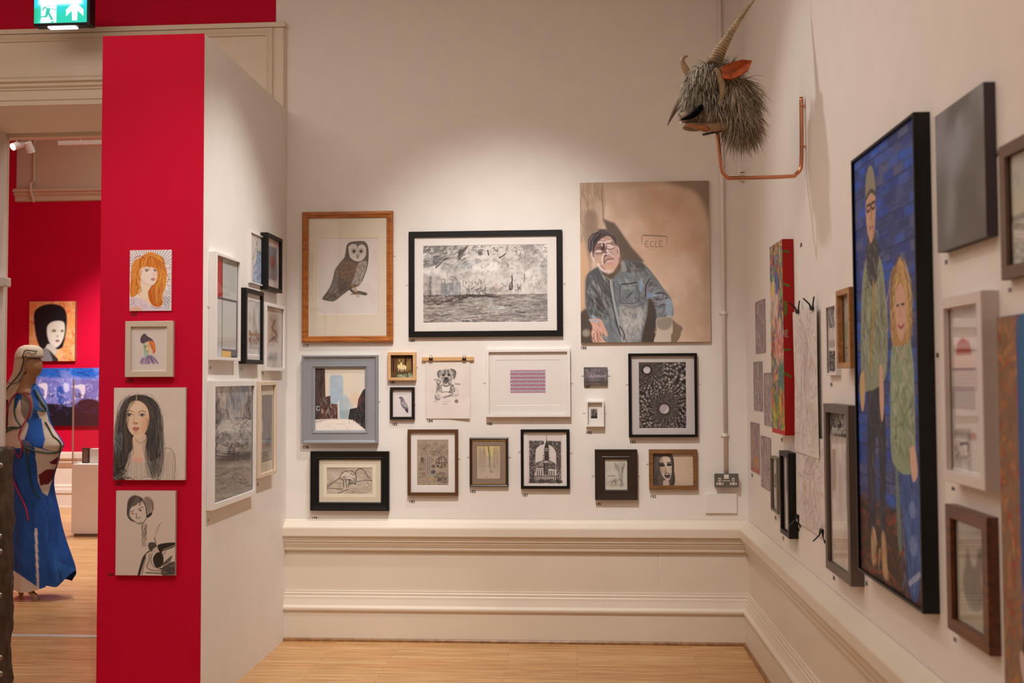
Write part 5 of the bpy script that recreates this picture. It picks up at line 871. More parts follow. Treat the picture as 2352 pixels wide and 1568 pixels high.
def pic_couple():
    P = Pic((0, 0, 100, 230), (0, 0, 1), '2c3f7a', 1, 58, 280, 620); rg = P.rng
    for r_ in range(34):
        for c_ in range(-1, 8):
            x = c_*15+(r_ % 2)*7.5; y = r_*5.7
            if y > 188: continue
            P.r(x+.3, y+.4, x+14.6, y+5.3, ['2a50b0', '2e4290', '3f60b8', '4a5490', '2248a4', '5c608c', '344480', '2c5cc4'][int(rg.integers(8))], .9, .3)
    for r_ in range(34): P.l([(0, r_*5.7+5.6), (100, r_*5.7+5.2)], .6, '5a6498' if r_ % 3 else '141c48', .7, 0)
    P.n(6, 14, '1b2658', .3, .5, .68); P.s((0, 0, 100, 190), 240, 9, 0, 10, 1.2, ['5a6aa8', '16204c', '4a5a9a', '6a6a88'], .55)
    P.r(0, 190, 100, 230, '3b2620'); P.s((0, 186, 100, 230), 160, 12, 5, 25, 2, ['5a3426', '2a1a18', '7a4a34', '4a2c24', '8a3a28'], .75)
    # tall figure, cap and glasses
    P.p([(16, 188), (17, 150), (20, 125), (42, 122), (48, 150), (46, 190), (44, 214), (38, 214), (36, 160), (30, 160), (28, 214), (21, 214)], '25263a'); P.s([(16, 125), (46, 122), (46, 205), (18, 205)], 110, 9, 80, 30, 1.6, ['3a3c4e', '16161f', '4a4a5a', '5a5c58'], .7)
    P.p([(21, 205), (28, 205), (28, 222), (20, 222)], 'b89a78', .9, soft=.6); P.p([(38, 205), (44, 205), (47, 226), (39, 225)], 'c0a070', .9, soft=.6); P.s((20, 205, 47, 225), 20, 6, 70, 30, 1.4, ['8a5a3a', 'd8c090', 'a83a2c'], .7)
    P.p([(8, 128), (8, 95), (12, 70), (20, 58), (34, 56), (46, 62), (52, 80), (54, 105), (50, 122), (36, 128), (20, 130)], '8d957c'); P.s([(8, 125), (12, 70), (34, 56), (52, 80), (52, 120)], 220, 10, 80, 30, 1.5, ['a8ae96', '6a705c', '7c846a', 'b8b8a4', '565a4c'], .65)
    P.p([(20, 58), (24, 46), (36, 44), (42, 58), (36, 72), (26, 72)], '3a3c40'); P.s((20, 46, 42, 74), 40, 6, 70, 40, 1.3, ['6a6c6c', '22242c', '8a8a84'], .7); P.l([(32, 72), (30, 95), (24, 118)], 3, 'b08a3c', .9)
    P.p([(22, 40), (21, 26), (26, 18), (34, 18), (38, 26), (37, 40), (32, 49), (27, 49)], 'c49a80'); P.p([(21, 26), (22, 14), (29, 8), (36, 13), (38, 25), (30, 22)], '8f8a78'); P.l([(21, 25), (30, 22), (38, 25)], 2.4, '4a4840'); P.L(1.3, '2a2220', [23, 29, 29, 29], [31, 29, 37, 29], [23, 29, 23, 32, 28, 32, 29, 29], [31, 29, 32, 32, 36, 32, 37, 29]); P.l([(30, 30), (30.5, 36), (29, 37)], 1, '8a5c48'); P.l([(27, 42), (31, 41.4), (34, 42)], 1.2, '8a4c40'); P.s((23, 36, 36, 48), 20, 4, 80, 40, 1, ['d8b298', 'a87860'], .6)
    P.p([(5, 122), (12, 120), (13, 134), (8, 142), (4, 134)], 'c8a878'); P.p([(40, 118), (45, 118), (46, 138), (42, 146), (39, 136)], 'd0a88c')
    # shorter figure, curly fair hair
    P.p([(62, 165), (66, 168), (70, 205), (64, 205)], '6a8078', .9); P.p([(70, 165), (92, 165), (96, 200), (92, 226), (80, 226), (74, 195)], '2f5090'); P.s((70, 168, 96, 224), 80, 9, 80, 30, 1.8, ['4a72b8', '24407c', '6a8ac4', '3a5a9c'], .7); P.e(86, 186, 5, 4, '8aa0cc', .6); P.e(86, 203, 5, 5, '8aa0cc', .6); P.l([(80, 222), (94, 215)], 3, 'b8c0d8', .7)
    P.p([(56, 160), (57, 125), (60, 108), (70, 100), (84, 102), (91, 115), (92, 145), (90, 165), (78, 170), (64, 168)], '8fa083'); P.s([(56, 160), (60, 108), (84, 102), (92, 120), (90, 165)], 200, 9, 80, 40, 1.5, ['aab89a', '6a7a60', '7c8c70', 'c0c4ac', '5a6a54'], .65); P.l([(66, 104), (74, 114), (82, 104)], 2.5, 'b8a898', .8)
    P.p([(84, 158), (91, 156), (94, 168), (87, 172)], 'd8b09c'); P.p([(60, 103), (58, 88), (62, 72), (72, 65), (82, 68), (89, 80), (90, 98), (84, 106), (64, 107)], 'b08a54'); P.fl([[72, 66, 62, 80, 60, 100], [78, 66, 88, 82, 87, 102], [74, 67, 68, 78, 64, 92], [76, 67, 83, 78, 85, 92]], 20, 2.4, 1.3, ['d8b478', '8a6434', 'c89c5c', '6a4a28', 'e0c48c'], .8, 1.5, 16)
    P.p([(67, 88), (70, 78), (77, 77), (82, 86), (81, 98), (75, 105), (69, 100)], 'd2a690'); P.L(1.2, '4a342c', [69, 87, 72, 87], [76, 87, 80, 87]); P.l([(74, 88), (74, 93)], 1, 'a87868'); P.l([(71, 97), (75, 98.4), (79, 97)], 1.4, '9a4c44'); return P
def pic_greyblur():
    P = Pic((0, 0, 100, 140), (0, 0, 1), '868488', 1, 59, 140, 200); P.n(2, 3, '6c6866', .9, .35, .65, 2); P.n(3, 3, '9aa0a6', .7, .5, .75, 2); P.p([(0, 50), (40, 75), (100, 25), (100, 140), (0, 140)], '6a6560', .7, soft=16); P.p([(25, 80), (42, 85), (35, 120), (20, 130)], '98a2a8', .7, soft=8); P.p([(30, 20), (60, 40), (45, 75), (25, 60)], '98a0aa', .7, soft=10); return P
def pic_shore():
    P = Pic((0, 0, 100, 110), (0, 0, 1), 'bdb4a4', 1, 60, 120, 130); P.n(4, 4, 'a8a694', .6); P.r(0, 60, 100, 66, '5a4c32', .9, 1); P.r(0, 40, 100, 60, 'b8ac84', .6, 5); P.s((0, 68, 100, 110), 70, 14, 5, 30, 2.5, ['8a8a80', 'd0c8bc', '7a7a88', 'a8a09a'], .7); P.s((10, 5, 90, 40), 20, 16, 60, 50, 3, ['8a8e80', 'a0a08c'], .5); return P
def pic_panels():
    P = Pic((0, 0, 100, 180), (0, 0, 1), 'cfc6c0', 1, 61, 110, 200); P.r(12, 25, 90, 60, 'dad0c8'); P.p([(25, 52), (32, 38), (50, 33), (72, 38), (80, 52)], 'b02c24', .95, 0, 1); P.r(14, 40, 90, 52, '8a7a74', .25); P.r(12, 55, 90, 66, 'dfb4aa', .7, 3); P.l([(12, 68), (90, 68)], 2, '6a4a4a', .8, 0)
    for k in range(26): P.l([(12+k*3, 88), (12+k*3, 112)], 1.5, '8a7078' if k % 2 else '5a4a54', .8, 0)
    P.r(12, 138, 90, 145, '8a827c', .7, 1); P.e(80, 141, 6, 4, 'c05a34', .9); P.l([(35, 152), (60, 150), (60, 158)], 3, '3a3434'); P.s((15, 155, 60, 172), 40, 8, 60, 60, 1.4, ['6a625e', '8a827e', '4a4440'], .7); return P
def pic_hare():
    P = Pic((0, 0, 100, 170), (0, 0, 1), 'a9a294', 1, 62, 110, 190); P.n(3, 4, 'b8b2a6', .6); P.r(0, 10, 100, 50, '9a9690', .5, 8); P.p([(32, 60), (36, 42), (44, 62), (52, 70), (62, 66), (68, 40), (80, 38), (82, 60), (76, 85), (82, 110), (72, 135), (50, 142), (28, 130), (20, 105), (24, 85)], '625850', .9, soft=3); P.s([(26, 80), (78, 80), (80, 115), (30, 135)], 50, 10, 60, 40, 2, ['7e746a', '504740', '8a8076'], .6); P.l([(10, 118), (90, 116)], 2, '6a6256', .5); P.r(0, 130, 100, 170, 'a8a088', .4, 6); return P
def pic_vivid():
    P = Pic((0, 0, 100, 150), (0, 0, 1), '2f6ea0', 1, 63, 220, 330); P.n(4, 5, '2a5f92', .5); P.r(0, 0, 30, 150, '8a6a50'); P.s((0, 0, 30, 150), 260, 5, 60, 90, 2.2, ['a87858', '7a5a48', 'b86a3a', 'c88a4a', '8a7868', 'a83c28'], .7)
    P.p([(30, 0), (34, 60), (34, 150), (28, 150), (28, 0)], '3c5c98'); P.p([(40, 36), (70, 36), (72, 110), (50, 105), (38, 98)], 'b52f22'); P.p([(56, 80), (75, 85), (72, 118), (52, 116)], '3a5a44', .95); P.s((50, 80, 75, 118), 30, 10, 70, 40, 3, ['2a4234', '5a7a54', '4a4a3a'], .7)
    P.p([(30, 108), (46, 102), (100, 126), (100, 150), (62, 138)], 'c8727a', .95, soft=1); P.p([(30, 112), (52, 112), (60, 128), (46, 126)], 'c0433a', .9, soft=1); P.p([(30, 120), (60, 136), (62, 150), (30, 150)], '3a3234', .9); P.p([(30, 128), (100, 175), (80, 175), (30, 142)], 'd8c0b8', .9); P.r(56, 122, 90, 138, 'd8d0c8', .9, 1); P.l([(54, 134), (90, 138)], 3, 'cf8a3a', .8); P.p([(75, 36), (100, 30), (100, 100), (78, 96)], '6a8a5a', .9); P.e(86, 60, 12, 18, 'd8b04a', .7, 0, 3); P.p([(28, 140), (60, 150), (28, 150)], '5a3c24', .9); return P
MG = 'small grey-mauve sketches near the corner'
canvas('drawing_picture', 'grey-mauve sketch left of the red-edged canvas, uppermost near the corner', RIGHT, visr(1735, 1757, 694, 812), .004, pic_greysketch(51), 'a89a96', PAPER, group=MG, cat='drawing')
canvas('drawing_picture', 'grey-mauve sketch directly below the uppermost one near the corner', RIGHT, visr(1731, 1751, 831, 941), .004, pic_greysketch(64), 'a89a96', PAPER, group=MG, cat='drawing')
canvas('drawing_picture', 'grey-mauve sketch half hidden behind the lower red-edged canvas', RIGHT, visr(1754.5, 1774, 856, 975), .004, pic_greysketch(65), 'a89a96', PAPER, group=MG, cat='drawing')
canvas('drawing_picture', 'pinkish sketch with an orange spot, lowest left near the corner', RIGHT, visr(1724, 1744, 968, 1079), .004, pic_greysketch(66, 1), 'b09488', PAPER, group=MG, cat='drawing')
canvas('drawing_picture', 'grey-mauve sketch just below the red-edged canvas', RIGHT, visr(1747.5, 1770.5, 999, 1116), .004, pic_greysketch(67), 'a89a96', PAPER, group=MG, cat='drawing')
framed('framed_picture', 'narrow greenish grey frame just left of the slim black frame', RIGHT, visr(1769, 1784, 1046, 1170), .03, .012, mat('greenish_grey_frame', '77705c', .45), pic_greysketch(68), None, 'flat', .01)
framed('framed_picture', 'slim black frame below the red-edged canvas beside the long paper', RIGHT, visr(1790.5, 1811, 1034, 1221), .045, .024, BLACKF, pic_greysketch(69), None, 'flat', .012, hooks=[(1820, 1117)])
cv = canvas('canvas_picture', 'tall crowded jungle-coloured canvas with bright red sides', RIGHT, visr(1770.5, 1799.5, 566, 991), .055, pic_jungle(), 'a80f12')
gp = MB(); w_ = cv.data.vertices; hmax = max(v.co.z for v in w_); xm = max(v.co.x for v in w_)     # green tendrils trailing onto the red side
for zf, zl, sl in ((.93, .012, .0), (.765, .012, -.012), (.43, .01, 0), (.31, .014, -.02)):
    z0 = hmax*zf; gp.add([(xm+.0006, -.054, z0), (xm+.0006, -.02, z0+sl), (xm+.0006, -.02, z0+sl+zl), (xm+.0006, -.054, z0+zl)], [(0, 1, 2, 3)])
LEAF = mat('leaf_green_paint', '5a6a1a', .5, var=.2)
gp.ell((xm+.0004, -.044, hmax*.645), (.0008, .01, .04), 10, 8); gp.build('painted_leaves', LEAF, cv); gq = MB(); gq.add([(xm+.0006, -.054, hmax*.5), (xm+.0006, -.03, hmax*.495), (xm+.0006, -.036, hmax*.515), (xm+.0006, -.03, hmax*.54), (xm+.0006, -.054, hmax*.535)], [(0, 1, 2, 3, 4)]); gq.build('painted_flower', mat('dusty_pink_paint', 'a86a60', .5), cv)
# long paper sheets with bulldog clips
def sheet(name, label, q, off, pic, wav, clips):
    u0, v0, u1, v1 = RIGHT.rect(q, off); uc = (u0+u1)/2; r = empty(name, mtx=RIGHT.mtx(uc, v0)); tag(r, label, 'drawing'); a = art_mesh('paper_sheet', pic, u1-u0, v1-v0, off, PAPER, r)
    for v in a.data.vertices: v.co.y -= wav*abs(math.sin(v.co.z*2.3+v.co.x*3))+.0
    for (px, py, sgn) in clips:
        cu, cv_ = RIGHT.hit(px, py, off+.01); x = cu-uc; zz = cv_-v0; m = MB(); o = off+wav
        m.tube([(x-.018, -o-.004, zz-.012*sgn), (x+.018, -o-.004, zz-.012*sgn)], .007, 8)
        m.tube([(x-.014, -o-.006, zz-.008*sgn), (x-.012, -o-.012, zz+.01*sgn), (x-.006, -o-.04, zz+.036*sgn)], [.006, .004, .0035], 6); m.tube([(x+.014, -o-.004, zz-.008*sgn), (x+.01, -o-.002, zz+.01*sgn), (x+.006, -o+.004 if o > .012 else -.004, zz+.042*sgn)], [.006, .004, .0035], 6)
        m.tube([(x-.01, -o-.006, zz-.004*sgn), (x+.01, -o-.006, zz-.004*sgn)], .004, 6); m.build('bulldog_clip', BLACKF, r)
sheet('hanging_drawing', 'upper long sheet of faint line drawing hung by two black clips', visr(1825, 1881, 717, 1035), .012, pic_map2(53, 200), .006, [(1832, 711, 1), (1865, 703, 1)])
sheet('hanging_drawing', 'lower long sheet of faint line drawing held by two black clips below', visr(1829, 1896, 993, 1196), .009, pic_map2(54, 120), .003, [(1830, 1190, -1), (1886, 1224, -1)])
framed('framed_print', 'narrow strip of black and white photographs in a white frame by the oak frame', RIGHT, visr(1896, 1919, 702, 862), .02, .01, WHITEF, pic_strip(), None, 'flat', .004, glass=False)
framed('framed_picture', 'deep oak box frame with misty green landscape', RIGHT, visr(1920.5, 1951, 668, 846), .05, .022, OAK, pic_oak(), None, 'flat', .02)
framed('framed_print', 'large grey-brown frame with dark strip across its top, partly behind the blue canvas', RIGHT, visr(1893.5, 1951, 926, 1301), .05, .035, GREYBR, pic_bigpaper(), None, 'flat', .012)
framed('framed_painting', 'tall painting of two people against blue bricks in a black frame', RIGHT, visr(1962, 2108, 363, 1303), .05, .01, BLACKF, pic_couple(), None, 'flat', .004, glass=False, amat=CANVAS)
canvas('canvas_picture', 'blurred dark grey canvas right of the blue brick painting', RIGHT, visr(2150.5, 2262, 266, 582), .03, pic_greyblur(), '4a4248', hooks=[(2290, 352)])
framed('framed_picture', 'brown frame with shoreline cut off by the upper right edge', RIGHT, visr(2296, 2440, 337, 645), .025, .032, mat('taupe_brown_frame', '6a5444', .45, var=.06), pic_shore(), None, 'flat', .01)
framed('framed_print', 'pale grey frame with red dome print, below the blurred grey canvas', RIGHT, visr(2161, 2257, 686, 1100), .045, .03, mat('pale_grey_frame', 'd6cbc4', .4), pic_panels(), (2180, 712, 1068, 2247, 702, 1090), 'flat', .014, MW, hooks=[(2153, 815)])
framed('framed_print', 'red-brown frame with dark hare silhouette, lowest on the right wall', RIGHT, visr(2173, 2269, 1157, 1440), .03, .035, RWOOD, pic_hare(), None, 'flat', .012, hooks=[(2290, 1296)])
canvas('canvas_picture', 'vivid blue and red painting with speckled brown border at the right edge', RIGHT, visr(2299, 2480, 727, 1600), .02, pic_vivid(), '7a5c44', cat='painting')
for t, px, py, d in (('194', 1726, 1095, 'pinkish orange-spot sketch'), ('195', 1794, 1014, 'red-edged jungle canvas'), ('196', 1779, 1192, 'greenish grey frame'), ('197', 1797, 1239, 'slim black frame'), ('198', 1832, 1218, 'lower long sheet'), ('199', 1907, 888, 'photograph strip'), ('200', 1913, 1329, 'large grey-brown frame'),
                     ('201', 1988, 1342, 'blue brick painting'), ('202', 2170, 607, 'blurred grey canvas'), ('203', 2316, 671, 'shoreline frame'), ('204', 2186, 1125, 'red dome print'), ('205', 2190, 1470, 'hare frame'), ('206', 1838, 568, 'top right of the red-edged canvas')):
    sticker(t, RIGHT, px, py, 9, f'tiny dark number on the right wall by the {d}', 1.)
# ------------------------------------------------------------------ pictures in the next room
def pic_bride():                                             # plain portrait stand-in: dark-haired sitter on an orange flowered ground
    P = Pic((67, 692, 172, 829), (0, 640, 4.354), 'e39a5c', 1.2, 71); P.n(5, 6, 'e8b888', .8); P.s((300, 225, 745, 830), 160, 30, 40, 60, 14, ['e0603c', 'f0c070', 'd83c30', 'f0a860', 'e8d0a0'], .6)
    P.p([(340, 420), (350, 320), (430, 265), (540, 255), (630, 290), (665, 380), (660, 520), (640, 640), (600, 700), (430, 700), (370, 600)], '17161a', 1, soft=2); P.p([(470, 480), (520, 430), (600, 420), (645, 450), (645, 560), (610, 650), (560, 690), (510, 660), (475, 580)], 'dfe0d2', 1, soft=2); P.e(540, 520, 22, 13, '6a6438', .9, 0, 3); P.e(622, 522, 16, 12, '6a6438', .9, 0, 3); P.e(576, 575, 12, 10, '8a9080', .7, 0, 3); P.e(576, 622, 20, 10, '7a3440', .9, 0, 2)
    P.p([(480, 650), (560, 690), (560, 760), (450, 740)], 'c8cabc', 1, soft=3); P.p([(330, 828), (350, 740), (460, 700), (540, 760), (575, 828)], '2a2a2c', 1, soft=3); P.p([(380, 720), (470, 700), (520, 780), (520, 828), (400, 828)], '8a8a8c', .9, soft=5); return P
def pic_stage():
    P = Pic((60, 845, 227, 978), (0, 640, 4.354), '6a70b8', 1.0, 72); P.r(250, 890, 990, 985, '1f5cb8', 1, 8); P.s((260, 890, 980, 980), 40, 60, 0, 10, 8, ['1a3a8a', '2a70cc', '0e2050'], .7); P.n(7, 5, '8a8cd0', .7); P.s((300, 970, 980, 1200), 130, 26, 45, 70, 12, ['a8a8e0', '5a5cb0', 'c8c8e8', '4a50a0'], .6)
    P.p([(380, 1060), (470, 1050), (465, 1180), (440, 1180), (440, 1110)], 'dcd8e4', .95, soft=2); P.p([(710, 1080), (840, 1060), (845, 1170), (810, 1190), (800, 1110)], 'dcd8e4', .95, soft=2); P.p([(570, 1110), (600, 1070), (640, 1120), (640, 1250), (580, 1230)], '2a4aa0', .9, soft=4); P.p([(640, 1040), (690, 1060), (680, 1130), (640, 1120)], 'd0d4f0', .8, soft=4); P.s((420, 1150, 980, 1280), 90, 30, 30, 60, 12, ['d8d8f0', '3a3a70', '8a8ac0', '1e1e40', 'e8e8f4'], .7)
    P.p([(250, 1290), (500, 1250), (720, 1280), (820, 1210), (990, 1240), (990, 1500), (250, 1500)], '17151e', 1, soft=6); P.s((500, 1260, 990, 1350), 50, 30, 45, 60, 12, ['24305e', '4a3a6a', '2a1e30'], .6); return P
canvas('canvas_picture', 'dark-haired sitter on orange flowers, hung on the far red wall', FAR, (67, 692, 172, 829), .05, pic_bride(), '8a6a4a')
canvas('canvas_picture', 'blue stage crowd picture behind the dressed mannequin on the far red wall', FAR, (60, 845, 227, 978), .05, pic_stage(), '1a1c30')
# ------------------------------------------------------------------ shaggy goat head on a copper bracket
from mathutils import noise as mn
YG = XR*F/(1848-1320); PXG = YG/F
def ag(px, py, dy=0.): return on_y(px, py, YG)+Vector((0, dy, 0))
gr = empty('mounted_goat_head', ag(1650, 312)); tag(gr, 'shaggy grey goat head sculpture with long ridged horn on a bent copper pipe bracket', 'sculpture')
G0 = ag(1650, 312)
def gl(px, py, dy=0.): return ag(px, py, dy)-G0
SKIN = mat('brown_hide', '85745f', .8, var=.2, bump=.3, bscale=60); HORN = mat('tan_horn', '9c8462', .55, var=.25, vscale=30); COPPER = mat('copper_pipe_metal', 'd08e6a', .2, metal=1., var=.08)
FUR = [mat('fur_'+n, c, .8, var=.1) for n, c in (('stone', 'b4ae9c'), ('ash', '8f887a'), ('pale', 'd2ccba'), ('dark', '625a4e'))]; MANE = [mat('mane_'+n, c, .8, var=.1) for n, c in (('fawn', 'b5a48e'), ('umber', '7e6b54'), ('cream', 'c8b8a2'), ('olive', '75694f'))]
hm = MB()
def blob(px, py, rx, ry, dy=0., ry3=None): hm.ell(gl(px, py, dy), (rx*PXG, (ry3 or rx)*PXG, ry*PXG), 24, 16)
blob(1622, 196, 50, 48, 0, 50); blob(1596, 236, 32, 36, 0, 34); blob(1584, 262, 27, 23, 0, 28); blob(1632, 258, 42, 38, 0, 42); blob(1680, 240, 42, 66, 0, 46); blob(1596, 292, 30, 9, 0, 20)
ho = hm.build('head', SKIN, gr, smooth=True); rm = ho.modifiers.new('merge', 'REMESH'); rm.mode = 'VOXEL'; rm.voxel_size = .008; rm.use_smooth_shade = True
def fur(name, ms, n, roots, flow, ln, grav, w0, seed):
    rg = random.Random(seed); m = MB()
    for _ in range(n):
        (px, py, rx, ry, rd) = rg.choice(roots); th = rg.uniform(0, 6.283); ph = math.acos(rg.uniform(-1, 1)); d = Vector((math.sin(ph)*math.cos(th), math.sin(ph)*math.sin(th), math.cos(ph)))
        if d.y > .5: d.y = -d.y
        p = gl(px, py)+Vector((d.x*rx, d.y*rd, d.z*ry))*PXG; f = Vector(flow(px+d.x*rx, py-d.z*ry, rg)); v = (d*.55+f).normalized(); L = ln*rg.uniform(.55, 1.25)*PXG; st = 4; pts = [p]; sw = Vector((rg.gauss(0, .25), rg.gauss(0, .2), rg.gauss(0, .2)))
        for k in range(st):
            v = (v+Vector((0, 0, -grav))*(.3+.3*k)/st*1.6+sw*.25).normalized(); pts.append(pts[-1]+v*L/st)
        w = w0*PXG*rg.uniform(.6, 1.4); sd = v.cross(Vector((rg.gauss(0, 1), rg.gauss(0, 1), rg.gauss(0, 1)))).normalized(); up = v.cross(sd).normalized(); vv = []; ff = []
        for k, q in enumerate(pts[:-1]):
            r = w*(1-k/(st+.3)); vv += [q+sd*r, q-sd*r*.5+up*r*.8, q-sd*r*.5-up*r*.8]
        vv.append(pts[-1]); t = len(vv)-1
        for k in range(st-1): ff += [(k*3+j, k*3+(j+1) % 3, (k+1)*3+(j+1) % 3, (k+1)*3+j) for j in range(3)]
        ff += [((st-1)*3+j, (st-1)*3+(j+1) % 3, t) for j in range(3)]
        m.add(vv, ff, rg.choice([0, 0, 1, 2, 3] if py > 170 else [0, 1, 3, 3]))
    o = m.build(name, ms, gr, smooth=True); o['kind'] = 'stuff'; return o
fur('face_fur', FUR, 2300, [(1626, 190, 46, 42, 50), (1624, 178, 44, 30, 48), (1600, 222, 26, 28, 36), (1590, 238, 20, 20, 30), (1636, 232, 34, 30, 44), (1640, 250, 34, 30, 42), (1610, 206, 38, 36, 46)], lambda x, y, r: (-.12+(.45 if x > 1640 else 0)+r.gauss(0, .3), -.35, -.9+r.gauss(0, .25)), 33, 1.3, 1.5, 3)
fur('crown_fur', [FUR[1], FUR[3], FUR[0], FUR[1]], 360, [(1640, 166, 34, 16, 40), (1676, 166, 20, 12, 30)], lambda x, y, r: (.5 if x > 1650 else -.4, -.2, .0+r.gauss(0, .3)), 28, .6, 1.2, 5)
fur('mane_fur', MANE, 2600, [(1686, 235, 36, 58, 50), (1698, 262, 32, 44, 46), (1692, 215, 34, 34, 44), (1698, 288, 28, 30, 40)], lambda x, y, r: (.35+r.gauss(0, .3), -.15, -.9+r.gauss(0, .25)), 54, .9, 1.25, 7)
def horn(name, pts, rad, dy, ridges=0, m=HORN, flat=1.):
    Q = spline([(*p, r) for p, r in zip(pts, rad)], False, 14); P3 = []; rr = []
    for i, (x, y, r) in enumerate(Q):
        P3.append(gl(x, y, dy*(1-.3*i/len(Q)))); k = 1+(.05 if ridges and (i % 3 == 0) else 0) - (.2 if ridges and i % 3 == 1 else 0); rr.append(max(r, .6)*PXG*k)
    return MB().tube(P3, rr, 14).build(name, m, gr, smooth=not ridges)
horn('horn', [(1636, 158), (1646, 134), (1662, 105), (1685, 67), (1711, 31), (1739, -6)], [17, 15, 11.5, 7.5, 4.4, 1.2], -.05, 1); horn('horn', [(1594, 168), (1580, 152), (1571, 135), (1573, 124), (1583, 120)], [8, 8.5, 6.5, 4.5, 2], .07)
horn('small_horn', [(1635, 176), (1646, 196), (1652, 222), (1648, 250)], [4, 7, 7, 4], -.125); horn('ear', [(1567, 215), (1556, 238), (1546, 258), (1536, 280)], [5, 6, 4, 1], .09, 0, mat('brown_ear_hide', '6e5644', .7, var=.15))
em = MB(); ep = [(1648, 172), (1668, 164), (1690, 162), (1714, 164), (1706, 184), (1688, 196), (1668, 201), (1650, 198)]
for k, dy in enumerate((-.13, -.10)): em.v += [gl(x, y, dy-(.03 if 1 < i < 6 else 0)) for i, (x, y) in enumerate(ep)]
n_ = len(ep); em.v.append(gl(1680, 181, -.118)); em.f += [(i, (i+1) % n_, 2*n_) for i in range(n_)]+[tuple(range(n_, 2*n_))]+[(i, (i+1) % n_, n_+(i+1) % n_, n_+i) for i in range(n_)]; em.m += [0]*len(em.f)
em.build('ear', mat('orange_ear_lining', 'a04a18', .7, var=.4, vscale=40), gr)
MB().ell(gl(1604, 222, -.075), (.018, .018, .02), 16, 10).build('eye', mat('amber_glass_eye', '5a3010', .1), gr, smooth=True)
mo = MB(); Qm = spline([(1561, 284, 2), (1576, 281, 5), (1592, 272, 7.5), (1604, 259, 6), (1609, 251, 2)], False, 6)
mo.tube([gl(x, y, -.075-.02*math.sin(i/len(Qm)*3.1)) for i, (x, y, r) in enumerate(Qm)], [r*PXG for *_, r in Qm], 10); mo.build('mouth', mat('black_mouth', '030303', .9, spec=.1), gr, smooth=True)
mz = MB(); mz.ell(gl(1572, 272, -.02), (15*PXG, .05, 13*PXG), 16, 10); mz.build('muzzle', mat('pale_muzzle_hide', '9c8a78', .6, var=.2), gr, smooth=True)
nr = MB(); nr.tube([gl(1563+6*math.cos(t), 268+7*math.sin(t), -.05) for t in np.linspace(0, 6.28, 18)], 1.4*PXG, 8, cap=False); nr.build('nose_ring', STEEL, gr, smooth=True)
tm = MB()
for x, y in ((1564, 290), (1570, 291), (1562, 287)): tm.ell(gl(x, y, -.04), (3*PXG, .006, 3.5*PXG), 8, 6)
tm.build('teeth', mat('ivory_teeth', 'd8d4cc', .3), gr, smooth=True)
Qj = spline([(1568, 290, 2.5), (1586, 292, 6), (1612, 295, 9), (1642, 294, 12), (1668, 290, 10)], False, 5); MB().tube([gl(x, y, -.035) for x, y, r in Qj], [r*PXG for *_, r in Qj], 14).build('jaw', mat('pale_tan_hide', 'a98a6e', .7, var=.2), gr, smooth=True)
lm = MB(); lm.tube([gl(1574, 293, -.045), gl(1588, 295, -.055), gl(1602, 299, -.055), gl(1618, 303, -.05), gl(1630, 300, -.045)], [2*PXG, 4*PXG, 5.5*PXG, 7*PXG, 2*PXG], 12); lm.build('chin', mat('orange_tan_leather', 'a8683e', .6, var=.3, vscale=50), gr, smooth=True)
MB().tube([gl(1612, 313, -.03), (gl(1640, 306, -.02)), gl(1676, 297, 0)], 2.6*PXG, 8).build('support_rod', mat('dark_rod', '4a3a2e', .4, metal=.5), gr)
zb = (ag(1700, 409)-G0).z; xw = XR-.02-G0.x
cp = [gl(1648, 306), gl(1652, 345), gl(1656, 380)]+[gl(1660, 396), gl(1670, 406), gl(1686, 409)]+[Vector((xw-.06, 0, zb+.004)), Vector((xw-.028, 0, zb+.012)), Vector((xw-.006, 0, zb+.036)), Vector((xw, 0, zb+.075)), Vector((xw+.003, 0, zb+.2)), Vector((xw+.004, 0, zb+.37))]
Qc = spline(cp, False, 8); MB().tube([Vector(q) for q in Qc], .009, 14).build('copper_bracket', COPPER, gr, smooth=True)
sm = MB()
for dz in (.14, .33): sm.box(xw-.004, xw+.018, -.012, .012, zb+dz-.004, zb+dz+.004)
sm.build('bracket_clip', COPPER, gr, bevel=.002)
# ------------------------------------------------------------------ conduit, socket, plates on the back wall
def bx(px, py, off=0.): u, v = BACK.hit(px, py, off); return u, v
u1_, _ = bx(1665, 1000); cr = empty('conduit_pipe', (u1_, D, 0)); tag(cr, 'white painted conduit pipe running down the back wall to the double socket', 'pipe')
_, zs = bx(1666, 1085); MB().tube([(0, -.014, zs), (0, -.014, ZC-.01)], .0115, 14).build('tube', WALLP, cr, smooth=True)
for py in (378, 718, 998):
    _, z = bx(1665, py); m = MB(); m.box(-.027, .027, -.006, -.0005, z-.011, z+.011); m.tube([(0, -.014, z-.01), (0, -.014, z+.01)], .0145, 14)
    m.ell((-.022, -.006, z), (.004, .002, .004), 8, 5); m.ell((.022, -.006, z), (.004, .002, .004), 8, 5); m.build('saddle_clip', WALLP, cr)
su, sv = bx(1666.5, 1101.5); S_ = .0027; sr = empty('double_socket', (su, D, sv)); tag(sr, 'grey metal double wall socket below the conduit pipe', 'socket')
GM = mat('grey_metal_plate', '77736e', .4, metal=.6); HOLE = mat('dark_slot', '100e0d', .6)
MB().box(-.07, .07, -.036, -.001, -.038, .038).build('back_box', GM, sr, bevel=.003); MB().box(-.0735, .0735, -.041, -.036, -.0425, .0425).build('face_plate', GM, sr, bevel=.003)
MB().box(-.016, .014, -.0445, -.041, .01, .036).build('rocker_switch', PLASTIC, sr, bevel=.002); MB().box(-.024, .022, -.043, -.041, -.007, .003).build('label_strip', mat('grey_label', 'a39a92', .5), sr)
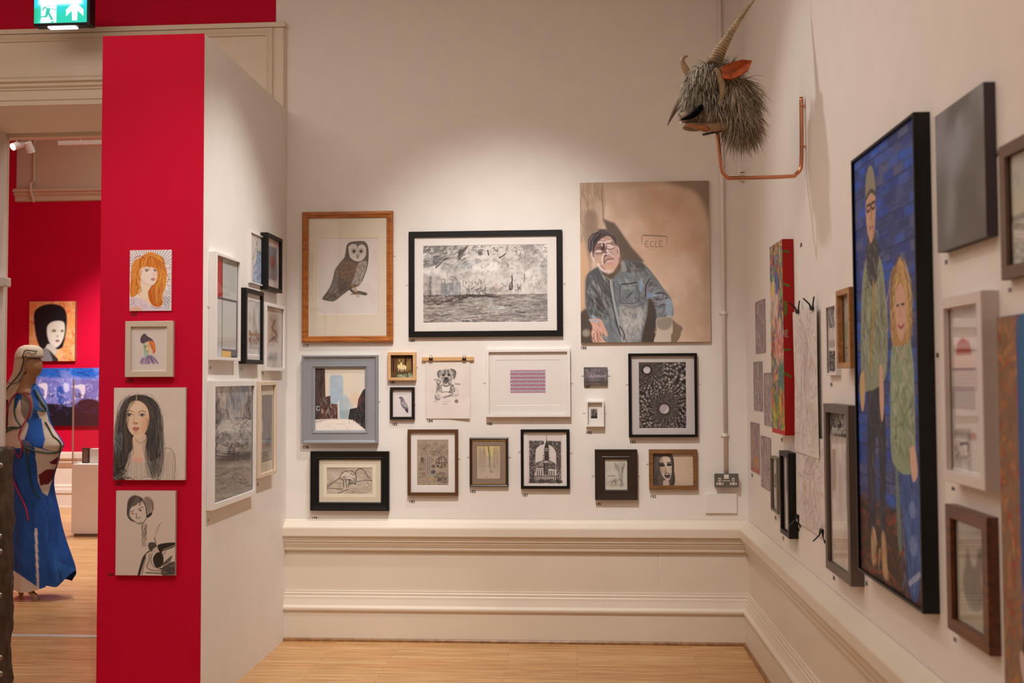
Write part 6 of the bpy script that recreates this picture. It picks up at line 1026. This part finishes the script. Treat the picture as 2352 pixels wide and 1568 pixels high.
for cx in (-.041, .041):
    ins = MB().box(cx-.008, cx+.008, -.043, -.041, -.006, .016).build('earth_insert', PLASTIC, sr, bevel=.002); MB().box(cx-.003, cx+.003, -.0436, -.043, -.001, .011).build('slot', HOLE, ins)
    ins = MB().box(cx-.021, cx+.021, -.043, -.041, -.028, -.013).build('pin_insert', PLASTIC, sr, bevel=.002); m = MB(); m.box(cx-.016, cx-.006, -.0436, -.043, -.023, -.018); m.box(cx+.006, cx+.016, -.0436, -.043, -.023, -.018); m.build('slot', HOLE, ins)
for x in (-.066, .066): MB().ell((x, -.041, 0), (.004, .0015, .004), 10, 5).build('screw', STEEL, sr)
bu0, bv0 = bx(1619, 1178); bu1, bv1 = bx(1692, 1132); br_ = empty('blank_switch_plate', ((bu0+bu1)/2, D, (bv0+bv1)/2)); tag(br_, 'blank wall-coloured cover plate just below the double socket', 'plate')
hw, hh = (bu1-bu0)/2, (bv1-bv0)/2; MB().box(-hw, hw, -.012, -.0005, -hh, hh).build('cover', WALLP, br_, bevel=.003)
du, dv = bx(1704, 400); dr = empty('wall_detector', (du, D, dv)); tag(dr, 'small white sensor box on the back wall behind the copper bracket', 'sensor')
m = MB(); m.box(-.03, .03, -.034, -.0005, -.01, .14); m.build('body', WALLP, dr, bevel=.004); m = MB(); m.tube([(0, -.03, -.02), (0, -.001, -.02)], .028, 18); m.build('round_base', PLASTIC, dr, smooth=False); m = MB(); m.box(-.024, .018, -.04, -.034, -.012, .04); c_ = m.build('front_panel', PLASTIC, dr, bevel=.003); MB().box(-.016, .01, -.0406, -.04, 0, .005).build('slot', HOLE, c_)
# ------------------------------------------------------------------ exit sign hung before the doorway
YE = D-.32
def ae(px, py): return on_y(px, py, YE)
e0, e1 = ae(80, 62), ae(206, -13); er = empty('exit_sign', (e0+e1)/2); tag(er, 'green illuminated running man exit sign with up arrow, black casing', 'sign'); ew, eh = (e1.x-e0.x)/2, (e1.z-e0.z)/2
def pic_exit():
    z = (50, 0, 11.76); P = Pic((80.5, -11, 208, 59.5), z, '12c9b4', 2.0, 81); W_ = 'f4f4f4'; P.g('18c8e0', '0cbca4', 0, 60, 0, 500); P.g('10a070', '14c8b0', 345, 0, 560, 0, .8, [(340, 250), (560, 250), (560, 700), (340, 700)], 20)
    P.r(480, -40, 1740, 170, 'eef2fa', .95, 40); P.p([(540, 60), (1000, 60), (995, 690), (500, 690), (560, 560), (555, 330)], W_, .95, 0, 4)  # uneven backlight, brightest at the top, painted into the panel colour
    A = '14b49c'; P.p([(700, 320), (740, 260), (790, 250), (815, 290), (800, 360), (770, 430), (735, 510), (690, 525), (520, 520), (500, 500), (670, 480), (690, 430), (695, 360)], A, 1, 0); P.p([(760, 400), (800, 380), (830, 450), (910, 600), (850, 615), (790, 500)], A, 1, 0); P.l([(730, 270), (650, 230), (605, 310)], 34, A); P.l([(790, 265), (870, 280), (985, 310)], 28, '7fb8d8'); P.e(770, 190, 42, 36, '9adfe4', .9); P.p([(500, 690), (560, 600), (540, 690)], A, 1, 0); P.p([(830, 690), (860, 650), (960, 640), (900, 690)], A, .9, 0)
    P.p([(1510, 60), (1265, 320), (1270, 515), (1430, 350), (1440, 640), (1585, 640), (1595, 350), (1760, 515), (1765, 330)], W_, 1, 0); return P
MB().box(-ew, ew, -.02, .05, -eh, eh).build('casing', BLACKF, er, bevel=.006)
pe = pic_exit(); fw2 = ew-.018*1.0; fo = art_mesh('lit_panel', pe, 2*(ew-.006), 2*eh-.02, .0215, paintmat('backlit_exit_legend', .3, emit=1.0), er); fo.location = (0, 0, -eh+.014)
MB().box(ew-.012, ew+.012, -.02, .05, -eh, eh).build('casing_edge', BLACKF, er); MB().box(-.5*ew, .52*ew, -.012, .03, -eh-.012, -eh).build('down_light', mat('white_diffuser', 'ffffff', .4, emit='f6f2ff', es=1.6), er, bevel=.003)
MB().tube([(-.1, .015, eh), (-.1, .015, ZC-er.location.z)], .006, 8).tube([(.1, .015, eh), (.1, .015, ZC-er.location.z)], .006, 8).build('hanger_rod', BLACKF, er)
# ------------------------------------------------------------------ next room: track spots, plinth, vitrine
YT = D+TH+2.4
def at_(px, py, Y): return on_y(px, py, Y)
RAILM = mat('track_beige', 'c4b0a0', .5)
def track(name, x0, x1, py, Y, label):
    a, b = at_(x0, py, Y), at_(x1, py, Y); t = empty(name, (a+b)/2); w = (b.x-a.x)/2; MB().box(-w, w, -.03, .03, -.022, .022).build('rail', RAILM, t, bevel=.003); m = MB()
    for k in (-.7, .7): m.tube([(w*k, 0, .02), (w*k, 0, ZC+.6-t.location.z)], .006, 6)
    m.build('suspension_rod', RAILM, t); return tag(t, label, 'lighting track')
track('track_rail', 8, 420, 313, YT, 'white lighting track under the doorway head in the next room, carrying two spotlights'); track('track_rail', 136, 460, 327, YT+.3, 'white lighting track farther back and lower in the next room')
LAMP = mat('lamp_lens_glow', 'fff6e0', .3, emit='fff0d8', es=6.)
def spotlamp(px, py, dirv, lit, label):
    c = at_(px, py, YT); t = empty('track_spotlight', c); d = Vector(dirv).normalized(); m = MB(); m.tube([-d*.055, d*.05], .036, 18); m.build('lamp_body', PLASTIC, t); m = MB(); m.tube([d*.0501, d*.054], .031, 18); m.build('lens', LAMP if lit else BLKBR, t)
    z = at_(px, 313, YT).z-c.z-.034; MB().tube([(0, .0, z), (0, 0, 0)], .012, 8).build('stem', PLASTIC, t); tag(t, label, 'spotlight')
spotlamp(39, 334, (-.35, -.8, -.45), 1, 'lit white track spotlight facing the camera in the next room'); spotlamp(68, 339, (.12, .5, -.9), 0, 'unlit-looking white track spotlight pointing down beside the lit one')
yp = on_z(190, 1232, 0).y; p0, p1 = at_(163, 1232, yp), at_(300, 1066, yp); pw_ = p1.x-p0.x; pl = empty('display_plinth', (p0.x+pw_/2, yp+pw_/2, 0)); tag(pl, 'tall white plinth with glass case half hidden behind the red wall end', 'plinth')
hp = p1.z; w2 = pw_/2; MB().box(-w2, w2, -w2, w2, .03, hp).build('body', mat('plinth_white_paint', 'efebe6', .5), pl, bevel=.004); MB().box(-w2+.02, w2-.02, -w2+.02, w2-.02, 0, .03).build('plinth_foot', mat('shadow_gap_grey', '8a7e72', .6), pl)
gt = at_(163, 872, yp).z; m = MB(); m.box(-w2+.004, w2-.004, -w2+.004, w2-.004, hp, gt); vit = m.build('glass_case', glassmat('vitrine_glass', (.97, .97, .96)), pl); 
for sx in (-1, 1):
    for sy in (-1, 1): MB().box(sx*(w2-.006)-.006, sx*(w2-.006)+.006, sy*(w2-.006)-.006, sy*(w2-.006)+.006, hp, gt).build('case_edge', mat('frosted_acrylic_edge', 'c9b6a8', .3), vit)
a, b = at_(190, 1066, yp+.15), at_(206, 1031, yp+.15); t = empty('book_object', ((a.x+b.x)/2, yp+.15, hp)); w_ = (b.x-a.x)/2; h_ = b.z-a.z; MB().box(-w_, w_, -.02, .02, .001, h_).build('cover', mat('dark_olive_cover', '2a2418', .5), t, bevel=.004); MB().box(-w_+.012, w_-.012, -.0215, -.02, .014, h_-.014).build('front_panel', mat('dusty_brown_panel', '7a5a50', .5), t); tag(t, 'small dark upright book-like object with brown panel inside the glass case', 'book')
a, b = at_(208, 1066, yp+.13), at_(236, 1030, yp+.13); t = MB().box(a.x, b.x, yp+.11, yp+.19, hp+.001, b.z).build('white_box', mat('white_card', 'e8e2dc', .6), bevel=.002); tag(t, 'white card box beside the dark book in the glass case', 'box')
sx_ = xdoor_l; s0 = on_x(12, 648, sx_+.03); t = MB().box(sx_+.001, sx_+.055, D+TH-.11, D+TH-.02, on_x(10, 660, sx_).z, on_x(10, 639, sx_).z).build('door_sensor', PLASTIC, bevel=.008); tag(t, 'small white sensor on the left doorway reveal', 'sensor')
# ------------------------------------------------------------------ dressed mannequin
ym = on_z(80, 1372, 0).y; ZM = (0, 780, 2.45)
def am(x, y, dy=0.): return on_y(x/ZM[2]+ZM[0], y/ZM[2]+ZM[1], ym)+Vector((0, dy, 0))
M0 = am(180, 1440); M0.z = 0; mr = empty('dressed_mannequin', M0); tag(mr, 'faceless tan mannequin in a blue and cream panelled robe with head cloth', 'mannequin'); PM = ym/F/ZM[2]
def ml(x, y, dy=0.): return am(x, y, dy)-M0
TAN = mat('tan_mannequin_skin', '9a7452', .5, var=.04)
bm_ = MB(); bm_.ell(ml(188, 142), (48*PM, 52*PM, 72*PM), 24, 18, rot=Matrix.Rotation(-.12, 3, 'Y')); bm_.tube([ml(150, 300), ml(158, 250), ml(168, 200)], [62*PM, 40*PM, 36*PM], 16); bm_.tube([ml(140, 1200, 0), ml(150, 600, 0), ml(140, 330, .0), ml(148, 290, 0)], [42*PM, 48*PM, 48*PM, 42*PM], 16)
for (xs, dy) in (((86, 88, 92), .08), ((190, 205, 262), -.1)): bm_.tube([ml(140, 1150, dy*.3), ml(xs[0]+22, 1220, dy*.5), ml(xs[1]+8, 1340, dy*.6), ml(xs[1], 1400, dy*.9), ml(xs[2]-8, 1440, dy)], [30*PM, 26*PM, 20*PM, 18*PM, 15*PM], 12)
bm_.ell(ml(246, 1452, -.1), (36*PM, 15*PM, 11*PM), 14, 8, rot=Matrix.Rotation(.5, 3, 'Y')); bm_.ell(ml(88, 1440, .08), (13*PM, 16*PM, 22*PM), 12, 8)
bo = bm_.build('body', TAN, mr, smooth=True); rm = bo.modifiers.new('merge', 'REMESH'); rm.mode = 'VOXEL'; rm.voxel_size = .012; rm.use_smooth_shade = True
def pic_robe():
    P = Pic((-20/2.45, 780+240/2.45, 430/2.45, 780+1430/2.45), ZM, '1f4f9c', 3., 91); CR = 'cbbba8'; P.n(6, 10, '173f84', .6); P.n(4, 3, '2f66b4', .5, .5, .7)
    P.p([(-20, 240), (150, 240), (90, 290), (75, 420), (110, 330), (125, 400), (160, 480), (120, 610), (-20, 610)], CR, 1, 0); P.n(3, 4, 'b3a390', .6, .4, .6, 2, [(-20, 240), (90, 260), (75, 420), (160, 480), (120, 610), (-20, 610)])
    P.p([(22, 340), (46, 335), (42, 510), (20, 500)], '5c1a1e', 1, 0); P.p([(120, 560), (160, 570), (180, 600), (155, 660), (115, 610)], '5d5e74', 1, 0)
    P.p([(75, 430), (78, 330), (95, 280), (140, 245), (200, 290), (215, 350), (190, 330), (150, 292), (110, 310), (88, 360)], '23489a', 1, 0); P.p([(205, 270), (265, 380), (270, 400), (250, 400), (220, 380)], '6a7478', 1, 0); P.p([(205, 395), (262, 405), (275, 460), (355, 585), (352, 610), (330, 635), (285, 625), (240, 610), (250, 560), (235, 480)], CR, 1, 0); P.n(3, 4, 'b5a592', .6, .4, .6, 2, [(205, 395), (275, 460), (355, 590), (330, 635), (250, 600)])
    P.e(150, 370, 36, 82, '7d7063', 1); P.p([(155, 480), (230, 440), (252, 560), (240, 605), (190, 600)], '2058ae', 1, 0)
    P.p([(190, 602), (335, 640), (325, 690), (300, 740), (290, 800), (265, 882), (235, 855), (212, 800), (205, 700)], 'c4b4a6', 1, 0); P.p([(275, 690), (330, 655), (320, 700), (290, 700)], '5c1420', 1, 0); P.p([(215, 760), (260, 730), (305, 728), (295, 780), (275, 810), (225, 820)], '661824', 1, 0)
    P.p([(192, 1060), (208, 1060), (218, 1400), (205, 1400)], 'cfc0b4', 1, 0); P.p([(60, 900), (190, 920), (200, 1380), (70, 1290)], '184688', .5, 0, 10); P.p([(220, 1000), (300, 960), (310, 1370), (222, 1400)], '1c4a92', .6, 0, 6)
    P.p([(300, 1240), (425, 1290), (365, 1372), (312, 1360)], '2a60a8', .9, 0); P.s((80, 850, 400, 1380), 60, 120, 84, 10, 10, ['163c7c', '2c62b0', '12306a'], .4); P.p([(70, 1295), (220, 1398), (225, 1430), (60, 1430)], 'cbb9ae', 1, 0); P.p([(192, 1060), (208, 1060), (218, 1400), (205, 1400)], 'cfc0b4', 1, 0); return P
pr_ = pic_robe()
rows = [(246, 118, 200, .4), (262, 88, 214, .45), (290, 62, 226, .5), (330, 26, 244, .5), (380, 2, 266, .5), (440, -6, 276, .5), (500, -8, 300, .5), (555, -6, 338, .5), (590, -4, 356, .5), (612, 2, 350, .5), (640, 40, 336, .55), (680, 70, 328, .6), (730, 76, 312, .62), (790, 76, 300, .64), (860, 76, 306, .66), (950, 74, 326, .66), (1050, 72, 346, .66), (1150, 70, 374, .66), (1230, 68, 402, .64), (1300, 66, 422, .62), (1400, 64, 424, .6)]
RQ = spline(rows, False, 18); na = 200; vv = []; cc = []
hemx = [-40, 64, 75, 218, 222, 306, 312, 362, 424, 470]; hemz = [1290, 1290, 1380, 1418, 1398, 1372, 1362, 1374, 1298, 1280]
for i, (y, xl, xr, dr_) in enumerate(RQ):
    s_ = max(0, (y-620)/780)
    for j in range(na):
        t = 6.2832*j/na; c, sn = math.cos(t), math.sin(t); fold = 1+.05*s_*math.sin(7*t+y*.002)+.035*s_*math.sin(13*t+1.3); x = (xl+xr)/2+(xr-xl)/2*c*(1+.35*(fold-1)); yy_ = min(y, np.interp(x, hemx, hemz)-(1400-y)*.0 if y > 1250 else y)
        d = (xr-xl)/2*dr_*sn*fold*PM; vv.append(ml(x, yy_)+Vector((0, d, 0)))
        kk = ym/(ym+d); q = pr_.T([(3234+(x-3234)*kk, 216+(yy_-216)*kk)])[0]; px_, py_ = int(min(max(q[0], 0), pr_.W-1)), int(min(max(q[1], 0), pr_.H-1)); cc.append(pr_.img[py_, px_])
fs = [(i*na+j, i*na+(j+1) % na, (i+1)*na+(j+1) % na, (i+1)*na+j) for i in range(len(RQ)-1) for j in range(na)]
rm_ = MB(); rm_.add(vv, fs); ro = rm_.build('robe', paintmat('robe_cloth', .75, .2, 300.), mr, smooth=True); ca = ro.data.color_attributes.new('paint', 'FLOAT_COLOR', 'POINT')
ca.data.foreach_set('color', np.c_[np.array([lin(tuple(c)) for c in cc]), np.ones(len(cc))].astype(np.float32).ravel())
def front(x, y):                                              # point on the camera side of the robe
    k = min(range(len(RQ)), key=lambda i: abs(RQ[i][0]-y)); _, xl, xr, dr_ = RQ[k]; c = max(-.98, min(.98, (x-(xl+xr)/2)/((xr-xl)/2))); return ml(x, y)+Vector((0, -(xr-xl)/2*dr_*math.sqrt(1-c*c)*PM*1.02-.008, 0))
PIPR = mat('crimson_piping', 'a8123a', .5); PIPG = mat('dark_green_piping', '0e3a26', .5)
def piping(m_, pts, w=4.): MB().tube([front(*q) for q in spline(pts, False, 5)], w*PM, 8).build('piping', m_, mr, smooth=True)
piping(PIPR, [(72, 425), (85, 360), (110, 310), (150, 295), (190, 325), (207, 370), (195, 430), (165, 490), (155, 540), (175, 590), (155, 655), (125, 612), (88, 618)]); piping(PIPR, [(82, 640), (78, 720), (110, 790), (160, 870), (195, 940), (210, 1005)], 5); piping(PIPG, [(-4, 502), (60, 496), (110, 488), (160, 486), (130, 440), (120, 380), (124, 318)], 4); piping(PIPG, [(0, 585), (40, 545), (90, 505), (155, 490)], 4); piping(PIPG, [(205, 275), (240, 340), (266, 385), (262, 400), (220, 392)], 4); piping(PIPG, [(272, 460), (310, 530), (350, 575), (354, 605), (330, 634), (250, 622), (192, 600)], 4); piping(PIPG, [(195, 610), (204, 700), (212, 790), (235, 850), (262, 880)], 4)
hd_ = MB(); hp_ = [(36, 60, 158, 228, 40), (60, 104, 240, 0, 0)]
HR = [(30, 140, 190, .7), (44, 112, 226, .8), (70, 96, 238, .85), (100, 88, 236, .9), (108, 88, 200, .95), (150, 82, 170, 1.), (190, 74, 142, 1.), (230, 52, 122, .9), (280, 30, 108, .7), (340, 12, 70, .5), (384, 4, 30, .4)]
HQ = spline(HR, False, 5); na2 = 40; vv = []
for (y, xl, xr, dr_) in HQ:
    for j in range(na2): t = 6.2832*j/na2; vv.append(ml((xl+xr)/2+(xr-xl)/2*math.cos(t), y)+Vector((0, (xr-xl)/2*dr_*math.sin(t)*PM*(1+.04*math.sin(9*t)), 0)))
hd_.add(vv, [(i*na2+j, i*na2+(j+1) % na2, (i+1)*na2+(j+1) % na2, (i+1)*na2+j) for i in range(len(HQ)-1) for j in range(na2)]+[tuple(range(na2))]); ho_ = hd_.build('head_cloth', mat('cream_linen', 'c2b09a', .85, bump=.15, bscale=90), mr, smooth=True); so = ho_.modifiers.new('thick', 'SOLIDIFY'); so.thickness = .006
def hfront(x, y):
    k = min(range(len(HQ)), key=lambda i: abs(HQ[i][0]-y)); _, xl, xr, dr_ = HQ[k]; c = max(-.97, min(.97, (x-(xl+xr)/2)/((xr-xl)/2))); return ml(x, y)+Vector((0, -(xr-xl)/2*dr_*math.sqrt(1-c*c)*PM*1.04-.01, 0))
DKL = mat('dark_seam_cord', '2a241c', .6)
for pts in ([(236, 104), (200, 100), (172, 98)], [(228, 66), (180, 62), (170, 90), (150, 150), (122, 200), (90, 240), (50, 285), (20, 345)]): MB().tube([hfront(*q) for q in spline(pts, False, 5)], 3*PM, 8).build('seam_cord', DKL, mr, smooth=True)
MB().tube([ml(94, 232, -.14), ml(130, 250, -.16), ml(160, 240, -.15), ml(172, 205, -.12)], 2.5*PM, 8).build('seam_cord', DKL, mr, smooth=True)
# ------------------------------------------------------------------ dark knobbly display at the left edge
YL = 4.6; a = on_y(-60, 1027, YL); b = on_y(31, 1027, YL); dk = empty('dark_sculpture', ((a.x+b.x)/2, YL, 0)); tag(dk, 'dark gnarled glossy object cut off by the left edge of the picture', 'sculpture')
hz = a.z; w_ = (b.x-a.x)/2; m = MB(); nz = 70
def lump(name, prof_, mtl, amp, fr_, seed):
    m = MB(); na = 36; vv = []
    for i in range(nz+1):
        z = hz*i/nz
        for j in range(na):
            t = 6.2832*j/na; cx, rx, ry = prof_; r = (abs(math.cos(t))**4+abs(math.sin(t))**4)**-.25; n = mn.noise(Vector((math.cos(t)*2+seed, math.sin(t)*2, z*fr_)))*amp+mn.noise(Vector((math.cos(t)*5, math.sin(t)*5+seed, z*fr_*3)))*amp*.5; vv.append((cx+math.cos(t)*(rx*r+n), math.sin(t)*(ry*r+n), z))
    m.add(vv, [(i*na+j, i*na+(j+1) % na, (i+1)*na+(j+1) % na, (i+1)*na+j) for i in range(nz) for j in range(na)]+[tuple(range(nz*na, nz*na+na))]); return m.build(name, mtl, dk, smooth=True)
lump('body', (-.02, w_-.035, .1), mat('black_gloss', '0b0a09', .16, bump=.8, bscale=18, coat=.4), .01, 6, 1.); lump('bark_edge', (w_-.045, .022, .06), mat('dark_bark', '3a2a1e', .5, bump=.6, bscale=30, var=.35), .016, 8, 5.)
for k, (px, py) in enumerate(((4, 1068), (2, 1230), (3, 1265), (2, 1365), (3, 1508), (4, 1545))):
    c = on_y(px, py, YL-.1); MB().ell((c.x-dk.location.x, -.115, c.z), (.016, .008, .014), 12, 8).build('glint_blob', STEEL, dk, smooth=True)  # steel blobs added to stand for white glints on the dark gloss
